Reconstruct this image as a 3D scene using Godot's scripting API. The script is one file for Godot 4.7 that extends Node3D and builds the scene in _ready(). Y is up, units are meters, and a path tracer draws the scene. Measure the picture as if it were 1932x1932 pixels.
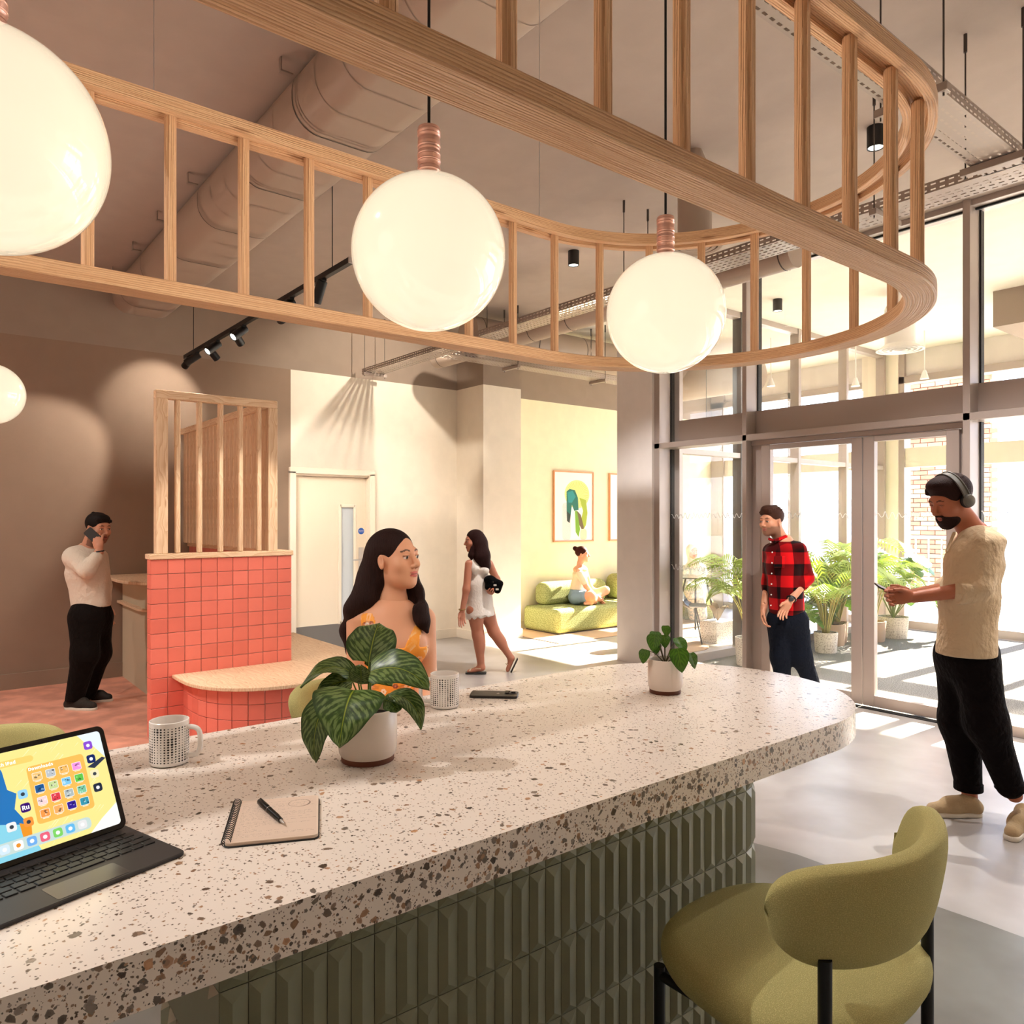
extends Node3D
# A co-working lounge: terrazzo bar under a timber ring with globe lamps, people, glazed vestibule.
# Axes: x = u (towards the glazed front), y = up, z = -p (p towards the left-hand wall). Metres.

func _ready() -> void:
	# camera, level, with a slight vertical lens shift
	var cam := Camera3D.new()
	cam.name = "camera"
	add_child(cam)
	var yaw := deg_to_rad(51.5)
	cam.look_at_from_position(Vector3(0, 1.6, 0), Vector3(cos(yaw), 1.6, -sin(yaw)), Vector3.UP)
	cam.projection = Camera3D.PROJECTION_FRUSTUM
	cam.near = 0.05; cam.far = 200.0
	cam.size = 0.05 * 1932.0 / 1425.0
	cam.frustum_offset = Vector2(0, 0.05 * 10.0 / 1425.0)
	cam.current = true
	# sky
	var env := Environment.new()
	env.background_mode = Environment.BG_SKY
	var sk := ProceduralSkyMaterial.new()
	sk.sky_top_color = Color(0.62, 0.76, 0.95); sk.sky_horizon_color = Color(0.96, 0.97, 1.0)
	sk.ground_bottom_color = Color(0.55, 0.53, 0.5); sk.ground_horizon_color = Color(0.9, 0.89, 0.87)
	sk.sky_energy_multiplier = 1.0; sk.sun_angle_max = 3.0
	var sky := Sky.new()
	sky.sky_material = sk
	env.sky = sky
	env.background_energy_multiplier = 8.0
	env.tonemap_mode = Environment.TONE_MAPPER_LINEAR
	env.tonemap_exposure = 1.0
	env.sdfgi_enabled = true; env.ssao_enabled = true; env.ssil_enabled = true
	var we := WorldEnvironment.new()
	we.name = "environment"
	we.environment = env
	add_child(we)
	# sun, low over the terrace outside the glazed front
	var sun := DirectionalLight3D.new()
	sun.name = "sun"
	sun.light_color = Color(1.0, 0.95, 0.86); sun.light_energy = 25.0
	sun.light_angular_distance = 0.55; sun.shadow_enabled = true
	sun.sky_mode = DirectionalLight3D.SKY_MODE_LIGHT_ONLY
	add_child(sun)
	sun.look_at_from_position(Vector3.ZERO, Vector3(-1.0, -0.613, -0.035), Vector3.UP)
	materials()
	structure()
	glazing()
	outside()
	services()
	bar()
	ring()
	lamps()
	booth()
	on_bar()
	stools()
	lounge()
	plants()
	people()

# ---------------------------------------------------------------- helpers
func W(u: float, p: float, h: float) -> Vector3:
	return Vector3(u, h, -p)

class MB:
	var v := PackedVector3Array()
	var n := PackedVector3Array()
	var t := PackedVector2Array()
	var c := PackedColorArray()
	var ix := PackedInt32Array()
	var tint := Color(1, 1, 1)
	var colored := false
	var dirty := false

	func vert(p: Vector3, nn: Vector3, uv := Vector2.ZERO) -> int:
		v.push_back(p); n.push_back(nn); t.push_back(uv); c.push_back(tint)
		return v.size() - 1

	func face(a: int, b: int, d: int) -> void:
		var g := (v[b] - v[a]).cross(v[d] - v[a])
		if g.dot(n[a] + n[b] + n[d]) > 0.0:
			ix.push_back(a); ix.push_back(d); ix.push_back(b)
		else:
			ix.push_back(a); ix.push_back(b); ix.push_back(d)

	func tri(p0: Vector3, p1: Vector3, p2: Vector3, out: Vector3) -> void:
		var g := (p1 - p0).cross(p2 - p0).normalized()
		if g.dot(out) < 0.0: g = -g
		var uvs := flat_uv([p0, p1, p2], g)
		var a := vert(p0, g, uvs[0]); var b := vert(p1, g, uvs[1]); var d := vert(p2, g, uvs[2])
		face(a, b, d)

	func flat_uv(pts: Array, g: Vector3) -> Array:
		var ag := g.abs()
		var r := []
		for q in pts:
			if ag.y > ag.x and ag.y > ag.z: r.append(Vector2(q.x, q.z))
			elif ag.x > ag.z: r.append(Vector2(q.z, q.y))
			else: r.append(Vector2(q.x, q.y))
		return r

	func quad(p0: Vector3, p1: Vector3, p2: Vector3, p3: Vector3, out: Vector3, uvs: Array = []) -> void:
		var g := (p2 - p0).cross(p3 - p1).normalized()
		if g.dot(out) < 0.0: g = -g
		if uvs.is_empty(): uvs = flat_uv([p0, p1, p2, p3], g)
		var a := vert(p0, g, uvs[0]); var b := vert(p1, g, uvs[1]); var d := vert(p2, g, uvs[2]); var e := vert(p3, g, uvs[3])
		face(a, b, d); face(a, d, e)

	# box, optionally chamfered; x form may place it. UVs in metres, v along the longest side of each face
	func box(center: Vector3, size: Vector3, bev := 0.0, x := Transform3D()) -> void:
		var h := size * 0.5
		var b := minf(bev, minf(h.x, minf(h.y, h.z)) * 0.95)
		var ax := [Vector3(1, 0, 0), Vector3(0, 1, 0), Vector3(0, 0, 1)]
		for i in 3:
			var A: Vector3 = ax[i]; var B: Vector3 = ax[(i + 1) % 3]; var C: Vector3 = ax[(i + 2) % 3]
			var hb := h.dot(B) - b; var hc := h.dot(C) - b
			for s in [-1.0, 1.0]:
				var o: Vector3 = center + A * (h.dot(A) * s)
				var pts := [o - B * hb - C * hc, o + B * hb - C * hc, o + B * hb + C * hc, o - B * hb + C * hc]
				var w := []
				for q in pts:
					var l: Vector3 = q - center
					w.append(Vector2(l.dot(C), l.dot(B)) if hb >= hc else Vector2(l.dot(B), l.dot(C)))
				quad(x * pts[0], x * pts[1], x * pts[2], x * pts[3], x.basis * (A * s), w)
		if b <= 0.0: return
		for i in 3:
			var A: Vector3 = ax[i]; var B: Vector3 = ax[(i + 1) % 3]; var C: Vector3 = ax[(i + 2) % 3]
			var ha := h.dot(A) - b
			for s in [-1.0, 1.0]:
				for r in [-1.0, 1.0]:
					var p0: Vector3 = center + B * (s * h.dot(B)) + C * (r * (h.dot(C) - b))
					var p1: Vector3 = center + B * (s * (h.dot(B) - b)) + C * (r * h.dot(C))
					quad(x * (p0 - A * ha), x * (p0 + A * ha), x * (p1 + A * ha), x * (p1 - A * ha), x.basis * (B * s + C * r))
		for sx in [-1.0, 1.0]:
			for sy in [-1.0, 1.0]:
				for sz in [-1.0, 1.0]:
					var k := Vector3(sx, sy, sz)
					tri(x * (center + k * Vector3(h.x, h.y - b, h.z - b)), x * (center + k * Vector3(h.x - b, h.y, h.z - b)), x * (center + k * Vector3(h.x - b, h.y - b, h.z)), x.basis * k)

	func box2(lo: Vector3, hi: Vector3, bev := 0.0) -> void:
		box((lo + hi) * 0.5, (hi - lo).abs(), bev)

	# round tube along points; radii one per point or a single one
	func tube(pts: Array, radii, sides := 8, caps := true, closed := false) -> void:
		var np := pts.size()
		var up := Vector3(0, 1, 0)
		var rows := []
		var along := 0.0
		var prev_n := Vector3.ZERO
		for i in np:
			var p: Vector3 = pts[i]
			var a: Vector3 = pts[(i - 1 + np) % np] if closed else pts[max(i - 1, 0)]
			var b: Vector3 = pts[(i + 1) % np] if closed else pts[min(i + 1, np - 1)]
			var d := (b - a).normalized()
			var nn: Vector3
			if prev_n == Vector3.ZERO:
				nn = d.cross(up if absf(d.y) < 0.9 else Vector3(1, 0, 0)).normalized()
			else:
				nn = (prev_n - d * prev_n.dot(d)).normalized()
			prev_n = nn
			var bb := d.cross(nn)
			var r: float = radii[i] if radii is Array else radii
			if i > 0: along += p.distance_to(pts[i - 1])
			var row := []
			for k in sides + 1:
				var an := TAU * k / sides
				var o := nn * cos(an) + bb * sin(an)
				row.append(vert(p + o * r, o, Vector2(float(k) / sides * TAU * maxf(r, 0.001), along)))
			rows.append(row)
		var m := np if closed else np - 1
		for i in m:
			var r0: Array = rows[i]; var r1: Array = rows[(i + 1) % np]
			for k in sides:
				face(r0[k], r0[k + 1], r1[k + 1]); face(r0[k], r1[k + 1], r1[k])
		if caps and not closed:
			for e in [0, np - 1]:
				var d: Vector3 = ((pts[0] - pts[1]) if e == 0 else (pts[e] - pts[e - 1])).normalized()
				var ce := vert(pts[e], d)
				var ring := []
				for k in sides + 1: ring.append(vert(v[rows[e][k]], d))
				for k in sides: face(ce, ring[k], ring[k + 1])

	# surface of revolution about the y axis through o; profile of (radius, y); corners sharper than 30 degrees stay sharp
	func lathe(prof: Array, segs := 24, o := Vector3.ZERO, x := Transform3D(), ulen := 1.0) -> void:
		var along := 0.0
		for i in prof.size() - 1:
			var a: Vector2 = prof[i]; var b: Vector2 = prof[i + 1]
			var d := (b - a)
			var L := d.length()
			if L < 1e-7: continue
			d /= L
			var na := Vector2(d.y, -d.x); var nb := na
			if i > 0:
				var e: Vector2 = (a - prof[i - 1]).normalized()
				if e.dot(d) > 0.8: na = (na + Vector2(e.y, -e.x)).normalized()
			if i + 2 < prof.size():
				var e2: Vector2 = (prof[i + 2] - b).normalized()
				if e2.dot(d) > 0.8: nb = (nb + Vector2(e2.y, -e2.x)).normalized()
			var ra := []; var rb := []
			for k in segs + 1:
				var an := TAU * k / segs
				var dir := Vector3(cos(an), 0, sin(an))
				ra.append(vert(x * (o + dir * a.x + Vector3(0, a.y, 0)), x.basis * (dir * na.x + Vector3(0, na.y, 0)), Vector2(ulen * k / segs, along)))
				rb.append(vert(x * (o + dir * b.x + Vector3(0, b.y, 0)), x.basis * (dir * nb.x + Vector3(0, nb.y, 0)), Vector2(ulen * k / segs, along + L)))
			for k in segs:
				if a.x > 1e-6: face(ra[k], ra[k + 1], rb[k + 1])
				if b.x > 1e-6: face(ra[k], rb[k + 1], rb[k])
			along += L

	# polygon (in x,z) extruded from y0 to y1; smooth sides where the outline turns gently
	func prism(poly: Array, y0: float, y1: float, bev := 0.0, smooth := 0.85, uvs := 1.0) -> void:
		var m := poly.size()
		var area := 0.0
		for i in m:
			var a: Vector2 = poly[i]; var b: Vector2 = poly[(i + 1) % m]
			area += a.x * b.y - b.x * a.y
		if area < 0.0:
			poly = poly.duplicate(); poly.reverse()
		var inner := []
		var nrm := []
		for i in m:
			var p: Vector2 = poly[i]
			var e0: Vector2 = (p - poly[(i - 1 + m) % m]).normalized()
			var e1: Vector2 = (poly[(i + 1) % m] - p).normalized()
			var nn := (Vector2(e0.y, -e0.x) + Vector2(e1.y, -e1.x)).normalized()
			nrm.append(nn)
			inner.append(p - nn * bev / maxf(0.3, nn.dot(Vector2(e1.y, -e1.x))))
		var tr := Geometry2D.triangulate_polygon(PackedVector2Array(inner))
		for s in [0, 1]:
			var y := y0 if s == 0 else y1
			var base := v.size()
			for q in inner: vert(Vector3(q.x, y, q.y), Vector3(0, -1.0 if s == 0 else 1.0, 0), Vector2(q.x, q.y) * uvs)
			for i in range(0, tr.size(), 3): face(base + tr[i], base + tr[i + 1], base + tr[i + 2])
		var along := 0.0
		for i in m:
			var j := (i + 1) % m
			var a: Vector2 = poly[i]; var b: Vector2 = poly[j]
			var e := (b - a).normalized()
			var fn := Vector2(e.y, -e.x)
			var na: Vector2 = nrm[i] if nrm[i].dot(fn) > smooth else fn
			var nb: Vector2 = nrm[j] if nrm[j].dot(fn) > smooth else fn
			var L := a.distance_to(b)
			var A := Vector3(na.x, 0, na.y); var B := Vector3(nb.x, 0, nb.y)
			var q := [vert(Vector3(a.x, y0 + bev, a.y), A, Vector2(along, y0)), vert(Vector3(b.x, y0 + bev, b.y), B, Vector2(along + L, y0)), vert(Vector3(b.x, y1 - bev, b.y), B, Vector2(along + L, y1)), vert(Vector3(a.x, y1 - bev, a.y), A, Vector2(along, y1))]
			face(q[0], q[1], q[2]); face(q[0], q[2], q[3])
			if bev > 0.0:
				var ia: Vector2 = inner[i]; var ib: Vector2 = inner[j]
				for s in [0, 1]:
					var yy := y0 + bev if s == 0 else y1 - bev
					var ye := y0 if s == 0 else y1
					var uy := Vector3(0, -0.7 if s == 0 else 0.7, 0)
					var w := [vert(Vector3(a.x, yy, a.y), (A * 0.7 + uy), Vector2(along, yy)), vert(Vector3(b.x, yy, b.y), (B * 0.7 + uy), Vector2(along + L, yy)), vert(Vector3(ib.x, ye, ib.y), (B * 0.7 + uy), Vector2(along + L, ye)), vert(Vector3(ia.x, ye, ia.y), (A * 0.7 + uy), Vector2(along, ye))]
					face(w[0], w[1], w[2]); face(w[0], w[2], w[3])
			along += L

	# sweep a closed section (x = sideways, y = up) along a path that lies level; each section point keeps its own flat faces
	func sweep(path: Array, sec: Array, closed := false, caps := true) -> void:
		var m := path.size()
		var frames := []
		var along := [0.0]
		for i in m:
			var a: Vector3 = path[(i - 1 + m) % m] if closed else path[max(i - 1, 0)]
			var b: Vector3 = path[(i + 1) % m] if closed else path[min(i + 1, m - 1)]
			var d := (b - a); d.y = 0.0; d = d.normalized()
			frames.append(Vector3(-d.z, 0, d.x))
			if i > 0: along.append(along[i - 1] + path[i].distance_to(path[i - 1]))
		var cx := Vector2.ZERO
		for q in sec: cx += q
		cx /= sec.size()
		var acr := 0.0
		for k in sec.size():
			var s0: Vector2 = sec[k]; var s1: Vector2 = sec[(k + 1) % sec.size()]
			var e := (s1 - s0).normalized()
			var fn := Vector2(e.y, -e.x)
			if fn.dot((s0 + s1) * 0.5 - cx) < 0.0: fn = -fn
			var L := s0.distance_to(s1)
			var r0 := []; var r1 := []
			for i in m:
				var f: Vector3 = frames[i]
				var nn: Vector3 = f * fn.x + Vector3(0, fn.y, 0)
				r0.append(vert(path[i] + f * s0.x + Vector3(0, s0.y, 0), nn, Vector2(acr, along[i])))
				r1.append(vert(path[i] + f * s1.x + Vector3(0, s1.y, 0), nn, Vector2(acr + L, along[i])))
			for i in (m if closed else m - 1):
				var j := (i + 1) % m
				face(r0[i], r0[j], r1[j]); face(r0[i], r1[j], r1[i])
			acr += L
		if caps and not closed:
			var tr := Geometry2D.triangulate_polygon(PackedVector2Array(sec))
			for e in [0, m - 1]:
				var f: Vector3 = frames[e]
				var d: Vector3 = (path[0] - path[1]).normalized() if e == 0 else (path[e] - path[e - 1]).normalized()
				var base := v.size()
				for q in sec: vert(path[e] + f * q.x + Vector3(0, q.y, 0), d, q)
				for i in range(0, tr.size(), 3): face(base + tr[i], base + tr[i + 1], base + tr[i + 2])

	# grid of points (rows of equal length) as a smooth sheet
	func sheet(rows: Array, uvs: Array = [], flip := 1.0) -> void:
		var R := rows.size(); var K: int = rows[0].size()
		var base := v.size()
		for i in R:
			for k in K:
				var a: Vector3 = rows[max(i - 1, 0)][k]; var b: Vector3 = rows[min(i + 1, R - 1)][k]
				var e: Vector3 = rows[i][max(k - 1, 0)]; var f: Vector3 = rows[i][min(k + 1, K - 1)]
				var nn := (b - a).cross(f - e)
				nn = nn.normalized() * flip if nn.length() > 1e-12 else Vector3.UP
				vert(rows[i][k], nn, uvs[i][k] if uvs.size() else Vector2(float(k) / (K - 1), float(i) / (R - 1)))
		for i in R - 1:
			for k in K - 1:
				var q := base + i * K + k
				face(q, q + 1, q + K + 1); face(q, q + K + 1, q + K)

	func ball(o: Vector3, r: Vector3, rings := 12, segs := 18) -> void:
		var rows := []
		var base := v.size()
		for i in rings + 1:
			var th := PI * i / rings
			for k in segs + 1:
				var ph := TAU * k / segs
				var d := Vector3(sin(th) * cos(ph), cos(th), sin(th) * sin(ph))
				vert(o + d * r, (d / r).normalized(), Vector2(float(k) / segs, float(i) / rings))
		for i in rings:
			for k in segs:
				var q := base + i * (segs + 1) + k
				if i > 0: face(q, q + 1, q + segs + 2)
				if i < rings - 1: face(q, q + segs + 2, q + segs + 1)

	func mesh() -> ArrayMesh:
		var a := []
		a.resize(Mesh.ARRAY_MAX)
		a[Mesh.ARRAY_VERTEX] = v; a[Mesh.ARRAY_NORMAL] = n; a[Mesh.ARRAY_TEX_UV] = t
		if colored: a[Mesh.ARRAY_COLOR] = c
		a[Mesh.ARRAY_INDEX] = ix
		var m := ArrayMesh.new()
		m.add_surface_from_arrays(Mesh.PRIMITIVE_TRIANGLES, a)
		return m

# ---- nodes
var taken := {}
func numbered(called: String) -> String:
	if not taken.has(called):
		taken[called] = 0
		return called
	taken[called] += 1
	return "%s_%03d" % [called, taken[called]]

func tag(o: Node3D, label: String, category: String, group := "") -> Node3D:
	o.set_meta("label", label); o.set_meta("category", category)
	if group: o.set_meta("group", group)
	return o

func thing(called: String, label: String, category: String, at := Vector3.ZERO, turn := 0.0, group := "") -> Node3D:
	var o := Node3D.new()
	o.name = numbered(called)
	add_child(o)
	o.position = at; o.rotation.y = turn
	return tag(o, label, category, group)

func part(parent: Node3D, called: String, m, mat: Material, label := "") -> MeshInstance3D:
	var o := MeshInstance3D.new()
	o.name = called
	o.mesh = m.mesh() if m is MB else m
	o.material_override = mat
	o.cast_shadow = GeometryInstance3D.SHADOW_CASTING_SETTING_ON
	parent.add_child(o, true)
	if label: o.set_meta("label", label)
	return o

func single(called: String, m, mat: Material, label: String, category: String, group := "", at := Vector3.ZERO, turn := 0.0) -> MeshInstance3D:
	var o := part(self, numbered(called), m, mat)
	o.position = at; o.rotation.y = turn
	tag(o, label, category, group)
	return o

func struct(called: String, m, mat: Material, label := "") -> MeshInstance3D:
	var o := part(self, numbered(called), m, mat)
	o.set_meta("kind", "structure")
	if label: o.set_meta("label", label)
	return o

func struct_node(called: String, label := "", at := Vector3.ZERO) -> Node3D:
	var o := Node3D.new()
	o.name = numbered(called)
	add_child(o)
	o.position = at
	o.set_meta("kind", "structure")
	if label: o.set_meta("label", label)
	return o

func dup(src: Node3D, at: Vector3, turn: float, label: String, called := "") -> Node3D:
	var c: Node3D = src.duplicate()
	c.name = numbered(called if called else str(src.name))
	add_child(c)
	c.position = at; c.rotation.y = turn
	c.set_meta("label", label)
	return c

# ---- materials
var M := {}
func mat(name: String, col: Color, rough := 0.6, metal := 0.0, spec := 0.5) -> StandardMaterial3D:
	if M.has(name): return M[name]
	var m := StandardMaterial3D.new()
	m.resource_name = name
	m.albedo_color = col; m.roughness = rough; m.metallic = metal; m.metallic_specular = spec
	M[name] = m
	return m

func tex(img: Image) -> ImageTexture:
	return ImageTexture.create_from_image(img)

func noise_img(w: int, h: int, freq: float, sd: int, oct := 3, kind := FastNoiseLite.TYPE_SIMPLEX_SMOOTH) -> Image:
	var f := FastNoiseLite.new()
	f.seed = sd; f.frequency = freq; f.noise_type = kind; f.fractal_octaves = oct
	if kind == FastNoiseLite.TYPE_CELLULAR: f.fractal_type = FastNoiseLite.FRACTAL_NONE
	return f.get_seamless_image(w, h)

# two colours mixed by a grey image
func ramp_img(src: Image, a: Color, b: Color, lo := 0.3, hi := 0.7) -> Image:
	var d := src.get_data()
	var lut := PackedByteArray(); lut.resize(768)
	for i in 256:
		var q := clampf((i / 255.0 - lo) / (hi - lo), 0, 1)
		var col := a.lerp(b, q)
		lut[i * 3] = int(clampf(col.r, 0, 1) * 255); lut[i * 3 + 1] = int(clampf(col.g, 0, 1) * 255); lut[i * 3 + 2] = int(clampf(col.b, 0, 1) * 255)
	var o := PackedByteArray(); o.resize(d.size() * 3)
	for i in d.size():
		var q := d[i] * 3
		o[i * 3] = lut[q]; o[i * 3 + 1] = lut[q + 1]; o[i * 3 + 2] = lut[q + 2]
	return Image.create_from_data(src.get_width(), src.get_height(), false, Image.FORMAT_RGB8, o)

# wood: 256 wide across the grain, 512 long; returns [colour, height]
func wood_img(a: Color, b: Color, dark: Color, sd: int, lines := 9.0, knots := 3) -> Array:
	var fine := noise_img(256, 24, 0.11, sd, 3); fine.resize(256, 512, Image.INTERPOLATE_CUBIC)
	var warp := noise_img(64, 64, 0.035, sd + 1, 2); warp.resize(256, 512, Image.INTERPOLATE_CUBIC)
	var F := fine.get_data(); var G := warp.get_data()
	var o := PackedByteArray(); o.resize(256 * 512 * 3)
	var hm := PackedByteArray(); hm.resize(256 * 512)
	var rng := RandomNumberGenerator.new(); rng.seed = sd
	var ks := []
	for i in knots: ks.append([rng.randf_range(30, 226), rng.randf_range(40, 470), rng.randf_range(5, 9)])
	for y in 512:
		for x in 256:
			var i := y * 256 + x
			var w := G[i] / 255.0
			var q := x / 256.0 * lines + w * (1.2 if lines > 20.0 else 2.2)
			var kd := 0.0
			for k in ks:
				var dx: float = x - k[0]; var dy: float = (y - k[1]) * 0.35
				var rr: float = (dx * dx + dy * dy) / (k[2] * k[2])
				if rr < 12.0:
					q += exp(-rr * 0.35) * 1.1
					if rr < 1.0: kd = maxf(kd, 1.0 - rr)
			var ring := q - floorf(q)
			ring = ring * ring
			var g := F[i] / 255.0
			var s := clampf(ring * 0.55 + (g - 0.5) * 1.3 + 0.2, 0, 1)
			var col := a.lerp(b, s)
			col = col.lerp(dark, clampf(ring * 0.35 + kd * 0.8, 0, 1))
			o[i * 3] = int(col.r * 255); o[i * 3 + 1] = int(col.g * 255); o[i * 3 + 2] = int(col.b * 255)
			hm[i] = int(clampf(1.0 - s * 0.9, 0, 1) * 255)
	return [Image.create_from_data(256, 512, false, Image.FORMAT_RGB8, o), Image.create_from_data(256, 512, false, Image.FORMAT_L8, hm)]

func poly_fill(img: Image, pts: Array, col: Color) -> void:
	var y0 := 1e9; var y1 := -1e9
	for q in pts:
		y0 = minf(y0, q.y); y1 = maxf(y1, q.y)
	var W_ := img.get_width(); var H_ := img.get_height()
	for y in range(maxi(int(ceil(y0 - 0.5)), 0), mini(int(y1 + 0.5), H_ - 1) + 1):
		var xs := []
		for i in pts.size():
			var a: Vector2 = pts[i]; var b: Vector2 = pts[(i + 1) % pts.size()]
			if (a.y <= y) != (b.y <= y):
				xs.append(a.x + (y - a.y) / (b.y - a.y) * (b.x - a.x))
		xs.sort()
		for i in range(0, xs.size() - 1, 2):
			var x0 := int(round(xs[i])); var x1 := int(round(xs[i + 1]))
			if x1 <= x0: x1 = x0 + 1
			img.fill_rect(Rect2i(x0, y, x1 - x0, 1).intersection(Rect2i(0, 0, W_, H_)), col)

func disc(img: Image, cx: float, cy: float, rx: float, ry: float, col: Color) -> void:
	for y in range(int(cy - ry), int(cy + ry) + 1):
		var q := 1.0 - pow((y - cy) / maxf(ry, 0.01), 2)
		if q <= 0.0: continue
		var hw := rx * sqrt(q)
		img.fill_rect(Rect2i(int(round(cx - hw)), y, maxi(1, int(round(hw * 2))), 1).intersection(Rect2i(0, 0, img.get_width(), img.get_height())), col)

func text_mesh(s: String, size: float, depth := 0.0004, bold := false) -> TextMesh:
	var f := SystemFont.new()
	f.font_names = PackedStringArray(["Droid Sans"])
	if bold: f.font_weight = 700
	var m := TextMesh.new()
	m.text = s; m.font = f; m.font_size = 32; m.pixel_size = size / 32.0; m.depth = depth; m.curve_step = 4.0
	return m

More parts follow.
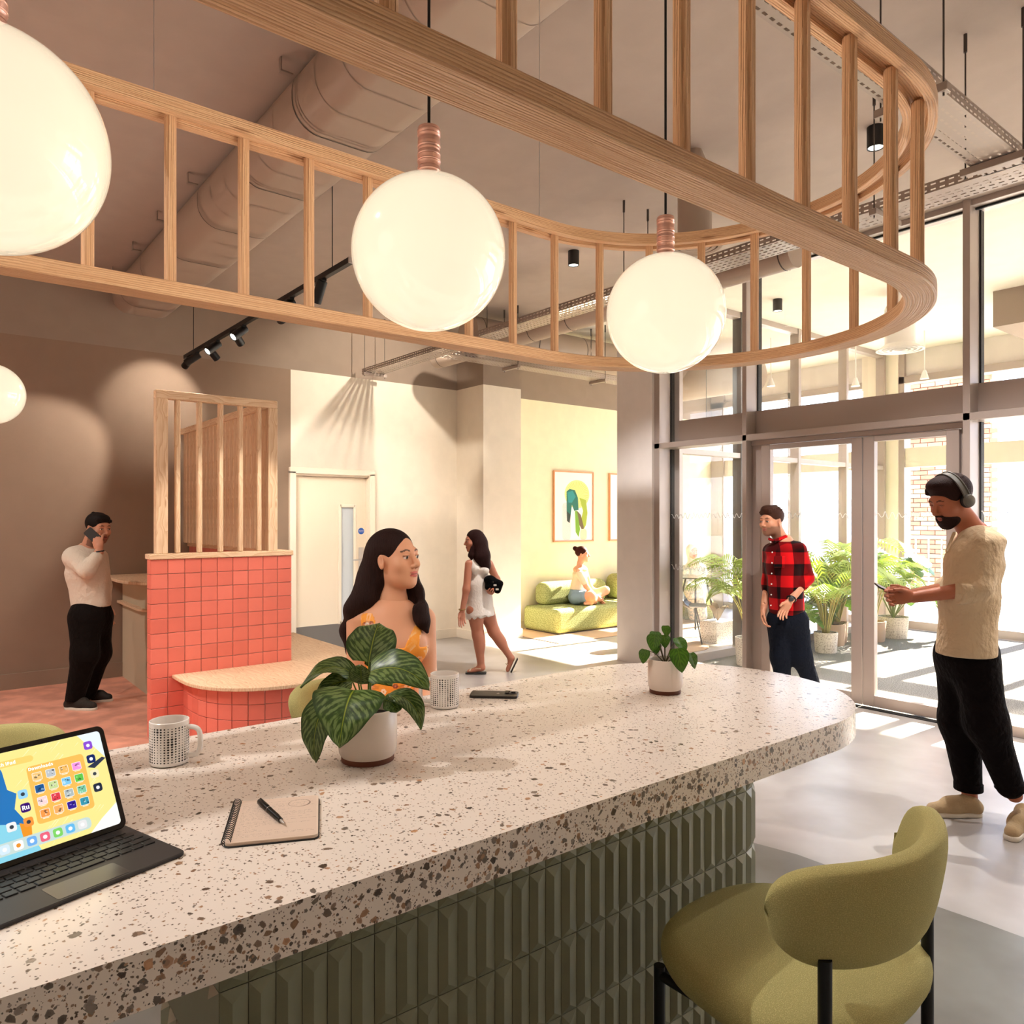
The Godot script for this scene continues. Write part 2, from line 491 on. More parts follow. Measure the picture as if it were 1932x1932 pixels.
# ---- bodies: smooth union of tapered capsules and ellipsoids, meshed as surface nets
class SDF:
	var kind := PackedInt32Array()
	var A := PackedVector3Array()
	var B := PackedVector3Array()
	var ra := PackedFloat32Array()
	var rb := PackedFloat32Array()
	var kk := PackedFloat32Array()
	var sub := PackedInt32Array()
	var bas: Array[Basis] = []
	var grow := 0.0

	func cap(a: Vector3, b: Vector3, r0: float, r1: float, k := 0.02, s := 0) -> void:
		kind.push_back(0); A.push_back(a); B.push_back(b); ra.push_back(r0); rb.push_back(r1); kk.push_back(k); sub.push_back(s); bas.append(Basis())
	func chain(pts: Array, rr: Array, k := 0.02) -> void:
		for i in pts.size() - 1: cap(pts[i], pts[i + 1], rr[i], rr[i + 1], k)
	func ell(o: Vector3, r: Vector3, k := 0.02, turn := Vector3.ZERO, s := 0) -> void:
		kind.push_back(1); A.push_back(o); B.push_back(r); ra.push_back(0); rb.push_back(0); kk.push_back(k); sub.push_back(s); bas.append(Basis.from_euler(turn).transposed())
	func ellb(o: Vector3, r: Vector3, k: float, B_: Basis, s := 0) -> void:
		kind.push_back(1); A.push_back(o); B.push_back(r); ra.push_back(0); rb.push_back(0); kk.push_back(k); sub.push_back(s); bas.append(B_.transposed())
	func rbox(o: Vector3, half: Vector3, rad: float, k := 0.01, turn := Vector3.ZERO, s := 0) -> void:
		kind.push_back(2); A.push_back(o); B.push_back(half - Vector3.ONE * rad); ra.push_back(rad); rb.push_back(0); kk.push_back(k); sub.push_back(s); bas.append(Basis.from_euler(turn).transposed())

	func one(i: int, p: Vector3) -> float:
		if kind[i] == 0:
			var a := A[i]
			var ab := B[i] - a
			var L := ab.length_squared()
			var t := 0.0 if L < 1e-10 else clampf((p - a).dot(ab) / L, 0.0, 1.0)
			return p.distance_to(a + ab * t) - (ra[i] + (rb[i] - ra[i]) * t)
		var q := bas[i] * (p - A[i])
		if kind[i] == 2:
			var e := q.abs() - B[i]
			return Vector3(maxf(e.x, 0), maxf(e.y, 0), maxf(e.z, 0)).length() + minf(maxf(e.x, maxf(e.y, e.z)), 0.0) - ra[i]
		var r := B[i]
		var s := q / r
		var k0 := s.length()
		var k1 := (s / r).length()
		return k0 * (k0 - 1.0) / k1 if k1 > 1e-6 else -minf(r.x, minf(r.y, r.z))

	func eval(p: Vector3, list: PackedInt32Array) -> float:
		var d := 1e6
		for i in list:
			var e := one(i, p)
			var k := kk[i]
			if sub[i] == 0:
				var h := maxf(k - absf(d - e), 0.0)
				d = minf(d, e) - (h * h * 0.25 / k if h > 0.0 else 0.0)
			else:
				e = -e
				var h := maxf(k - absf(d - e), 0.0)
				d = maxf(d, e) + (h * h * 0.25 / k if h > 0.0 else 0.0)
		return d - grow

	# clip: optional function of a point, kept where negative (an intersection)
	func build(mb: MB, cell: float, color = null, clip = null) -> void:
		var lo := Vector3.ONE * 1e6; var hi := -lo
		var all := PackedInt32Array()
		for i in kind.size():
			all.push_back(i)
			if sub[i]: continue
			if kind[i] == 0:
				var r := maxf(ra[i], rb[i])
				lo = lo.min(A[i].min(B[i]) - Vector3.ONE * r); hi = hi.max(A[i].max(B[i]) + Vector3.ONE * r)
			else:
				var r := B[i].length() + ra[i]
				lo = lo.min(A[i] - Vector3.ONE * r); hi = hi.max(A[i] + Vector3.ONE * r)
		lo -= Vector3.ONE * (grow + cell * 2); hi += Vector3.ONE * (grow + cell * 2)
		const NB := 4
		var bs := cell * NB
		var half := bs * 0.5
		var reach := half * 1.75
		var nx := int(ceil((hi.x - lo.x) / bs)); var ny := int(ceil((hi.y - lo.y) / bs)); var nz := int(ceil((hi.z - lo.z) / bs))
		var SX := nx * NB + 8; var SY := ny * NB + 8
		var ids := {}
		var cells := PackedInt32Array()
		var masks := PackedInt32Array()
		var vals := PackedFloat32Array(); vals.resize(125)
		var order := [0, 1, 5, 6, 25, 26, 30, 31]
		var clipped := clip != null
		for bz in nz:
			for by in ny:
				for bx in nx:
					var o := lo + Vector3(bx, by, bz) * bs
					var ce := o + Vector3.ONE * half
					var dmin := 1e6
					var near := 1e6
					var ds := PackedFloat32Array()
					for i in all:
						var e := one(i, ce)
						if sub[i] == 0: dmin = minf(dmin, e)
						if kind[i] == 1: e = minf(e, ce.distance_to(A[i]) - maxf(B[i].x, maxf(B[i].y, B[i].z)))
						ds.push_back(e)
						if sub[i] == 0: near = minf(near, e - kk[i] * 0.4)
					if near - grow > reach: continue
					var list := PackedInt32Array()
					var cut := false
					for i in all:
						if sub[i] == 0 and ds[i] < dmin + 2.2 * reach + kk[i] * 1.5: list.push_back(i)
						elif sub[i] == 1 and ds[i] < reach * 1.2 + kk[i]:
							list.push_back(i)
							cut = true
					if not cut and not clipped and eval(ce, list) < -reach * 3.0: continue
					var w := 0
					var pos := false; var neg := false
					for k in 5:
						for j in 5:
							for i in 5:
								var q := o + Vector3(i, j, k) * cell
								var d := eval(q, list)
								if clipped: d = maxf(d, clip.call(q))
								vals[w] = d
								if d < 0.0: neg = true
								else: pos = true
								w += 1
					if not (pos and neg): continue
					for k in NB:
						for j in NB:
							for i in NB:
								var b0 := i + j * 5 + k * 25
								var mask := 0
								for c in 8:
									if vals[b0 + order[c]] < 0.0: mask |= 1 << c
								if mask == 0 or mask == 255: continue
								var f0 := vals[b0]; var f1 := vals[b0 + 1]; var f2 := vals[b0 + 5]; var f3 := vals[b0 + 6]
								var f4 := vals[b0 + 25]; var f5 := vals[b0 + 26]; var f6 := vals[b0 + 30]; var f7 := vals[b0 + 31]
								var s := Vector3.ZERO
								var cnt := 0
								if (f0 < 0.0) != (f1 < 0.0): s += Vector3(f0 / (f0 - f1), 0, 0); cnt += 1
								if (f2 < 0.0) != (f3 < 0.0): s += Vector3(f2 / (f2 - f3), 1, 0); cnt += 1
								if (f4 < 0.0) != (f5 < 0.0): s += Vector3(f4 / (f4 - f5), 0, 1); cnt += 1
								if (f6 < 0.0) != (f7 < 0.0): s += Vector3(f6 / (f6 - f7), 1, 1); cnt += 1
								if (f0 < 0.0) != (f2 < 0.0): s += Vector3(0, f0 / (f0 - f2), 0); cnt += 1
								if (f1 < 0.0) != (f3 < 0.0): s += Vector3(1, f1 / (f1 - f3), 0); cnt += 1
								if (f4 < 0.0) != (f6 < 0.0): s += Vector3(0, f4 / (f4 - f6), 1); cnt += 1
								if (f5 < 0.0) != (f7 < 0.0): s += Vector3(1, f5 / (f5 - f7), 1); cnt += 1
								if (f0 < 0.0) != (f4 < 0.0): s += Vector3(0, 0, f0 / (f0 - f4)); cnt += 1
								if (f1 < 0.0) != (f5 < 0.0): s += Vector3(1, 0, f1 / (f1 - f5)); cnt += 1
								if (f2 < 0.0) != (f6 < 0.0): s += Vector3(0, 1, f2 / (f2 - f6)); cnt += 1
								if (f3 < 0.0) != (f7 < 0.0): s += Vector3(1, 1, f3 / (f3 - f7)); cnt += 1
								s /= cnt
								var P := o + (Vector3(i, j, k) + s) * cell
								var gx := (f1 - f0 + f3 - f2 + f5 - f4 + f7 - f6)
								var gy := (f2 - f0 + f3 - f1 + f6 - f4 + f7 - f5)
								var gz := (f4 - f0 + f5 - f1 + f6 - f2 + f7 - f3)
								var key := (bx * NB + i + 2) + SX * ((by * NB + j + 2) + SY * (bz * NB + k + 2))
								if color != null: mb.tint = color.call(P)
								ids[key] = mb.vert(P, Vector3(gx, gy, gz).normalized(), Vector2(P.x, P.y))
								cells.push_back(key)
								masks.push_back(mask)
		var SXY := SX * SY
		for q in cells.size():
			var key := cells[q]; var m := masks[q]
			var c0 := m & 1
			if c0 != ((m >> 1) & 1): link(mb, ids, key, key - SX, key - SX - SXY, key - SXY)
			if c0 != ((m >> 2) & 1): link(mb, ids, key, key - 1, key - 1 - SXY, key - SXY)
			if c0 != ((m >> 4) & 1): link(mb, ids, key, key - 1, key - 1 - SX, key - SX)
		mb.tint = Color(1, 1, 1)

	func link(mb: MB, ids: Dictionary, a: int, b: int, c: int, d: int) -> void:
		if ids.has(b) and ids.has(c) and ids.has(d):
			var i0: int = ids[a]; var i1: int = ids[b]; var i2: int = ids[c]; var i3: int = ids[d]
			mb.face(i0, i1, i2); mb.face(i0, i2, i3)
# ---------------------------------------------------------------- materials
func bumpy(m: StandardMaterial3D, img: Image, scale: Vector3, depth_cm: float, world := true) -> void:
	m.heightmap_enabled = true
	m.heightmap_texture = tex(img)
	m.heightmap_scale = depth_cm
	m.uv1_triplanar = true; m.uv1_world_triplanar = world
	m.uv1_scale = scale

func materials() -> void:
	var plaster := noise_img(256, 256, 0.03, 5, 5)
	var grain := noise_img(256, 256, 0.2, 9, 3)
	for q in [["taupe", Color(0.60, 0.535, 0.48)], ["brown_wall", Color(0.57, 0.485, 0.415)], ["cream_wall", Color(0.93, 0.89, 0.825)], ["yellow_wall", Color(0.95, 0.92, 0.79)], ["ceiling_paint", Color(0.70, 0.645, 0.60)], ["light_ceiling", Color(0.90, 0.87, 0.82)], ["column_grey", Color(0.86, 0.83, 0.81)]]:
		var m := mat(q[0], q[1], 0.85, 0.0, 0.3)
		m.uv1_triplanar = true; m.uv1_world_triplanar = true; m.uv1_scale = Vector3.ONE * 1.3
		m.albedo_texture = tex(ramp_img(noise_img(128, 128, 0.02, 31, 4), Color(0.982, 0.982, 0.982), Color(1, 1, 1), 0.2, 0.8)) if not M.has("mottle") else M.mottle.albedo_texture
		if not M.has("mottle"): M.mottle = m
	# floors
	var conc := ramp_img(noise_img(512, 512, 0.008, 3, 5), Color(0.80, 0.77, 0.745), Color(0.90, 0.885, 0.865), 0.25, 0.75)
	var fl := mat("concrete_floor", Color(0.77, 0.765, 0.77), 0.33, 0.0, 0.5)
	fl.albedo_texture = tex(conc); fl.uv1_triplanar = true; fl.uv1_world_triplanar = true; fl.uv1_scale = Vector3.ONE * 0.28
	var gf := mat("grey_floor", Color(0.57, 0.58, 0.57), 0.36, 0.0, 0.5)
	gf.albedo_texture = tex(conc); gf.uv1_triplanar = true; gf.uv1_world_triplanar = true; gf.uv1_scale = Vector3.ONE * 0.4
	var pk := mat("pink_floor", Color(0.90, 0.63, 0.53), 0.55, 0.0, 0.4)
	pk.albedo_texture = tex(ramp_img(noise_img(512, 512, 0.012, 8, 5), Color(0.86, 0.86, 0.86), Color(1, 1, 1), 0.25, 0.75)); pk.uv1_triplanar = true; pk.uv1_world_triplanar = true; pk.uv1_scale = Vector3.ONE * 0.5
	var mt := mat("entrance_mat", Color(0.68, 0.67, 0.66), 0.95, 0.0, 0.1)
	mt.albedo_texture = tex(ramp_img(noise_img(256, 256, 0.12, 6, 4), Color(0.55, 0.55, 0.55), Color(1, 1, 1), 0.25, 0.75)); bumpy(mt, grain, Vector3.ONE * 3.0, 0.8)
	var pv := mat("paving", Color(0.82, 0.80, 0.77), 0.9)
	pv.albedo_texture = M.mottle.albedo_texture; pv.uv1_triplanar = true; pv.uv1_scale = Vector3.ONE
	# woods
	var w := wood_img(Color(0.88, 0.72, 0.56), Color(0.79, 0.60, 0.44), Color(0.58, 0.40, 0.27), 21, 30.0, 2)
	var pine := mat("pine", Color(1, 1, 1), 0.5, 0.0, 0.4)
	pine.albedo_texture = tex(w[0]); pine.heightmap_enabled = true; pine.heightmap_texture = tex(w[1]); pine.heightmap_scale = 0.18
	pine.uv1_scale = Vector3(6.0, 1.1, 1)
	w = wood_img(Color(0.93, 0.82, 0.69), Color(0.87, 0.73, 0.575), Color(0.76, 0.57, 0.42), 57, 8.0, 2)
	var ash := mat("ash", Color(1, 1, 1), 0.5, 0.0, 0.4)
	ash.albedo_texture = tex(w[0]); ash.uv1_scale = Vector3(5.0, 1.2, 1)
	var dk := mat("walnut", Color(0.40, 0.22, 0.14), 0.5)
	dk.albedo_texture = tex(w[0]); dk.uv1_scale = Vector3(20, 8, 1)
	# metals and plain paints
	mat("frame_metal", Color(0.66, 0.61, 0.58), 0.42, 0.35, 0.5)
	mat("frame_dark", Color(0.30, 0.27, 0.25), 0.5, 0.3)
	mat("gasket", Color(0.05, 0.05, 0.05), 0.7)
	mat("black_metal", Color(0.035, 0.032, 0.03), 0.45, 0.2)
	mat("galvanised", Color(0.66, 0.61, 0.57), 0.42, 0.7)
	mat("duct_paint", Color(0.66, 0.59, 0.53), 0.5, 0.15)
	mat("steel", Color(0.80, 0.79, 0.78), 0.3, 0.9)
	mat("white_gloss", Color(0.92, 0.90, 0.88), 0.25)
	mat("door_paint", Color(0.93, 0.875, 0.785), 0.55)
	mat("door_frame", Color(0.95, 0.90, 0.82), 0.5)
	mat("kick_plate", Color(0.52, 0.51, 0.50), 0.4, 0.6)
	mat("grout", Color(0.86, 0.82, 0.78), 0.9)
	mat("white_film", Color(0.95, 0.95, 0.94), 0.6)
	var gl := mat("glass", Color(0.94, 0.97, 0.96, 0.05), 0.02, 0.0, 0.5)
	gl.transparency = BaseMaterial3D.TRANSPARENCY_ALPHA
	var fg := mat("frosted_glass", Color(0.80, 0.83, 0.85), 0.35, 0.0, 0.5)
	# fabrics
	var gr := mat("green_fabric", Color(0.84, 0.80, 0.56), 0.95, 0.0, 0.2)
	var weave := noise_img(256, 256, 0.25, 77, 2, FastNoiseLite.TYPE_CELLULAR)
	gr.albedo_texture = tex(ramp_img(weave, Color(0.78, 0.78, 0.74), Color(1, 1, 1), 0.2, 0.8)); bumpy(gr, weave, Vector3.ONE * 9.0, 0.12, false)
	gr.rim_enabled = true; gr.rim = 0.25; gr.rim_tint = 0.7
	var sf := mat("sofa_fabric", Color(0.72, 0.74, 0.52), 0.95, 0.0, 0.2)
	sf.albedo_texture = tex(ramp_img(noise_img(128, 128, 0.1, 78, 3), Color(0.72, 0.74, 0.66), Color(1, 1, 1), 0.3, 0.7)); bumpy(sf, weave, Vector3.ONE * 4.0, 0.3, false)

# ---------------------------------------------------------------- the room
func slab(called: String, lo: Vector3, hi: Vector3, m: String, label := "", bev := 0.0) -> MeshInstance3D:
	var b := MB.new()
	var o := (lo + hi) * 0.5
	b.box2(lo, hi, bev)
	return struct(called, b, M[m], label)

func structure() -> void:
	# floors
	slab("floor", W(-4, -3.2, -0.15), W(6.3, 8.5, 0), "concrete_floor", "pale polished concrete floor")
	slab("floor", W(6.3, 5.25, -0.15), W(11.2, 8.5, 0), "concrete_floor", "pale concrete floor of the lounge")
	slab("floor", W(6.3, -3.2, -0.15), W(11.2, 5.25, 0.0), "entrance_mat", "grey entrance matting of the vestibule")
	var b := MB.new()
	var poly := [Vector2(-4, 3.2), Vector2(-4, -0.4)]
	# grey inlay round the bar, its edge a long curve (x = u, y = z)
	for q in [Vector2(-0.5, -3.1), Vector2(1.4, -3.05), Vector2(2.2, -2.9), Vector2(2.7, -2.68), Vector2(3.05, -2.42), Vector2(3.233, -2.173), Vector2(3.285, -1.96), Vector2(3.292, -1.73), Vector2(3.296, -1.33), Vector2(3.307, -1.18), Vector2(3.311, -1.0), Vector2(3.32, 0.0), Vector2(3.5, 1.4), Vector2(4.0, 3.2)]:
		poly.append(q)
	b.prism(poly, 0.0005, 0.003)
	struct("floor", b, M.grey_floor, "mid grey inlaid floor round the bar, with a curved edge")
	b = MB.new()
	b.prism([Vector2(-4, -3.3), Vector2(-4, -8.38), Vector2(3.0, -8.38), Vector2(3.0, -6.6), Vector2(1.8, -5.0), Vector2(1.2, -4.2), Vector2(0.2, -3.5)], 0.0005, 0.004)
	struct("floor", b, M.pink_floor, "terracotta pink floor beside the booth")
	# ceilings
	slab("ceiling", W(-4.2, -3.4, 4.0), W(6.3, 8.6, 4.3), "ceiling_paint", "taupe painted ceiling")
	slab("ceiling", W(6.3, -3.4, 4.0), W(11.5, 8.6, 4.3), "light_ceiling", "pale ceiling of the vestibule and lounge")
	# back wall (left in the photograph): brown, then cream round the door, taupe band above 3.3 m
	slab("wall_back", W(-4.2, 8.38, 0), W(3.414, 8.6, 3.3), "brown_wall", "brown painted wall")
	slab("wall_back", W(-4.2, 8.38, 3.3), W(11.5, 8.6, 4.0), "taupe", "taupe band above the wall paint line")
	slab("wall_back", W(3.414, 8.38, 2.13), W(6.2, 8.6, 3.3), "cream_wall", "cream wall above the door")
	slab("wall_back", W(4.46, 8.38, 0), W(6.2, 8.6, 2.13), "cream_wall", "cream wall right of the door")
	slab("wall_back", W(3.414, 8.52, 0), W(4.46, 8.6, 2.13), "cream_wall", "wall behind the door")
	slab("wall_back", W(6.2, 8.38, 0), W(11.5, 8.6, 3.3), "yellow_wall", "pale yellow lounge wall")
	slab("wall_column", W(5.72, 7.78, 0), W(6.34, 8.39, 3.3), "cream_wall", "cream column beside the lounge")
	slab("wall_column", W(5.72, 7.78, 3.3), W(6.34, 8.39, 4.0), "taupe", "taupe top of the cream column")
	slab("wall_column", W(6.2, 5.39, 0), W(6.62, 5.9, 4.0), "column_grey", "grey column at the end of the glazing")
	slab("wall_side", W(-4.2, -3.4, 0), W(-4.0, 8.38, 4.0), "cream_wall", "cream side wall")
	slab("wall_front", W(-4.2, -3.4, 0), W(11.5, -3.2, 4.0), "cream_wall", "cream wall behind the viewpoint")
	slab("baseboard_back", W(-4, 8.362, 0), W(3.38, 8.385, 0.15), "brown_wall", "brown skirting", 0.003)
	slab("baseboard_back", W(4.55, 8.362, 0), W(5.72, 8.385, 0.12), "cream_wall", "cream skirting", 0.003)
	slab("baseboard_column", W(5.702, 7.762, 0), W(6.358, 8.37, 0.12), "cream_wall", "cream skirting round the column", 0.003)
	slab("baseboard_back", W(6.358, 8.362, 0), W(11.2, 8.385, 0.12), "yellow_wall", "pale skirting of the lounge", 0.003)
	# the cream fire door
	var d := struct_node("door_1", "cream door with a narrow vision panel and a grey kick plate", W(3.935, 8.38, 0))
	b = MB.new()
	for s in [-1.0, 1.0]: b.box(Vector3(s * 0.508, 1.065, 0.02), Vector3(0.075, 2.13, 0.05), 0.006)
	b.box(Vector3(0, 2.142, 0.02), Vector3(1.091, 0.075, 0.05), 0.006)
	for s in [-1.0, 1.0]: b.box(Vector3(s * 0.482, 1.05, -0.06), Vector3(0.03, 2.1, 0.12))
	b.box(Vector3(0, 2.1, -0.06), Vector3(0.99, 0.03, 0.12))
	part(d, "door_frame", b, M.door_frame)
	b = MB.new()
	var leaf_w := 0.93; var vx0 := 0.115; var vx1 := 0.315; var vy0 := 0.33; var vy1 := 1.74
	b.box2(Vector3(-leaf_w / 2, 0.005, -0.10), Vector3(vx0, 2.08, -0.055)); b.box2(Vector3(vx1, 0.005, -0.10), Vector3(leaf_w / 2, 2.08, -0.055))
	b.box2(Vector3(vx0, 0.005, -0.10), Vector3(vx1, vy0, -0.055)); b.box2(Vector3(vx0, vy1, -0.10), Vector3(vx1, 2.08, -0.055))
	part(d, "leaf", b, M.door_paint)
	b = MB.new()
	b.box2(Vector3(vx0 - 0.02, vy0 - 0.02, -0.06), Vector3(vx0 + 0.02, vy1 + 0.02, -0.042), 0.005); b.box2(Vector3(vx1 - 0.02, vy0 - 0.02, -0.06), Vector3(vx1 + 0.02, vy1 + 0.02, -0.042), 0.005)
	b.box2(Vector3(vx0, vy0 - 0.02, -0.06), Vector3(vx1, vy0 + 0.02, -0.042), 0.005); b.box2(Vector3(vx0, vy1 - 0.02, -0.06), Vector3(vx1, vy1 + 0.02, -0.042), 0.005)
	part(d, "beading", b, M.door_frame)
	b = MB.new(); b.box2(Vector3(vx0, vy0, -0.085), Vector3(vx1, vy1, -0.075))
	part(d, "vision_pane", b, M.frosted_glass)
	b = MB.new(); b.box2(Vector3(-leaf_w / 2 + 0.01, 0.01, -0.055), Vector3(leaf_w / 2 - 0.01, 0.318, -0.052))
	part(d, "kick_plate", b, M.kick_plate, "grey metal kick plate")
	b = MB.new(); b.box2(Vector3(0.365, 0.95, -0.055), Vector3(0.435, 1.23, -0.05), 0.002)
	part(d, "lock_plate", b, M.steel)
	b = MB.new(); b.tube([Vector3(0.40, 1.08, -0.05), Vector3(0.40, 1.08, 0.0)], 0.011, 10); b.tube([Vector3(0.40, 1.08, 0.0), Vector3(0.27, 1.08, 0.0)], 0.010, 10)
	part(d, "lever_handle", b, M.steel)
	b = MB.new(); b.lathe([Vector2(0.0, 0.0), Vector2(0.04, 0.0), Vector2(0.04, 0.002), Vector2(0.0, 0.002)], 28, Vector3.ZERO, Transform3D(Basis(Vector3(1, 0, 0), PI / 2), Vector3(0.40, 1.43, -0.055)))
	var sg := part(d, "fire_door_sign", b, mat("sign_blue", Color(0.05, 0.33, 0.70), 0.4), "round blue fire door notice")
	var k := 0
	for s in ["FIRE DOOR", "KEEP SHUT"]:
		var o := part(sg, "sign_text", text_mesh(s, 0.0125, 0.0004, true), M.white_gloss)
		o.position = Vector3(0.40, 1.438 - k * 0.017, -0.0525)
		k += 1

# ---------------------------------------------------------------- glazed fronts
func wave_strip(b: MB, path0: Vector3, along: Vector3, out: Vector3, length: float, sd: int, wid := 0.006) -> void:
	# a white looping line printed on the glass, as a narrow raised ribbon
	var rng := RandomNumberGenerator.new(); rng.seed = sd
	var pts := []
	var s := 0.0
	var sgn := 1.0
	while s < length:
		var st := rng.randf_range(0.02, 0.035)
		var amp := rng.randf_range(0.014, 0.034) * sgn
		for i in 6:
			var q := i / 6.0
			pts.append(Vector2(s + st * q, amp * sin(PI * q)))
		s += st; sgn = -sgn
	for i in pts.size() - 1:
		var a: Vector2 = pts[i]; var c: Vector2 = pts[i + 1]
		var d := (c - a).normalized(); var nn := Vector2(-d.y, d.x) * wid * 0.5
		var f := func(q: Vector2) -> Vector3: return path0 + along * q.x + Vector3(0, q.y, 0) + out
		b.quad(f.call(a - nn), f.call(c - nn + d * 0.001), f.call(c + nn + d * 0.001), f.call(a + nn), out)

func post(o: Node3D, u0: float, u1: float, p0: float, p1: float, h0: float, h1: float, m := "frame_metal", called := "mullion", bev := 0.003) -> void:
	var b := MB.new()
	b.box2(W(u0, p0, h0), W(u1, p1, h1), bev)
	part(o, called, b, M[m])

func pane(o: Node3D, lo: Vector3, hi: Vector3, called := "pane") -> void:
	# one sheet of glass
	var b := MB.new()
	if absf(lo.x - hi.x) < 0.001:
		b.quad(Vector3(lo.x, lo.y, lo.z), Vector3(lo.x, lo.y, hi.z), Vector3(lo.x, hi.y, hi.z), Vector3(lo.x, hi.y, lo.z), Vector3(-1, 0, 0))
	else:
		b.quad(Vector3(lo.x, lo.y, lo.z), Vector3(hi.x, lo.y, lo.z), Vector3(hi.x, hi.y, lo.z), Vector3(lo.x, hi.y, lo.z), Vector3(0, 0, 1))
	part(o, called, b, M.glass)

func glazing() -> void:
	# ---- inner front, u = 6.235 .. 6.465
	var U0 := 6.235; var U1 := 6.465; var UG := 6.42
	var o := struct_node("window_1", "taupe framed glazed front between the bar room and the vestibule")
	var posts := [[5.318, 5.39], [4.248, 4.295], [2.303, 2.354], [0.35, 0.40], [-1.6, -1.55], [-3.2, -3.15]]
	for q in posts:
		post(o, U0, U1, q[0], q[1], 0.0, 4.0)
		post(o, U1 - 0.05, U1 + 0.01, q[0] - 0.012, q[1] + 0.012, 0.0, 4.0, "gasket", "gasket", 0.0)
	post(o, U0, U1, -3.2, 5.39, 2.332, 2.389, "frame_metal", "transom")
	post(o, U0 + 0.03, U1, -3.2, 5.39, 3.955, 4.0, "frame_metal", "head")
	post(o, U0 + 0.1, U0 + 0.12, -3.2, 5.39, 3.94, 3.956, "gasket", "gasket", 0.0)
	for i in posts.size() - 1:
		var a: float = posts[i][0]; var c: float = posts[i + 1][1]
		post(o, UG - 0.03, UG - 0.01, c, a if i else 5.18, 2.389, 2.626, "frame_metal", "spandrel_panel", 0.0)
		pane(o, W(UG, c, 2.389), W(UG, a, 3.955))
		if i != 1:
			pane(o, W(UG, c, 0.08), W(UG, a, 2.332))
			post(o, U0 + 0.05, U1, c, a, 0.0, 0.08, "frame_metal", "sill")
	# print on the fixed panes and the doors
	for q in [[5.318, 4.295, UG - 0.001], [2.303, 0.4, UG - 0.001]]:
		var b := MB.new()
		wave_strip(b, W(q[2], q[0], 1.615), Vector3(0, 0, 1), Vector3(-0.0006, 0, 0), q[0] - q[1], 4 + int(q[0]))
		wave_strip(b, W(q[2], q[0], 1.07), Vector3(0, 0, 1), Vector3(-0.0006, 0, 0), q[0] - q[1], 14 + int(q[0]))
		part(o, "manifestation", b, M.white_film, "white looping line printed on the glass")
	# ---- double door between the posts
	var d := struct_node("door_2", "pair of tall glazed doors with taupe metal stiles")
	post(d, 6.33, 6.46, 4.14, 4.248, 0, 2.332, "frame_metal", "jamb")
	post(d, 6.33, 6.46, 2.354, 2.40, 0, 2.332, "frame_metal", "jamb")
	post(d, 6.31, 6.46, 2.354, 4.248, 2.285, 2.332, "frame_metal", "door_head")
	for q in [[4.13, 3.16], [3.152, 2.402]]:
		var a: float = q[0]; var c: float = q[1]
		post(d, 6.30, 6.36, a - 0.095, a, 0.015, 2.28, "frame_metal", "stile")
		post(d, 6.30, 6.36, c, c + 0.095, 0.015, 2.28, "frame_metal", "stile")
		post(d, 6.30, 6.36, c + 0.095, a - 0.095, 0.015, 0.108, "frame_metal", "kick_rail")
		post(d, 6.30, 6.36, c + 0.095, a - 0.095, 2.235, 2.28, "frame_metal", "top_rail")
		pane(d, W(6.33, c + 0.095, 0.108), W(6.33, a - 0.095, 2.235))
		var b := MB.new()
		wave_strip(b, W(6.329, a - 0.095, 1.615), Vector3(0, 0, 1), Vector3(-0.0006, 0, 0), a - c - 0.19, 40 + int(a * 3))
		part(d, "manifestation", b, M.white_film, "white looping line printed on the glass")
	post(d, 6.235, 6.30, 2.3, 4.3, 0.0, 0.006, "gasket", "threshold_grating", 0.0)
	# ---- side partition between vestibule and lounge, p = 5.3
	o = struct_node("window_2", "glazed side screen between the vestibule and the lounge")
	var us := [6.5, 7.62, 8.85, 10.05, 11.12]
	for i in us.size():
		post(o, us[i] - 0.03, us[i] + 0.03, 5.24, 5.36, 0, 4.0, "frame_metal" if i != 1 else "frame_dark")
	post(o, 6.5, 11.12, 5.25, 5.35, 2.29, 2.35, "frame_metal", "transom")
	post(o, 6.5, 11.12, 5.25, 5.35, 0.0, 0.09, "frame_metal", "sill")
	post(o, 6.5, 11.12, 5.25, 5.35, 3.93, 4.0, "frame_metal", "head")
	for i in us.size() - 1:
		pane(o, W(us[i] + 0.03, 5.3, 0.09), W(us[i + 1] - 0.03, 5.3, 2.29))
		pane(o, W(us[i] + 0.03, 5.3, 2.35), W(us[i + 1] - 0.03, 5.3, 3.93))
	# ---- outer front, u = 11.2 .. 11.4
	o = struct_node("window_3", "outer glazed front with pale panels at door-head height")
	var op := [[8.36, 8.10], [6.85, 6.77], [5.62, 5.60], [5.09, 5.0], [4.22, 4.14], [3.45, 3.28], [2.60, 2.48], [1.62, 1.54], [0.72, 0.60], [-0.28, -0.36], [-1.3, -1.38], [-2.3, -2.38]]
	for q in op: post(o, 11.2, 11.4, q[1], q[0], 0.0, 4.0, "frame_metal")
	post(o, 11.18, 11.42, 5.08, 5.61, 0.0, 4.0, "cream_wall", "pier")
	for r in [[-3.2, 5.09], [5.6, 8.38]]:
		post(o, 11.22, 11.4, r[0], r[1], 0.0, 0.115, "frame_metal", "sill")
		post(o, 11.24, 11.38, r[0], r[1], 2.32, 2.6, "light_ceiling", "spandrel_panel")
		post(o, 11.2, 11.4, r[0], r[1], 3.53, 3.63, "frame_metal", "transom")
		post(o, 11.26, 11.36, r[0], r[1], 3.63, 4.0, "column_grey", "top_panel")
		pane(o, W(11.33, r[0], 0.115), W(11.33, r[1], 2.32))
		pane(o, W(11.33, r[0], 2.6), W(11.33, r[1], 3.53))

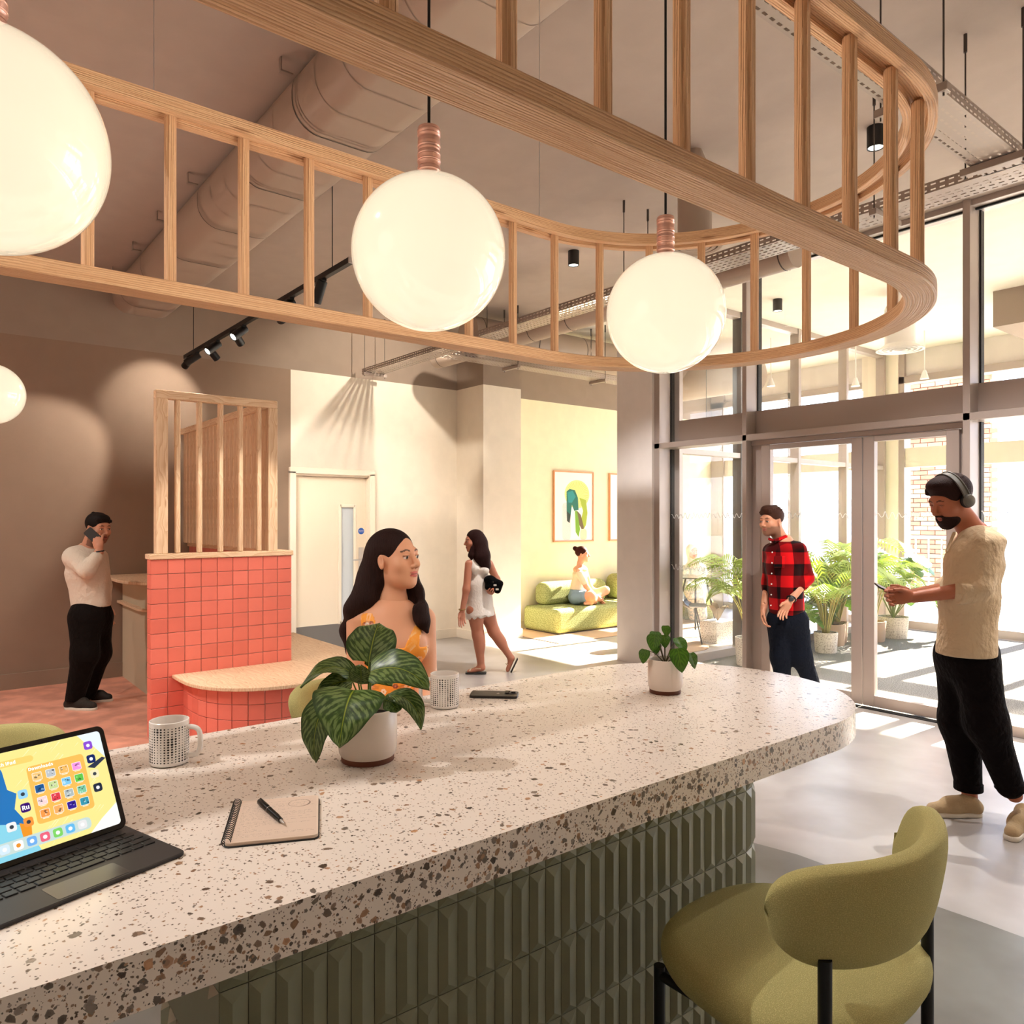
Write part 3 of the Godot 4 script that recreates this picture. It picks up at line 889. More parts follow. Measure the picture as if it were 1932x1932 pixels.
# ---------------------------------------------------------------- outside
func outside() -> void:
	slab("floor", W(11.2, -30, -0.2), W(60, 40, -0.02), "paving", "pale terrace paving outside")
	# brick walls beyond the glass, brick by brick
	var brick_mesh := []
	var brick_mat := []
	for i in 4:
		var b := MB.new()
		b.box(Vector3.ZERO, Vector3(0.13, 0.086, 0.287), 0.004)
		brick_mesh.append(b.mesh())
		var m := mat("brick_%d" % i, [Color(0.74, 0.50, 0.38), Color(0.80, 0.58, 0.44), Color(0.66, 0.44, 0.34), Color(0.82, 0.65, 0.52)][i], 0.9)
		m.albedo_texture = M.mottle.albedo_texture; m.uv1_triplanar = true; m.uv1_scale = Vector3.ONE * 4.0
		brick_mat.append(m)
	var half := MB.new(); half.box(Vector3.ZERO, Vector3(0.13, 0.086, 0.138), 0.004)
	var half_mesh := half.mesh()
	var rng := RandomNumberGenerator.new(); rng.seed = 12
	for w in [["wall_brick", 17.5, 5.92, 8.17, 5.05, "toothed brick wall outside the glazing"], ["wall_brick_pier", 17.5, 13.1, 13.41, 4.5, "narrow brick pier outside the lounge window"]]:
		var o := struct_node(w[0], w[5], W(w[1], (w[2] + w[3]) / 2, 0))
		var ext: float = w[3] - w[2]
		var b := MB.new()
		b.box2(Vector3(0.0, 0, -ext / 2 + 0.12), Vector3(0.2, w[4], ext / 2 - (0.12 if ext > 0.5 else 0.02)))
		part(o, "mortar", b, mat("mortar", Color(0.72, 0.68, 0.63), 0.95))
		var rows := int(w[4] / 0.101)
		for r in rows:
			var q := -ext / 2.0 + (0.0 if r % 2 else 0.1515)
			while q < ext / 2.0 - 0.05:
				var k := rng.randi_range(0, 3)
				var hl: bool = q + 0.303 > ext / 2.0 + 0.01
				var m := part(o, "brick", half_mesh if hl else brick_mesh[k], brick_mat[k])
				m.position = Vector3(-0.06 + rng.randf_range(-0.004, 0.004), r * 0.101 + 0.05, q + (0.074 if hl else 0.1515))
				q += 0.303
	# railing at the terrace edge
	var t := thing("terrace_railing", "pale metal railing with upright bars on the terrace outside", "railing", W(16.2, 4.6, -0.02))
	var b := MB.new(); b.box(Vector3(0, 1.22, 0), Vector3(0.06, 0.05, 9.0), 0.004)
	part(t, "top_rail", b, M.white_gloss)
	b = MB.new(); b.box(Vector3(0, 0.10, 0), Vector3(0.04, 0.04, 9.0), 0.004)
	part(t, "bottom_rail", b, M.white_gloss)
	var bar := MB.new(); bar.box(Vector3.ZERO, Vector3(0.018, 1.2, 0.018))
	var bm := bar.mesh()
	for i in 36:
		var q := part(t, "bar", bm, M.white_gloss)
		q.position = Vector3(0, 0.61, -4.4 + i * 0.25)
	# neighbouring block across the terrace, pale, far off
	t = thing("neighbour_building", "pale rendered building across the terrace", "building", W(30, 2, -0.02))
	b = MB.new(); b.box2(Vector3(0, 0, -14), Vector3(6, 2.2, 12))
	part(t, "wall", b, mat("far_render", Color(0.93, 0.92, 0.90), 0.9))
	b = MB.new(); b.box2(Vector3(-0.15, 2.2, -14.15), Vector3(6.15, 2.35, 12.15), 0.02)
	part(t, "coping", b, M.paving)
# ---------------------------------------------------------------- terrazzo bar
func chips(img: Image, count: int, px_per_m: float, rng: RandomNumberGenerator, big: float) -> void:
	var cols := [Color(0.56, 0.47, 0.40), Color(0.66, 0.52, 0.42), Color(0.42, 0.37, 0.33), Color(0.50, 0.45, 0.41), Color(0.72, 0.55, 0.42), Color(0.60, 0.55, 0.51), Color(0.36, 0.29, 0.24)]
	var w := img.get_width(); var h := img.get_height()
	for i in count:
		var q := rng.randf()
		var r := (0.0007 + 0.0022 * q * q) if rng.randf() > big else rng.randf_range(0.003, 0.0085)
		r *= px_per_m
		var n := rng.randi_range(5, 7)
		var c := Vector2(rng.randf() * w, rng.randf() * h)
		var st := rng.randf_range(0.55, 0.95)
		var rot := rng.randf() * TAU
		var col: Color = cols[rng.randi_range(0, cols.size() - 1)] * rng.randf_range(0.75, 1.1)
		if r < 0.002 * px_per_m: col = col * 0.85
		var pts := []
		for k in n:
			var an := TAU * (k + rng.randf_range(-0.3, 0.3)) / n
			var l := Vector2(cos(an), sin(an) * st) * r * rng.randf_range(0.75, 1.2)
			pts.append(c + l.rotated(rot))
		poly_fill(img, pts, col)
		if r > 0.0035 * px_per_m:  # a vein or a second tone inside the larger chips
			var pts2 := []
			for p in pts: pts2.append(c + (p - c) * 0.55 + Vector2(r * 0.15, 0).rotated(rot))
			poly_fill(img, pts2, col * rng.randf_range(0.85, 1.12))

func stadium(u0: float, uc: float, pc: float, r: float, n := 40) -> Array:
	var a := [Vector2(u0, -(pc - r))]
	for i in n + 1:
		var th := -PI / 2 + PI * i / n
		a.append(Vector2(uc + r * cos(th), -(pc + r * sin(th))))
	a.append(Vector2(u0, -(pc + r)))
	return a

func bar() -> void:
	var rng := RandomNumberGenerator.new(); rng.seed = 7
	var base_col := Color(0.91, 0.87, 0.83)
	var im := Image.create(2048, 1024, false, Image.FORMAT_RGB8); im.fill(base_col)
	chips(im, 31000, 830.0, rng, 0.042)   # 2.47 m x 1.23 m
	var top := mat("terrazzo", Color(1, 1, 1), 0.22, 0.0, 0.5)
	top.albedo_texture = tex(im); top.uv1_scale = Vector3(1.0 / 2.4675, 1.0 / 1.2337, 1)
	var im2 := Image.create(2048, 128, false, Image.FORMAT_RGB8); im2.fill(base_col)
	chips(im2, 2800, 1600.0, rng, 0.115)   # 1.28 m x 0.08 m
	var edge := mat("terrazzo_edge", Color(1, 1, 1), 0.3, 0.0, 0.5)
	edge.albedo_texture = tex(im2); edge.uv1_scale = Vector3(1.0 / 1.28, 1.0 / 0.08, 1)
	# slab: top and bottom in one texture, the edge in another
	var t := thing("bar_counter", "long terrazzo topped bar with a rounded end on a green tiled pedestal", "bar", W(1.2, 1.515, 0))
	var out := stadium(-2.2, 1.925, 1.515, 0.475, 56)
	for i in out.size(): out[i] -= Vector2(1.2, -1.515)
	var b := MB.new()
	var m := out.size()
	var tr := Geometry2D.triangulate_polygon(PackedVector2Array(out))
	for s in [0.975, 1.05]:
		var q0 := b.v.size()
		for q in out: b.vert(Vector3(q.x, s, q.y), Vector3(0, 1 if s > 1.0 else -1, 0), q)
		for i in range(0, tr.size(), 3): b.face(q0 + tr[i], q0 + tr[i + 1], q0 + tr[i + 2])
	part(t, "worktop", b, top, "pale terrazzo with brown and grey chips")
	b = MB.new()
	var al := 0.0
	for i in m:
		var a: Vector2 = out[i]; var c: Vector2 = out[(i + 1) % m]
		var ea: Vector2 = (a - out[(i - 1 + m) % m]).normalized(); var e := (c - a).normalized(); var ec: Vector2 = (out[(i + 2) % m] - c).normalized()
		var fn := Vector2(-e.y, e.x)
		var mid := (a + c) * 0.5
		if fn.dot(mid - Vector2(0.3, 0)) < 0.0: fn = -fn
		var na := fn; var nc := fn
		if ea.dot(e) > 0.9: na = (Vector2(-ea.y, ea.x) * signf(Vector2(-ea.y, ea.x).dot(fn)) + fn).normalized()
		if ec.dot(e) > 0.9: nc = (Vector2(-ec.y, ec.x) * signf(Vector2(-ec.y, ec.x).dot(fn)) + fn).normalized()
		var L := a.distance_to(c)
		var i0 := b.vert(Vector3(a.x, 0.975, a.y), Vector3(na.x, 0, na.y), Vector2(al, 0.0)); var i1 := b.vert(Vector3(c.x, 0.975, c.y), Vector3(nc.x, 0, nc.y), Vector2(al + L, 0.0))
		var i2 := b.vert(Vector3(c.x, 1.05, c.y), Vector3(nc.x, 0, nc.y), Vector2(al + L, 0.075)); var i3 := b.vert(Vector3(a.x, 1.05, a.y), Vector3(na.x, 0, na.y), Vector2(al, 0.075))
		b.face(i0, i1, i2); b.face(i0, i2, i3)
		al += L
	part(t, "worktop_edge", b, edge)
	# pedestal: core and faceted tiles
	var r := 0.185
	var u0 := 0.415; var uc := 1.925
	var core := stadium(u0 + 0.006, uc, 1.515, r - 0.006, 24)
	for i in core.size(): core[i] -= Vector2(1.2, -1.515)
	b = MB.new(); b.prism(core, 0.0, 0.975)
	part(t, "pedestal_core", b, mat("green_grout", Color(0.16, 0.17, 0.125), 0.9))
	var tm := mat("green_tile", Color(0.52, 0.52, 0.42), 0.42, 0.0, 0.5)
	tm.albedo_texture = M.mottle.albedo_texture; tm.uv1_triplanar = true; tm.uv1_scale = Vector3.ONE * 3.0
	var rows := [[0.0, 0.052], [0.052, 0.235], [0.235, 0.418], [0.418, 0.60], [0.60, 0.782], [0.782, 0.964]]
	var shapes := {}
	var pitch := 0.0495
	var spots := []   # [position on the face, outward direction]
	var n := int((uc - u0) / pitch)
	for i in n + 1: spots.append([Vector3(u0 + pitch * (i + 0.5), 0, -(1.515 - r)), Vector3(0, 0, 1)])
	var arc0 := u0 + pitch * (n + 1) - uc
	var k := 0
	while true:
		var s := arc0 + pitch * (k + 0.5)
		if s > PI * r * 0.8: break
		var th := -PI / 2 + s / r
		spots.append([Vector3(uc + r * cos(th), 0, -(1.515 + r * sin(th))), Vector3(cos(th), 0, -sin(th))])
		k += 1
	for i in 7: spots.append([Vector3(u0, 0, -(1.515 - r + pitch * 0.5 + i * 0.0529)), Vector3(-1, 0, 0)])
	var tiles := 0
	for q in spots:
		for ri in rows.size():
			if ri < 2 and (q[0].x < 0.0): continue
			var h: float = rows[ri][1] - rows[ri][0]
			if not shapes.has(ri):
				var tb := MB.new()
				var w := pitch * 0.5 - 0.0007; var hh := h * 0.5 - 0.0009
				var e := minf(0.022, hh * 0.6); var y0 := 0.001; var d := 0.0105
				# hipped facets: low long edges, a narrow flat crest set off centre
				var c0 := Vector3(-0.006, -hh + e, d); var c1 := Vector3(-0.006, hh - e, d)
				var lo := [Vector3(-w, -hh, y0), Vector3(w, -hh, y0), Vector3(w, hh, y0), Vector3(-w, hh, y0)]
				tb.quad(lo[0], c0, c1, lo[3], Vector3(-1, 0, 0.4)); tb.quad(c0, lo[1], lo[2], c1, Vector3(0.4, 0, 1))
				tb.tri(lo[0], lo[1], c0, Vector3(0, -1, 1)); tb.tri(lo[3], lo[2], c1, Vector3(0, 1, 1))
				for z in 4:
					var p: Vector3 = lo[z]; var p2: Vector3 = lo[(z + 1) % 4]
					tb.quad(p, p2, p2 - Vector3(0, 0, 0.006), p - Vector3(0, 0, 0.006), Vector3(p.x + p2.x, p.y + p2.y, 0))
				shapes[ri] = tb.mesh()
			var o := part(t, "tile", shapes[ri], tm)
			var dir: Vector3 = q[1]
			o.position = Vector3(q[0].x - 1.2, (rows[ri][0] + rows[ri][1]) * 0.5, q[0].z + 1.515)
			o.rotation.y = atan2(dir.x, dir.z)
			tiles += 1

# ---------------------------------------------------------------- suspended timber ring
func ring() -> void:
	var R := 0.694; var uc := 1.885; var pc := 1.515
	var t := thing("timber_ring", "suspended pine ring with upright balusters hanging over the bar", "ceiling feature", W(uc, pc, 2.188))
	var path := func(r: float) -> Array:
		var a := []
		for i in 26: a.append(Vector3(-4.0 + 4.0 * i / 25.0, 0, r))
		for i in range(1, 48): a.append(Vector3(r * sin(PI * i / 48.0), 0, r * cos(PI * i / 48.0)))
		for i in 26: a.append(Vector3(-4.0 * i / 25.0, 0, -r))
		return a
	var rm := R - 0.04
	var c := 0.003
	var b := MB.new()
	b.sweep(path.call(rm), [Vector2(-0.04 + c, 0), Vector2(0.04 - c, 0), Vector2(0.04, c), Vector2(0.04, 0.04 - c), Vector2(0.04 - c, 0.04), Vector2(-0.04 + c, 0.04), Vector2(-0.04, 0.04 - c), Vector2(-0.04, c)])
	part(t, "lower_rail", b, M.pine)
	b = MB.new()   # grooved underneath, the balusters run up into the groove
	var y := 0.488
	for s in [-1.0, 1.0]:
		b.sweep(path.call(rm + s * 0.03), [Vector2(-0.012, y), Vector2(0.012, y), Vector2(0.012, y + 0.04), Vector2(-0.012, y + 0.04)])
	b.sweep(path.call(rm), [Vector2(-0.019, y + 0.016), Vector2(0.019, y + 0.016), Vector2(0.019, y + 0.04), Vector2(-0.019, y + 0.04)])
	part(t, "upper_rail", b, M.pine)
	var bb := MB.new()
	bb.box(Vector3.ZERO, Vector3(0.028, 0.47, 0.030), 0.008)
	var bm := bb.mesh()
	var spots := []
	for i in 18: spots.append([Vector3(1.857 - 0.197 * i - uc, 0, rm), 0.0])
	for i in range(1, 11):
		var s := 0.2035 * i - 0.028
		var th := s / rm
		spots.append([Vector3(rm * sin(th), 0, rm * cos(th)), th])
	for i in 18: spots.append([Vector3(1.729 - 0.197 * i - uc, 0, -rm), 0.0])
	for q in spots:
		var o := part(t, "baluster", bm, M.pine)
		o.position = q[0] + Vector3(0, 0.268, 0); o.rotation.y = q[1]
	for q in [Vector3(0.506 - uc, 0, -rm), Vector3(1.858 - uc, 0, -rm), Vector3(0.506 - uc, 0, rm), Vector3(rm * 0.95, 0, rm * 0.31), Vector3(-2.9, 0, -rm), Vector3(-2.9, 0, rm)]:
		b = MB.new(); b.tube([q + Vector3(0, y + 0.03, 0), q + Vector3(0, 1.812, 0)], 0.0012, 5)
		part(t, "suspension_wire", b, M.steel)

# ---------------------------------------------------------------- lamps
func globe_lamp(at: Vector3, label: String, rad := 0.18) -> void:
	var t := thing("globe_pendant", label, "pendant lamp", at, 0.0, "opal globe pendant lamps")
	var gm := mat("opal_glow", Color(0.55, 0.50, 0.42), 0.12)
	gm.emission_enabled = true; gm.emission = Color(1.0, 0.94, 0.82); gm.emission_energy_multiplier = 1.0
	gm.clearcoat_enabled = true; gm.clearcoat = 1.0; gm.clearcoat_roughness = 0.02
	var b := MB.new()
	b.ball(Vector3.ZERO, Vector3.ONE * rad, 40, 64)
	part(t, "globe_lamp_shade", b, gm, "glowing opal glass globe")
	var cm := mat("copper", Color(0.88, 0.70, 0.64), 0.28, 0.85)
	b = MB.new()
	var prof := [Vector2(0.0, rad + 0.115)]
	var rng := RandomNumberGenerator.new(); rng.seed = 3
	prof.append(Vector2(0.025, rad + 0.115))
	var yy := rad + 0.112
	while yy > rad - 0.008:
		prof.append(Vector2(0.0262 + rng.randf_range(-0.0010, 0.0014), yy))
		yy -= rng.randf_range(0.0016, 0.0034)
	b.lathe(prof, 28)
	part(t, "ribbed_cap", b, cm, "ribbed copper cap")
	b = MB.new(); b.tube([Vector3(0, rad + 0.11, 0), Vector3(0, 4.0 - at.y, 0)], 0.0038, 8)
	part(t, "cable", b, M.black_metal)
	var l := OmniLight3D.new()
	l.name = "globe_light"
	l.light_color = Color(1.0, 0.95, 0.89); l.light_energy = 0.34; l.light_size = 0.16; l.omni_range = 14.0; l.omni_attenuation = 2.0; l.shadow_enabled = true
	t.add_child(l, true)

func spot_at(parent: Node3D, at: Vector3, dir: Vector3, energy: float, angle: float, col: Color) -> void:
	var l := SpotLight3D.new()
	l.name = "spot_light"
	l.light_color = col; l.light_energy = energy; l.spot_angle = angle; l.spot_angle_attenuation = 0.5; l.light_size = 0.02
	l.spot_range = 14.0; l.spot_attenuation = 2.0; l.shadow_enabled = true
	parent.add_child(l, true)
	l.position = at
	l.look_at_from_position(parent.position + at, parent.position + at + dir, Vector3.UP if absf(dir.normalized().y) < 0.95 else Vector3(1, 0, 0))

func lamps() -> void:
	globe_lamp(W(0.10, 1.515, 2.222), "opal globe lamp cut by the left edge, nearest the viewer")
	globe_lamp(W(0.955, 1.515, 2.222), "opal globe lamp in the middle of the ring, above the plant")
	globe_lamp(W(1.805, 1.515, 2.222), "opal globe lamp in the rounded end of the ring, nearest the glazing")
	globe_lamp(W(0.37, 5.45, 2.335), "opal globe lamp over the pink floor by the brown wall")
	globe_lamp(W(0.30, 6.30, 2.36), "farther opal globe lamp half hidden at the left edge")
	var disc_m := mat("lamp_lens", Color(1, 1, 1), 0.3)
	disc_m.emission_enabled = true; disc_m.emission = Color(0.97, 1.0, 0.97); disc_m.emission_energy_multiplier = 3.0
	# track with spot heads
	var t := thing("track_light", "black suspended lighting track with small spot heads", "track light", W(2.1, 6.0, 3.15))
	var b := MB.new()
	b.box(Vector3(0, 0.018, 0), Vector3(0.036, 0.036, 3.56), 0.002)
	part(t, "track", b, M.black_metal)
	b = MB.new(); b.box(Vector3(0, 0.018, 1.786), Vector3(0.038, 0.038, 0.012), 0.002)
	part(t, "end_cap", b, M.steel)
	for z in [1.52, -1.5]:
		b = MB.new(); b.tube([Vector3(0, 0.03, z), Vector3(0, 0.85, z)], 0.003, 6)
		part(t, "suspension_rod", b, M.black_metal)
	var heads := [[1.35, Vector3(-0.1, -1.0, -0.55)], [0.82, Vector3(-0.75, -0.6, 0.3)], [0.62, Vector3(0.6, -0.6, -0.9)], [-0.15, Vector3(-0.7, -0.6, 0.2)], [-0.32, Vector3(0.7, -0.55, -0.7)], [-0.82, Vector3(-0.7, -0.6, 0.2)], [-1.02, Vector3(0.75, -0.7, -0.3)], [-1.42, Vector3(-0.6, -0.5, -0.4)], [-1.64, Vector3(-0.1, -0.3, -0.7)]]
	var i := 0
	for q in heads:
		var d: Vector3 = q[1].normalized()
		var o := Vector3(0, -0.035, q[0])
		b = MB.new(); b.box(Vector3(0, -0.006, q[0]), Vector3(0.03, 0.018, 0.11), 0.002)
		b.tube([Vector3(0, -0.01, q[0]), o + d * 0.01], 0.006, 6)
		var h := part(t, "spot_bracket", b, M.black_metal)
		b = MB.new()
		var x := Transform3D(Basis(Quaternion(Vector3.UP, d)), o - d * 0.035)
		b.lathe([Vector2(0, 0), Vector2(0.031, 0), Vector2(0.034, 0.002), Vector2(0.034, 0.148), Vector2(0.031, 0.15), Vector2(0.030, 0.142), Vector2(0.0, 0.142)], 20, Vector3.ZERO, x)
		var hd := part(t, "spot_head", b, M.black_metal)
		b = MB.new(); b.lathe([Vector2(0.0295, 0.143), Vector2(0.0, 0.145)], 16, Vector3.ZERO, x)
		part(hd, "lamp_lens", b, disc_m)
		spot_at(t, o + d * 0.125, d, 3.6 if i < 8 else 0.9, 26.0 if i < 8 else 40.0, Color(1.0, 0.96, 0.91))
		i += 1
	# cylinder downlights
	var names := ["black cylinder downlight on the ceiling between the timber uprights", "black cylinder downlight under the ceiling, nearest the cable tray", "black cylinder downlight on the pale vestibule ceiling"]
	var k := 0
	for q in [W(4.675, 4.986, 4.0), W(4.643, 2.244, 4.0), W(7.47, 4.691, 4.0)]:
		t = thing("downlight", names[k], "downlight", q, 0.0, "black ceiling downlights")
		b = MB.new()
		b.lathe([Vector2(0, 0), Vector2(0.05, 0), Vector2(0.05, -0.128), Vector2(0.046, -0.13), Vector2(0.043, -0.124), Vector2(0.0, -0.124)], 32)
		part(t, "housing", b, M.black_metal)
		b = MB.new(); b.lathe([Vector2(0.042, -0.1245), Vector2(0.0, -0.127)], 24)
		part(t, "lamp_lens", b, disc_m)
		spot_at(t, Vector3(0, -0.135, 0), Vector3(0.0, -1, 0.001), 9.5, 55.0, Color(1.0, 0.985, 0.97))
		k += 1
	# further downlights of the same kind outside the picture, over the bar's near side and the room behind
	k = 0
	var where := ["over the aisle right of the bar", "left of the picture", "behind the viewpoint at the left", "behind the viewpoint at the right", "over the pink floor, left of the picture", "near the brown wall, left of the picture", "by the glazing, right of the picture"]
	for q in [W(1.7, -0.5, 4.0), W(-1.2, 2.6, 4.0), W(-1.2, -1.2, 4.0), W(3.2, -0.6, 4.0), W(-1.4, 4.8, 4.0), W(-1.4, 7.0, 4.0), W(5.2, 0.6, 4.0)]:
		t = thing("downlight", "black cylinder downlight on the ceiling " + where[k], "downlight", q, 0.0, "black ceiling downlights")
		b = MB.new()
		b.lathe([Vector2(0, 0), Vector2(0.05, 0), Vector2(0.05, -0.128), Vector2(0.046, -0.13), Vector2(0.043, -0.124), Vector2(0.0, -0.124)], 24)
		part(t, "housing", b, M.black_metal)
		b = MB.new(); b.lathe([Vector2(0.042, -0.1245), Vector2(0.0, -0.127)], 20)
		part(t, "lamp_lens", b, disc_m)
		spot_at(t, Vector3(0, -0.135, 0), Vector3(0.0, -1, 0.001), [17.0, 7.0, 8.0, 13.0, 7.0, 6.0, 6.0][k], 30.0 if k in [0, 2, 3] else 60.0, Color(1.0, 0.985, 0.97))
		k += 1
	# wall washer hung above the cable tray, lighting the cream wall
	t = thing("wall_washer", "black spot head aimed at the cream wall above the cable tray", "spot lamp", W(4.47, 6.6, 3.68))
	b = MB.new(); b.tube([Vector3(0, 0.04, 0), Vector3(0, 0.32, 0)], 0.006, 8)
	part(t, "stem", b, M.black_metal)
	var dd := Vector3(-0.02, -0.9, -1.78).normalized()
	var xx := Transform3D(Basis(Quaternion(Vector3.UP, dd)), -dd * 0.05)
	b = MB.new(); b.lathe([Vector2(0, 0), Vector2(0.034, 0.0), Vector2(0.036, 0.003), Vector2(0.036, 0.12), Vector2(0.033, 0.12), Vector2(0.032, 0.112), Vector2(0, 0.112)], 20, Vector3.ZERO, xx)
	part(t, "spot_head", b, M.black_metal)
	b = MB.new(); b.lathe([Vector2(0.031, 0.113), Vector2(0, 0.115)], 16, Vector3.ZERO, xx)
	part(t, "lamp_lens", b, disc_m)
	spot_at(t, dd * 0.08, dd, 3.6, 50.0, Color(1.0, 0.95, 0.88))
# ---------------------------------------------------------------- ducts and cable trays
func slotted(b: MB, L: float, w: float, rows: int, pitch: float, f: Callable) -> void:
	# a sheet of length L and width w with a slot in every cell; f maps (along, across) to a point
	var n := int(L / pitch); var px := L / n; var cw := w / rows
	var out := Vector3(0, 1, 0)
	for i in n:
		for r in rows:
			var x0 := i * px; var x1 := x0 + px; var y0 := r * cw; var y1 := y0 + cw
			var off := 0.0
			var a0 := x0 + px * 0.22; var a1 := x1 - px * 0.22; var c0 := y0 + cw * 0.36; var c1 := y1 - cw * 0.36
			b.quad(f.call(x0, y0), f.call(x1, y0), f.call(x1, c0), f.call(x0, c0), out)
			b.quad(f.call(x0, c1), f.call(x1, c1), f.call(x1, y1), f.call(x0, y1), out)
			b.quad(f.call(x0, c0), f.call(a0, c0), f.call(a0, c1), f.call(x0, c1), out)
			b.quad(f.call(a1, c0), f.call(x1, c0), f.call(x1, c1), f.call(a1, c1), out)

func tray(label: String, at: Vector3, turn: float, L: float, w: float, hangers: Array) -> void:
	var t := thing("cable_tray", label, "cable tray", at, turn)
	var b := MB.new()
	slotted(b, L, w, 5, 0.045, func(x: float, y: float) -> Vector3: return Vector3(x, 0, y - w / 2))
	part(t, "bed", b, M.galvanised, "perforated metal bed")
	for s in [-1.0, 1.0]:
		b = MB.new()
		slotted(b, L, 0.055, 2, 0.045, func(x: float, y: float) -> Vector3: return Vector3(x, y, s * w / 2))
		part(t, "side_rail", b, M.galvanised)
		b = MB.new(); b.box(Vector3(L / 2, 0.056, s * (w / 2 - 0.004)), Vector3(L, 0.0025, 0.01))
		part(t, "flange", b, M.galvanised)
	for x in hangers:
		b = MB.new(); b.box(Vector3(x, -0.02, 0), Vector3(0.04, 0.035, w + 0.09), 0.002)
		part(t, "bracket", b, M.galvanised)
		for s in [-1.0, 1.0]:
			b = MB.new(); b.tube([Vector3(x, -0.05, s * (w / 2 + 0.025)), Vector3(x, 4.0 - at.y, s * (w / 2 + 0.025))], 0.004, 6)
			b.tube([Vector3(x, 4.0 - at.y - 0.09, s * (w / 2 + 0.025)), Vector3(x, 4.0 - at.y, s * (w / 2 + 0.025))], 0.009, 8)
			part(t, "hanger_rod", b, M.frame_dark)

func rounded_rect(w: float, h: float, r: float, n := 6) -> Array:
	var a := []
	for q in [[w / 2 - r, h / 2 - r, 0.0], [-w / 2 + r, h / 2 - r, PI / 2], [-w / 2 + r, -h / 2 + r, PI], [w / 2 - r, -h / 2 + r, PI * 1.5]]:
		for i in n + 1:
			var an: float = q[2] + PI / 2 * i / n
			a.append(Vector2(q[0] + r * cos(an), q[1] + r * sin(an)))
	return a

func round_duct(label: String, pts: Array, r: float, joints := 0.55) -> void:
	var o: Vector3 = pts[0]
	var t := thing("round_duct", label, "duct", o)
	var loc := []
	for p in pts: loc.append(p - o)
	var b := MB.new(); b.tube(loc, r, 28)
	part(t, "pipe", b, M.duct_paint)
	for i in loc.size() - 1:
		var a: Vector3 = loc[i]; var c: Vector3 = loc[i + 1]
		var d := (c - a).normalized(); var L := a.distance_to(c)
		var s := 0.12
		while s < L:
			b = MB.new(); b.tube([a + d * (s - 0.005), a + d * (s + 0.005)], r + 0.0025, 28, false)
			part(t, "joint_band", b, M.frame_dark if int(s * 10) % 2 else M.duct_paint)
			s += joints

func services() -> void:
	# big flat-oval duct under the ceiling, running to the brown wall
	var t := thing("ventilation_duct", "large taupe flat oval duct under the ceiling, running to the brown wall", "duct", W(1.85, 8.38, 3.825))
	var sec := rounded_rect(0.56, 0.345, 0.15, 8)
	var L := 9.6
	var smooth := func(b: MB, z0: float, z1: float, grow: float) -> void:
		var rows := []
		for z in [z0, z1]:
			var row := []
			for i in sec.size() + 1:
				var q: Vector2 = sec[i % sec.size()]
				row.append(Vector3(q.x * (1 + grow / 0.3), q.y * (1 + grow / 0.17), z))
			rows.append(row)
		b.sheet(rows, [], -1.0)
	var b := MB.new()
	smooth.call(b, 0.0, L, 0.0)
	part(t, "casing", b, M.duct_paint)
	var z := 0.35
	var k := 0
	while z < L:
		for off in ([0.0] if k % 3 else [0.0, 0.035, 0.06]):
			b = MB.new(); smooth.call(b, z + off - 0.004, z + off + 0.004, 0.003)
			part(t, "seam_band", b, M.frame_dark if off == 0.0 and k % 3 == 0 else M.duct_paint)
		if k % 3 == 0:
			b = MB.new(); b.box(Vector3(-0.315, 0.10, z), Vector3(0.07, 0.010, 0.03), 0.002); b.box(Vector3(-0.345, 0.135, z), Vector3(0.006, 0.07, 0.03))
			part(t, "bracket", b, M.galvanised)
		z += 0.28; k += 1
	# trays
	tray("perforated cable tray crossing the room from the brown-and-cream wall towards the right", W(4.36, 8.25, 3.33), PI / -2.0, 7.2, 0.22, [0.12, 2.2, 4.3, 6.2])
	tray("perforated cable tray at the upper right, running towards the glazing", W(0.6, 1.41, 3.33), 0.0, 3.66, 0.2, [1.0, 2.62, 3.5])
	tray("perforated cable tray branching off above the cream column towards the lounge", W(4.48, 6.78, 3.33), 0.0, 3.4, 0.2, [0.9, 2.3])
	# round ducts
	round_duct("taupe round duct beside the long cable tray", [W(4.85, 7.5, 3.46), W(4.85, 2.9, 3.46)], 0.11)
	round_duct("wide taupe round duct crossing over into the lounge", [W(5.0, 7.1, 3.72), W(9.4, 7.1, 3.72)], 0.2, 0.8)
	round_duct("pale round duct in the lounge seen through the glazing", [W(8.9, 5.9, 3.55), W(8.9, 7.6, 3.55)], 0.24, 0.7)
	# supply diffusers on short drops
	var i := 0
	for q in [[W(4.02, 3.13, 4.0), 0.11, 0.62, "taupe round air diffuser on a drop pipe above the third globe"], [W(8.3, 3.75, 4.0), 0.15, 0.60, "white round air diffuser in the vestibule, below the ring's right end"]]:
		t = thing("air_diffuser", q[3], "air diffuser", q[0])
		var r: float = q[1]; var d: float = q[2]
		b = MB.new(); b.lathe([Vector2(r * 0.45, 0), Vector2(r, -0.16), Vector2(r, -d + 0.06), Vector2(r * 1.05, -d + 0.05), Vector2(r * 1.5, -d)], 32)
		part(t, "drop_pipe", b, M.duct_paint if i == 0 else M.white_gloss)
		for rr in [1.5, 1.15, 0.8, 0.45]:
			b = MB.new(); b.lathe([Vector2(r * rr, -d + 0.005), Vector2(r * rr + 0.012, -d - 0.01), Vector2(r * rr - 0.012, -d - 0.006), Vector2(r * rr - 0.014, -d + 0.006)], 32)
			part(t, "louvre_ring", b, M.duct_paint if i == 0 else M.white_gloss)
		i += 1
	# box bulkhead in the vestibule
	slab("ceiling_bulkhead", W(9.0, -1.5, 3.62), W(9.9, 3.1, 4.0), "taupe", "taupe boxed duct under the vestibule ceiling")
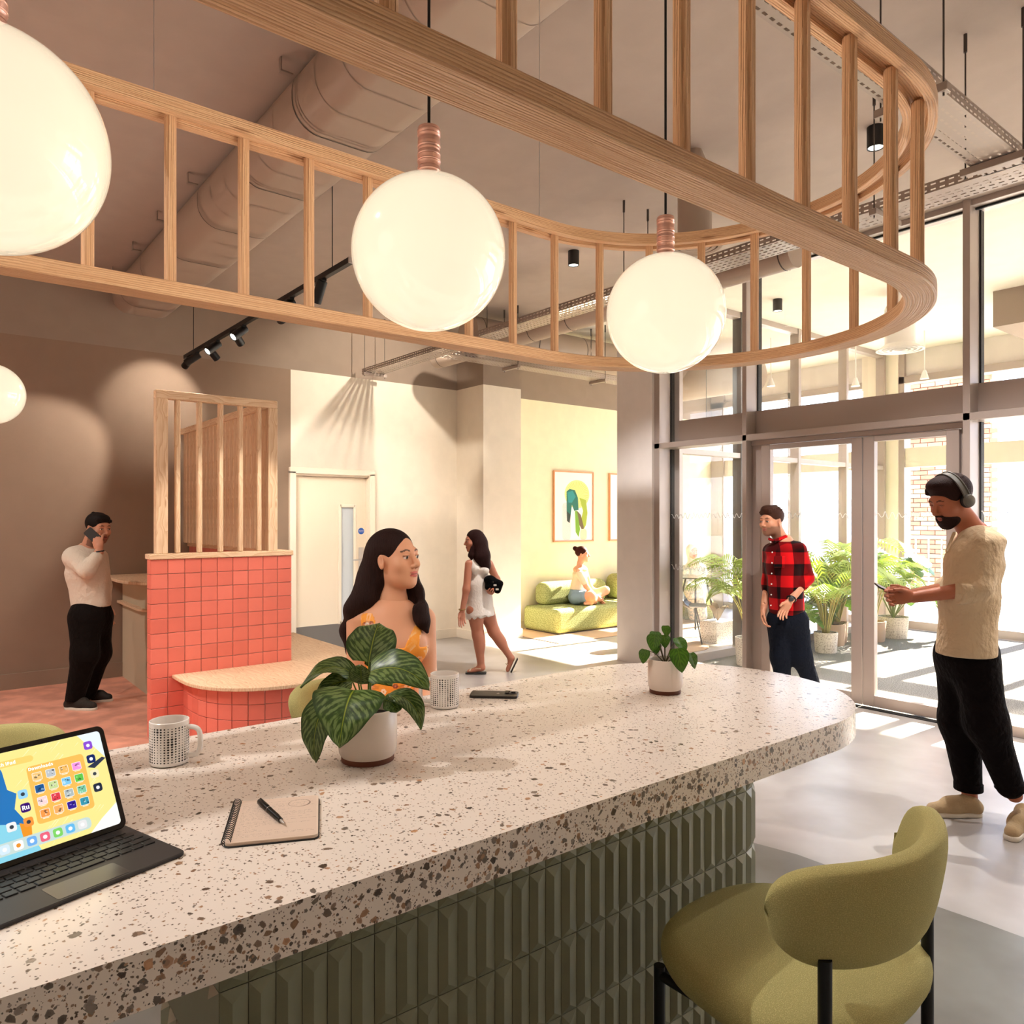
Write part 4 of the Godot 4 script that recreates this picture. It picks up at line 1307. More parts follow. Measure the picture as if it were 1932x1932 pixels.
# ---------------------------------------------------------------- tiled booth with bench and timber screen
func tile_mesh(w: float, h: float, d := 0.008) -> ArrayMesh:
	var b := MB.new()
	b.box(Vector3(0, 0, d / 2), Vector3(w, h, d), 0.0022)
	return b.mesh()

func booth() -> void:
	var rng := RandomNumberGenerator.new(); rng.seed = 5
	var reds := []
	for i in 3:
		var m := mat("coral_tile_%d" % i, [Color(0.90, 0.47, 0.40), Color(0.885, 0.455, 0.385), Color(0.915, 0.485, 0.415)][i], 0.38, 0.0, 0.5)
		m.albedo_texture = M.mottle.albedo_texture; m.uv1_triplanar = true; m.uv1_scale = Vector3.ONE * 2.0
		reds.append(m)
	var gm := mat("booth_grout", Color(0.70, 0.58, 0.53), 0.9)
	var P := 5.852; var U := 1.343
	var t := thing("tiled_partition", "low coral tiled partition wall with a pale timber cap", "partition", W(U, P, 0))
	var x1 := 1.049; var th := 0.10
	var b := MB.new()
	b.box2(Vector3(0.006, 0, -th + 0.006), Vector3(x1 - 0.006, 1.296, -0.006))
	b.box2(Vector3(x1 - th + 0.006, 0, -2.52), Vector3(x1 - 0.006, 1.296, -th))
	part(t, "core", b, gm)
	b = MB.new()
	b.box2(Vector3(-0.012, 1.296, -th - 0.012), Vector3(x1 + 0.012, 1.335, 0.012), 0.004)
	b.box2(Vector3(x1 - th - 0.012, 1.296, -2.52), Vector3(x1 + 0.012, 1.335, -th), 0.004)
	part(t, "timber_cap", b, M.ash)
	var cw := x1 / 9.0; var rh := 0.1075
	var tf := tile_mesh(cw - 0.0035, rh - 0.0035); var ts := tile_mesh(th - 0.0035, rh - 0.0035)
	for r in 12:
		for c in 9:
			var o := part(t, "tile", tf, reds[rng.randi_range(0, 2)])
			o.position = Vector3(cw * (c + 0.5), rh * (r + 0.5) + 0.006, -0.007)
		var s := part(t, "tile", ts, reds[rng.randi_range(0, 2)])
		s.position = Vector3(0.007, rh * (r + 0.5) + 0.006, -th / 2); s.rotation.y = -PI / 2
	# inner face of the return wall (seen through the screen)
	for r in range(9, 12):
		for c in 20:
			var s := part(t, "tile", tf, reds[rng.randi_range(0, 2)])
			s.position = Vector3(x1 - th + 0.007, rh * (r + 0.5) + 0.006, -th - 0.06 - cw * (c + 0.5)); s.rotation.y = -PI / 2
	# timber screen on the cap
	t = thing("timber_screen", "pale timber slatted screen standing on the coral partition", "screen", W(U, P, 1.335))
	var H := 1.19
	b = MB.new()
	b.box2(Vector3(0.04, 0, -0.085), Vector3(0.122, H - 0.06, -0.015), 0.003)
	part(t, "post", b, M.ash)
	b = MB.new(); b.box2(Vector3(0.865, 0, -0.085), Vector3(0.94, H - 0.06, -0.015), 0.003)
	part(t, "post", b, M.ash)
	b = MB.new(); b.box2(Vector3(0.04, H - 0.06, -0.085), Vector3(0.94, H, -0.015), 0.003)
	part(t, "top_rail", b, M.ash)
	var slat := MB.new(); slat.box(Vector3(0, (H - 0.06) / 2, 0), Vector3(0.034, H - 0.06, 0.045), 0.006)
	var sm := slat.mesh()
	for x in [0.195, 0.350, 0.505, 0.655, 0.80]:
		var o := part(t, "slat", sm, M.ash)
		o.position = Vector3(x, 0, -0.05)
	b = MB.new(); b.box2(Vector3(0.865, H - 0.06, -2.5), Vector3(0.94, H, -0.085), 0.003)
	part(t, "top_rail", b, M.ash)
	slat = MB.new(); slat.box(Vector3(0, (H - 0.06) / 2, 0), Vector3(0.034, H - 0.06, 0.085), 0.006)
	sm = slat.mesh()
	for i in 21:
		var o := part(t, "slat", sm, M.ash)
		o.position = Vector3(0.90, 0, -0.18 - i * 0.112)
	# bench with tiled curved front
	t = thing("corner_bench", "pale timber bench seat with a curved coral tiled front, beside the partition", "bench", W(2.2, 5.9, 0))
	var o2 := Vector2(2.2, -5.9)
	var plan := [Vector2(1.488, 5.85), Vector2(1.49, 5.66), Vector2(1.497, 5.54), Vector2(1.512, 5.445), Vector2(1.54, 5.355), Vector2(1.582, 5.27), Vector2(1.64, 5.19), Vector2(1.71, 5.125), Vector2(1.79, 5.07), Vector2(1.88, 5.028), Vector2(1.98, 5.0), Vector2(2.10, 4.985), Vector2(2.3, 4.98), Vector2(2.987, 4.98), Vector2(2.987, 7.257), Vector2(2.405, 7.257), Vector2(2.405, 5.845)]
	var pl := []
	for q in plan: pl.append(Vector2(q.x, -q.y) - o2)
	b = MB.new(); b.prism(pl, 0.427, 0.452, 0.003)
	part(t, "seat_board", b, M.ash)
	var inset := []
	for i in range(0, 14):
		var q: Vector2 = plan[i]
		var a: Vector2 = plan[max(i - 1, 0)]; var c: Vector2 = plan[min(i + 1, 13)]
		var d := (c - a).normalized()
		inset.append(q + Vector2(-d.y, d.x) * 0.085)
	var base := []
	for q in inset: base.append(Vector2(q.x, -q.y) - o2)
	base.append(Vector2(2.90, -7.2) - o2); base.append(Vector2(2.405, -7.2) - o2); base.append(Vector2(2.405, -5.84) - o2); base.append(Vector2(1.575, -5.84) - o2)
	b = MB.new(); b.prism(base, 0.0, 0.427)
	part(t, "base", b, gm)
	# tiles along the curve
	var pts := []
	for q in inset: pts.append(Vector3(q.x - 2.2, 0, -q.y + 5.9))
	var total := 0.0
	for i in pts.size() - 1: total += pts[i].distance_to(pts[i + 1])
	var n := int(total / 0.1075); var w := total / n
	var tb := tile_mesh(w - 0.003, rh - 0.003)
	for k in n:
		var ends := []
		for e in [k * w, (k + 0.5) * w, (k + 1) * w]:
			var s := 0.0
			for i in pts.size() - 1:
				var l: float = pts[i].distance_to(pts[i + 1])
				if s + l >= e - 1e-6:
					ends.append(pts[i].lerp(pts[i + 1], (e - s) / l)); break
				s += l
		var d: Vector3 = (ends[2] - ends[0]).normalized()
		var nn := Vector3(-d.z, 0, d.x)
		for r in 4:
			var o := part(t, "tile", tb, reds[rng.randi_range(0, 2)])
			o.position = ends[1] + nn * -0.001 + Vector3(0, 0.427 - rh * (r + 0.5), 0)
			o.rotation.y = atan2(nn.x, nn.z)
	# standing desk and shelf inside the booth, against the brown wall
	t = thing("booth_desk", "pale timber desk with a lower shelf on a beige panel inside the booth", "desk", W(1.9, 7.5, 0))
	b = MB.new(); b.prism([Vector2(-0.42, -0.875), Vector2(-0.42, -0.15), Vector2(-0.40, 0.05), Vector2(-0.33, 0.25), Vector2(-0.2, 0.42), Vector2(0.0, 0.55), Vector2(0.385, 0.6), Vector2(0.385, -0.875)], 1.0, 1.028, 0.003)
	part(t, "desk_top", b, M.ash)
	b = MB.new(); b.prism([Vector2(-0.29, -0.875), Vector2(-0.29, 0.0), Vector2(-0.25, 0.14), Vector2(-0.12, 0.3), Vector2(0.1, 0.38), Vector2(0.385, 0.4), Vector2(0.385, -0.875)], 0.745, 0.77, 0.003)
	part(t, "shelf", b, M.ash)
	b = MB.new(); b.box2(Vector3(-0.24, 0, -0.87), Vector3(0.38, 0.745, 0.42)); b.box2(Vector3(-0.24, 0.77, -0.87), Vector3(0.38, 1.0, 0.42))
	part(t, "panel", b, mat("beige_panel", Color(0.78, 0.73, 0.62), 0.7))
# ---------------------------------------------------------------- things on the bar
const CAMTURN := -0.6719517  # turns a thing so that its x runs to the right as seen from the viewpoint

func mug(at: Vector3, turn: float, label: String) -> void:
	var t := thing("mug", label, "mug", at, turn, "dotted mugs")
	var wm := mat("mug_glaze", Color(0.93, 0.91, 0.89), 0.22)
	var R := 0.0415; var H := 0.098
	var b := MB.new()
	b.lathe([Vector2(0.0, 0.003), Vector2(R - 0.007, 0.0), Vector2(R - 0.002, 0.003), Vector2(R, 0.008)], 40)
	b.lathe([Vector2(R, 0.090), Vector2(R, H - 0.001), Vector2(R - 0.001, H), Vector2(R - 0.003, H), Vector2(R - 0.0038, H - 0.002), Vector2(R - 0.0038, 0.012), Vector2(R - 0.010, 0.006), Vector2(0, 0.006)], 40)
	part(t, "cup", b, wm)
	var dm := mat("mug_print", Color(1, 1, 1), 0.25)
	if dm.albedo_texture == null:
		var im := Image.create(1024, 384, false, Image.FORMAT_RGB8); im.fill(Color(0.93, 0.91, 0.89))
		var rng := RandomNumberGenerator.new(); rng.seed = 31
		for c in 34:
			for r in 14:
				var wob := 0.5 + 0.5 * sin(c * 0.9) * cos(r * 0.33 + c * 0.2)
				var rad := 4.0 + 8.0 * wob * rng.randf_range(0.5, 1.0)
				disc(im, (c + 0.5) * 1024.0 / 34.0, (r + 0.5) * 26.4 + 6, rad, rad * 0.98, Color(0.05, 0.05, 0.055))
		dm.albedo_texture = tex(im); dm.uv1_scale = Vector3(1, 1.0 / 0.082, 1)
	b = MB.new(); b.lathe([Vector2(R, 0.008), Vector2(R, 0.090)], 40)
	part(t, "dotted_band", b, dm, "rows of black dots printed round the mug")
	b = MB.new()
	var pts := []
	for i in 19:
		var q := i / 18.0
		var an := PI * 0.5 - PI * q
		var sx := pow(absf(cos(an)), 0.55); var sy := signf(sin(an)) * pow(absf(sin(an)), 0.6)
		pts.append(Vector3(R - 0.003 + 0.031 * sx, 0.050 + 0.032 * sy, 0))
	b.tube(pts, 0.0056, 12)
	part(t, "handle", b, wm)
	b = MB.new(); b.lathe([Vector2(R - 0.0040, 0.072), Vector2(0.0, 0.072)], 32)
	part(t, "drink", b, mat("tea", Color(0.62, 0.50, 0.42), 0.1), "milky drink")

func rounded_poly(w: float, d: float, r: float, n := 5) -> Array:
	return rounded_rect(w, d, r, n)

func on_bar() -> void:
	mug(W(0.452, 1.80, 1.05), CAMTURN, "white mug with black dots beside the laptop, its handle to the right")
	mug(W(1.212, 1.838, 1.05), CAMTURN + PI * 1.04, "white mug with black dots beside the leafy plant, its handle to the left")
	# phone lying face down
	var t := thing("phone", "dark grey phone lying face down on the bar", "phone", W(1.4055, 1.855, 1.05), atan2(0.065, 0.085) - 1.3)
	t.rotation.y = -0.76
	var pm := mat("phone_body", Color(0.16, 0.15, 0.145), 0.3, 0.4)
	var b := MB.new(); b.prism(rounded_poly(0.147, 0.0715, 0.011), 0.0, 0.0078, 0.0012)
	part(t, "body", b, pm)
	b = MB.new(); b.prism(rounded_poly(0.036, 0.036, 0.008), 0.0078, 0.0092, 0.0006)
	for i in b.v.size(): b.v[i] += Vector3(0.049, 0, -0.012)
	var cm := part(t, "camera_plate", b, pm)
	for q in [Vector2(-0.009, -0.009), Vector2(-0.009, 0.009), Vector2(0.009, 0.0)]:
		b = MB.new(); b.lathe([Vector2(0.0074, 0.0092), Vector2(0.0074, 0.0112), Vector2(0.006, 0.0118), Vector2(0.0, 0.0112)], 18, Vector3(0.049 + q.x, 0, -0.012 + q.y))
		part(cm, "camera_lens", b, mat("lens_black", Color(0.02, 0.02, 0.03), 0.05))
	b = MB.new(); b.lathe([Vector2(0.005, 0.00785), Vector2(0.0, 0.0079)], 12, Vector3(0.012, 0, 0))
	b.tube([Vector3(0.0125, 0.0079, -0.006), Vector3(0.0145, 0.0079, -0.0085)], [0.0014, 0.0004], 6)
	part(t, "emblem", b, M.steel)
	# notebook with spiral
	var e1 := Vector2(0.539 - 0.402, 1.223 - 1.285); var len := 0.155
	var nturn := atan2(e1.y, e1.x)
	t = thing("notebook", "small spiral notebook with handwritten pages", "notebook", W(0.515, 1.335, 1.05), -0.0)
	t.rotation.y = nturn * 1.0
	var W2 := 0.155; var D2 := 0.195
	b = MB.new(); b.prism(rounded_poly(W2, D2, 0.01), 0.0, 0.0022, 0.0006)
	part(t, "back_cover", b, mat("notebook_cover", Color(0.05, 0.05, 0.05), 0.5))
	b = MB.new(); b.prism(rounded_poly(W2 - 0.004, D2 - 0.004, 0.010), 0.0022, 0.0078, 0.0004)
	part(t, "page_block", b, mat("paper", Color(0.86, 0.78, 0.71), 0.9))
	var im := Image.create(512, 640, false, Image.FORMAT_RGB8); im.fill(Color(0.84, 0.755, 0.685))
	var rng := RandomNumberGenerator.new(); rng.seed = 15
	for r in 30:
		var x := 40.0
		var y := 60.0 + r * 18.5
		while x < 480.0:
			var wl := rng.randf_range(10, 44)
			var px := x
			while px < x + wl:
				var hh := rng.randf_range(1, 5)
				im.fill_rect(Rect2i(int(px), int(y - hh + rng.randf_range(-1, 1)), rng.randi_range(1, 3), int(hh)), Color(0.46, 0.38, 0.34))
				px += rng.randf_range(2, 5)
			x += wl + rng.randf_range(8, 20)
			if rng.randf() < 0.07: break
	for k in 300:   # coffee ring
		var an := TAU * k / 300.0
		var th := 1.5 + 3.5 * pow(maxf(0.0, cos(an - 0.5)), 2)
		disc(im, 400 + 70 * cos(an), 110 + 62 * sin(an), th, th, Color(0.50, 0.41, 0.36))
	var nm := mat("written_page", Color(1, 1, 1), 0.9)
	nm.albedo_texture = tex(im)
	b = MB.new()
	var hw := W2 / 2 - 0.006; var hd := D2 / 2 - 0.006
	b.quad(Vector3(-hw, 0.0081, -hd), Vector3(hw, 0.0081, -hd), Vector3(hw, 0.0081, hd), Vector3(-hw, 0.0081, hd), Vector3.UP, [Vector2(0, 0), Vector2(1, 0), Vector2(1, 1), Vector2(0, 1)])
	part(t, "written_page", b, nm, "page covered in small handwriting with a coffee ring")
	for i in 24:
		b = MB.new()
		var pts := []
		for k in 13:
			var an := TAU * 0.92 * k / 12.0
			pts.append(Vector3(-W2 / 2 + 0.004 - 0.0075 * sin(an - 0.3), 0.0058 - 0.0075 * cos(an - 0.3) + 0.0022, -D2 / 2 + 0.008 + i * 0.0078 + 0.002 * k / 12.0))
		b.tube(pts, 0.0008, 5)
		part(t, "spiral_coil", b, M.black_metal)
	# fountain pen on the notebook
	t = thing("fountain_pen", "dark fountain pen lying open on the notebook", "pen", W(0.513, 1.349, 1.0582 + 0.0058), 0.0)
	t.rotation.y = atan2(1.288 - 1.409, 0.511 - 0.514)
	var gm := mat("pen_metal", Color(0.10, 0.095, 0.08), 0.3, 0.5)
	var ax := Transform3D(Basis(Vector3(0, 0, 1), -PI / 2), Vector3(-0.064, 0, 0))
	b = MB.new(); b.lathe([Vector2(0, 0), Vector2(0.0045, 0.0), Vector2(0.0057, 0.004), Vector2(0.0058, 0.052), Vector2(0.0053, 0.053), Vector2(0.0053, 0.094), Vector2(0.0048, 0.096), Vector2(0.0042, 0.112), Vector2(0.003, 0.113)], 20, Vector3.ZERO, ax)
	part(t, "barrel", b, gm)
	b = MB.new(); b.lathe([Vector2(0.0059, 0.0515), Vector2(0.0059, 0.0535)], 20, Vector3.ZERO, ax)
	part(t, "band", b, M.steel)
	b = MB.new(); b.lathe([Vector2(0.0030, 0.112), Vector2(0.0022, 0.121), Vector2(0.0002, 0.131)], 10, Vector3.ZERO, ax)
	part(t, "nib", b, M.steel, "steel nib")
	b = MB.new(); b.box(Vector3(-0.038, 0.0072, 0), Vector3(0.042, 0.0012, 0.0032), 0.0004)
	part(t, "clip", b, gm)
	laptop()
	potted_prayer_plant()
	potted_pilea()

func laptop() -> void:
	var ang := atan2(0.298, 0.954)
	var t := thing("tablet_laptop", "dark tablet on a keyboard stand with a bright screen, cut by the left edge", "laptop", W(0.349 - 0.14 * 0.954 - 0.1 * 0.298, 1.292 - 0.14 * 0.298 + 0.1 * 0.954, 1.05), ang)
	# local x to the right along the keyboard, z towards the viewer
	var km := mat("keyboard_shell", Color(0.17, 0.155, 0.15), 0.55)
	var b := MB.new(); b.prism(rounded_poly(0.285, 0.20, 0.012), 0.0, 0.0065, 0.0015)
	part(t, "keyboard_deck", b, km)
	b = MB.new(); b.prism(rounded_poly(0.105, 0.052, 0.004), 0.0065, 0.0069, 0.0)
	for i in b.v.size(): b.v[i] += Vector3(0.0, 0, 0.068)
	part(t, "trackpad", b, mat("trackpad", Color(0.25, 0.23, 0.22), 0.3))
	var kc := mat("key_cap", Color(0.07, 0.068, 0.07), 0.5)
	var meshes := {}
	for r in 5:
		var x := -0.132
		var widths := []
		for k in 14: widths.append(0.0172)
		if r == 1: widths[0] = 0.022
		if r == 2: widths[0] = 0.027; widths.pop_back()
		if r == 3: widths[0] = 0.036; widths.pop_back(); widths[11] = 0.03
		if r == 4: widths = [0.0172, 0.0172, 0.0172, 0.021, 0.098, 0.021, 0.0172, 0.0172, 0.0172]
		for w in widths:
			if x + w > 0.136: break
			if not meshes.has(w):
				var kb := MB.new(); kb.box(Vector3(0, 0.0075, 0), Vector3(w, 0.002, 0.0152 if r else 0.0152), 0.0008)
				meshes[w] = kb.mesh()
			var o := part(t, "key", meshes[w], kc)
			o.position = Vector3(x + w / 2, 0, -0.055 + r * 0.0185)
			x += w + 0.0026
	# hinge arm and tablet
	var tilt := deg_to_rad(27.0)
	var bx := Transform3D(Basis(Vector3(1, 0, 0), -tilt), Vector3(0, 0.018, -0.048))
	b = MB.new(); b.box(Vector3(0, 0.012, -0.088), Vector3(0.26, 0.014, 0.02), 0.004)
	part(t, "stand", b, km)
	var flat := Basis(Vector3(1, 0, 0), PI / 2)   # prism's y becomes the screen normal
	var hgt := 0.182; var wid := 0.252
	b = MB.new(); b.prism(rounded_poly(wid, hgt, 0.012, 8), -0.0062, 0.0, 0.001)
	for i in b.v.size():
		b.v[i] = bx * (flat * b.v[i] + Vector3(0, hgt / 2, 0)); b.n[i] = bx.basis * (flat * b.n[i])
	var tab := part(t, "tablet", b, mat("tablet_bezel", Color(0.015, 0.014, 0.014), 0.12))
	var im := screen_image()
	var sm := mat("screen_glow", Color(0.02, 0.02, 0.02), 0.08)
	sm.emission_enabled = true; sm.emission = Color(0, 0, 0); sm.emission_texture = tex(im); sm.emission_energy_multiplier = 1.05
	b = MB.new()
	var poly := rounded_poly(wid - 0.018, hgt - 0.018, 0.006, 6)
	var ce := b.vert(bx * Vector3(0, hgt / 2, 0.0006), bx.basis * Vector3(0, 0, 1), Vector2(0.5, 0.5))
	for q in poly: b.vert(bx * Vector3(q.x, hgt / 2 + q.y, 0.0006), bx.basis * Vector3(0, 0, 1), Vector2(q.x / (wid - 0.018) + 0.5, 0.5 - q.y / (hgt - 0.018)))
	for i in poly.size(): b.face(ce, ce + 1 + i, ce + 1 + (i + 1) % poly.size())
	part(tab, "display_screen", b, sm, "lit screen with a folder of coloured pictures")
	var ink := mat("screen_ink", Color(0.9, 0.9, 0.9), 0.5)
	ink.emission_enabled = true; ink.emission = Color(1, 1, 1); ink.emission_energy_multiplier = 0.9
	for q in [["Downloads", Vector3(0.014, 0.1365, 0.0009), 0.0072], ["Ru", Vector3(-0.0194, 0.0794, 0.0009), 0.0095], ["Search iPad", Vector3(-0.040, 0.154, 0.0009), 0.0072]]:
		var o := part(tab, "screen_text", text_mesh(q[0], q[2], 0.0002, true), ink)
		o.transform = bx * Transform3D(Basis(), q[1])
	var l := AreaLight3D.new()
	l.name = "screen_light"
	l.area_size = Vector2(wid - 0.02, hgt - 0.02); l.light_color = Color(1.0, 0.95, 0.82); l.light_energy = 0.012; l.shadow_enabled = true; l.area_range = 8.0
	t.add_child(l, true)
	l.transform = Transform3D(bx.basis * Basis(Vector3(0, 1, 0), PI), bx * Vector3(0, hgt / 2, 0.003))

func rr(im: Image, x: float, y: float, w: float, h: float, r: float, c: Color) -> void:
	im.fill_rect(Rect2i(int(x + r), int(y), int(w - 2 * r), int(h)), c); im.fill_rect(Rect2i(int(x), int(y + r), int(w), int(h - 2 * r)), c)
	for q in [Vector2(x + r, y + r), Vector2(x + w - r - 1, y + r), Vector2(x + r, y + h - r - 1), Vector2(x + w - r - 1, y + h - r - 1)]: disc(im, q.x, q.y, r, r, c)

func screen_image() -> Image:
	var im := Image.create(1024, 720, false, Image.FORMAT_RGB8)
	im.fill(Color(1.0, 0.93, 0.58))
	var rng := RandomNumberGenerator.new(); rng.seed = 44
	for i in 60:
		var c := Vector2(rng.randf_range(380, 1000), rng.randf_range(0, 720))
		var l := rng.randf_range(20, 90)
		poly_fill(im, [c, c + Vector2(l, -l * 0.9), c + Vector2(l + 6, -l * 0.85)], Color(1, 0.97, 0.74))
	poly_fill(im, [Vector2(1024, 0), Vector2(860, 0), Vector2(900, 60), Vector2(960, 110), Vector2(1024, 210)], Color(0.93, 0.98, 1.0))
	poly_fill(im, [Vector2(0, 720), Vector2(0, 60), Vector2(300, 40), Vector2(330, 130), Vector2(340, 260), Vector2(390, 300), Vector2(360, 400), Vector2(420, 520), Vector2(380, 720)], Color(0.12, 0.47, 0.75))
	poly_fill(im, [Vector2(0, 720), Vector2(0, 430), Vector2(240, 470), Vector2(400, 520), Vector2(470, 720)], Color(0.55, 0.85, 0.93))
	poly_fill(im, [Vector2(880, 250), Vector2(1000, 200), Vector2(1024, 215), Vector2(930, 270)], Color(0.15, 0.2, 0.3))
	poly_fill(im, [Vector2(800, 720), Vector2(900, 640), Vector2(1024, 560), Vector2(1024, 720)], Color(1, 1, 0.97))
	poly_fill(im, [Vector2(370, 500), Vector2(440, 540), Vector2(430, 620), Vector2(380, 660)], Color(0.96, 0.6, 0.15))
	rr(im, 180, 60, 360, 46, 22, Color(0.98, 0.85, 0.45))
	rr(im, 480, 140, 390, 410, 24, Color(1.0, 0.76, 0.36))
	var cs := [Color(0.98, 0.8, 0.5), Color(0.75, 0.78, 0.8), Color(0.98, 0.75, 0.4), Color(0.97, 0.6, 0.9), Color(0.1, 0.35, 0.6), Color(0.8, 0.88, 0.6), Color(0.5, 0.8, 0.95), Color(0.4, 0.8, 0.3), Color(0.98, 0.85, 0.85), Color(0.9, 0.25, 0.3), Color(0.7, 0.75, 0.75), Color(0.5, 0.8, 0.65), Color(1.0, 0.62, 0.3), Color(1.0, 0.7, 0.4), Color(0.2, 0.1, 0.6), Color(0.2, 0.6, 0.7)]
	for r in 4:
		for c in 4:
			var x := 510 + c * 90; var y := 195 + r * 88
			rr(im, x - 3, y - 3, 64, 58, 6, Color(1, 1, 1)); rr(im, x, y, 58, 52, 4, cs[r * 4 + c])
			var cc: Color = cs[r * 4 + c]
			for k in 5: disc(im, x + rng.randf_range(8, 50), y + rng.randf_range(8, 44), rng.randf_range(3, 9), rng.randf_range(3, 8), cc.lerp(Color(1, 1, 1) if k % 2 else Color(0.1, 0.1, 0.15), 0.5))
			rr(im, x + 8, y + 58, 42, 6, 3, Color(1, 0.95, 0.85))
	for q in [[890, 60, Color(0.55, 0.3, 0.85)], [890, 165, Color(0.05, 0.15, 0.4)], [890, 280, Color(0.97, 0.93, 0.75)], [890, 385, Color(0.1, 0.16, 0.25)], [396, 285, Color(0.6, 0.85, 0.98)], [396, 380, Color(0.22, 0.05, 0.45)], [396, 480, Color(0.98, 0.6, 0.25)], [290, 480, Color(0.95, 0.95, 0.95)], [60, 280, Color(0.1, 0.1, 0.12)]]:
		rr(im, q[0], q[1], 62, 62, 14, q[2])
		if q[0] != 396 or q[1] != 380: disc(im, q[0] + 31, q[1] + 31, 13, 13, Color(1, 1, 1) if q[2].get_luminance() < 0.6 else Color(0.2, 0.25, 0.3))
	for k in 4: rr(im, 0, 330 + k * 42, 230, 36, 8, [Color(0.95, 0.6, 0.45), Color(0.75, 0.9, 0.55), Color(0.98, 0.88, 0.55), Color(0.7, 0.85, 0.95)][k])
	rr(im, 120, 600, 700, 84, 30, Color(0.80, 0.88, 0.86))
	var dk := [Color(0.35, 0.7, 0.95), Color(0.85, 0.93, 1), Color(1, 1, 1), Color(0.45, 0.7, 0.95), Color(0.95, 0.4, 0.5), Color(0.5, 0.85, 0.4), Color(0.4, 0.75, 0.95), Color(0.92, 0.92, 0.92)]
	for k in 8:
		rr(im, 140 + k * 84, 612, 62, 60, 14, dk[k]); disc(im, 171 + k * 84, 642, 14, 14, Color(0.98, 0.98, 0.98) if k != 2 else Color(0.95, 0.6, 0.2))
	return im

# ---- leaves
func leaf(b: MB, base: Vector3, tip: Vector3, arch: Vector3, width: float, nrm: Vector3, fold := 0.15, kind := 0, rows := 12, cols := 8) -> void:
	# a blade from base to tip along an arched midrib; kind 0 = broad heart, 1 = lance, 2 = round, 3 = split
	var mid := (base + tip) * 0.5 + arch
	var g := []; var uv := []
	for i in rows + 1:
		var s := float(i) / rows
		var p := base.lerp(mid, s).lerp(mid.lerp(tip, s), s)
		var d := ((mid - base) * (1 - s) + (tip - mid) * s).normalized()
		var side := d.cross(nrm).normalized()
		var up := side.cross(d).normalized()
		var w := 0.0
		match kind:
			0: w = pow(sin(PI * pow(s * 0.94 + 0.06, 0.62)), 0.75)
			1: w = pow(sin(PI * pow(s * 0.96 + 0.03, 0.8)), 0.9)
			2: w = sqrt(maxf(0.0, 1.0 - pow(2.0 * s - 1.0, 2))) * 0.96 + 0.03
			_: w = pow(sin(PI * pow(s * 0.94 + 0.06, 0.6)), 0.7) * (0.50 + 0.50 * pow(absf(cos(s * PI * 4.5)), 0.4))
		var row := []; var ru := []
		for k in cols + 1:
			var x := 2.0 * k / cols - 1.0
			var rip := 0.0 if kind == 2 else sin(s * 19.0 + absf(x) * 2.0) * 0.018 * absf(x) * width
			row.append(p + side * (x * w * width * 0.5) + up * (absf(x) * fold * width * 0.5 * w - x * x * fold * 0.25 * width + rip))
			ru.append(Vector2((x + 1) * 0.5, s))
		g.append(row); uv.append(ru)
	b.sheet(g, uv)
	# make the blade face its upper side
	var flip := 0.0
	for i in range(b.n.size() - (rows + 1) * (cols + 1), b.n.size()): flip += b.n[i].dot(nrm)

func leaf_material(name: String, a: Color, light: Color, rib: Color, stripes: float, sd: int) -> StandardMaterial3D:
	if M.has(name): return M[name]
	var n1 := noise_img(256, 256, 0.03, sd, 4).get_data()
	var o := PackedByteArray(); o.resize(256 * 256 * 3)
	for y in 256:
		for x in 256:
			var i := y * 256 + x
			var X := absf(x / 127.5 - 1.0); var Y := y / 255.0
			var ph := Y * stripes - X * stripes * 0.32 - X * X * 0.9
			var v := ph - floorf(ph)
			var vein := 1.0 - smoothstep(0.0, 0.12, minf(v, 1.0 - v))
			var q := smoothstep(0.30, 0.68, n1[(int(ph * 40.0) & 255) * 256 + (int(X * 90.0) & 255)] / 255.0 + (absf(v - 0.5) - 0.25) * -0.9) * smoothstep(0.03, 0.12, X) * (1.0 - smoothstep(0.82, 0.97, X))
			var col := a.lerp(light, q * 0.8)
			col = col.lerp(a * 0.7, vein * 0.5)
			col = col.lerp(rib, (1.0 - smoothstep(0.012, 0.035, X)))
			o[i * 3] = int(col.r * 255); o[i * 3 + 1] = int(col.g * 255); o[i * 3 + 2] = int(col.b * 255)
	var m := mat(name, Color(1, 1, 1), 0.32, 0.0, 0.5)
	m.albedo_texture = tex(Image.create_from_data(256, 256, false, Image.FORMAT_RGB8, o))
	m.backlight_enabled = true; m.backlight = Color(0.16, 0.24, 0.05)
	return m

func plant_pot(t: Node3D, r: float, h: float, foot: Material) -> void:
	var pm := mat("pot_glaze", Color(0.90, 0.85, 0.81), 0.18)
	var b := MB.new()
	b.lathe([Vector2(r * 0.90, 0.012), Vector2(r * 0.97, 0.020), Vector2(r, 0.032), Vector2(r, h - 0.003), Vector2(r - 0.002, h), Vector2(r - 0.005, h), Vector2(r - 0.006, h - 0.004), Vector2(r - 0.006, h - 0.025)], 48)
	part(t, "pot", b, pm, "cream glazed pot")
	b = MB.new(); b.lathe([Vector2(0, 0), Vector2(r * 0.89, 0), Vector2(r * 0.90, 0.002), Vector2(r * 0.90, 0.0125), Vector2(0, 0.0125)], 48)
	part(t, "pot_foot", b, foot, "bare brown foot")
	b = MB.new(); b.lathe([Vector2(r - 0.006, h - 0.02), Vector2(r * 0.5, h - 0.016), Vector2(0, h - 0.014)], 30)
	part(t, "soil", b, mat("soil", Color(0.11, 0.07, 0.05), 1.0))

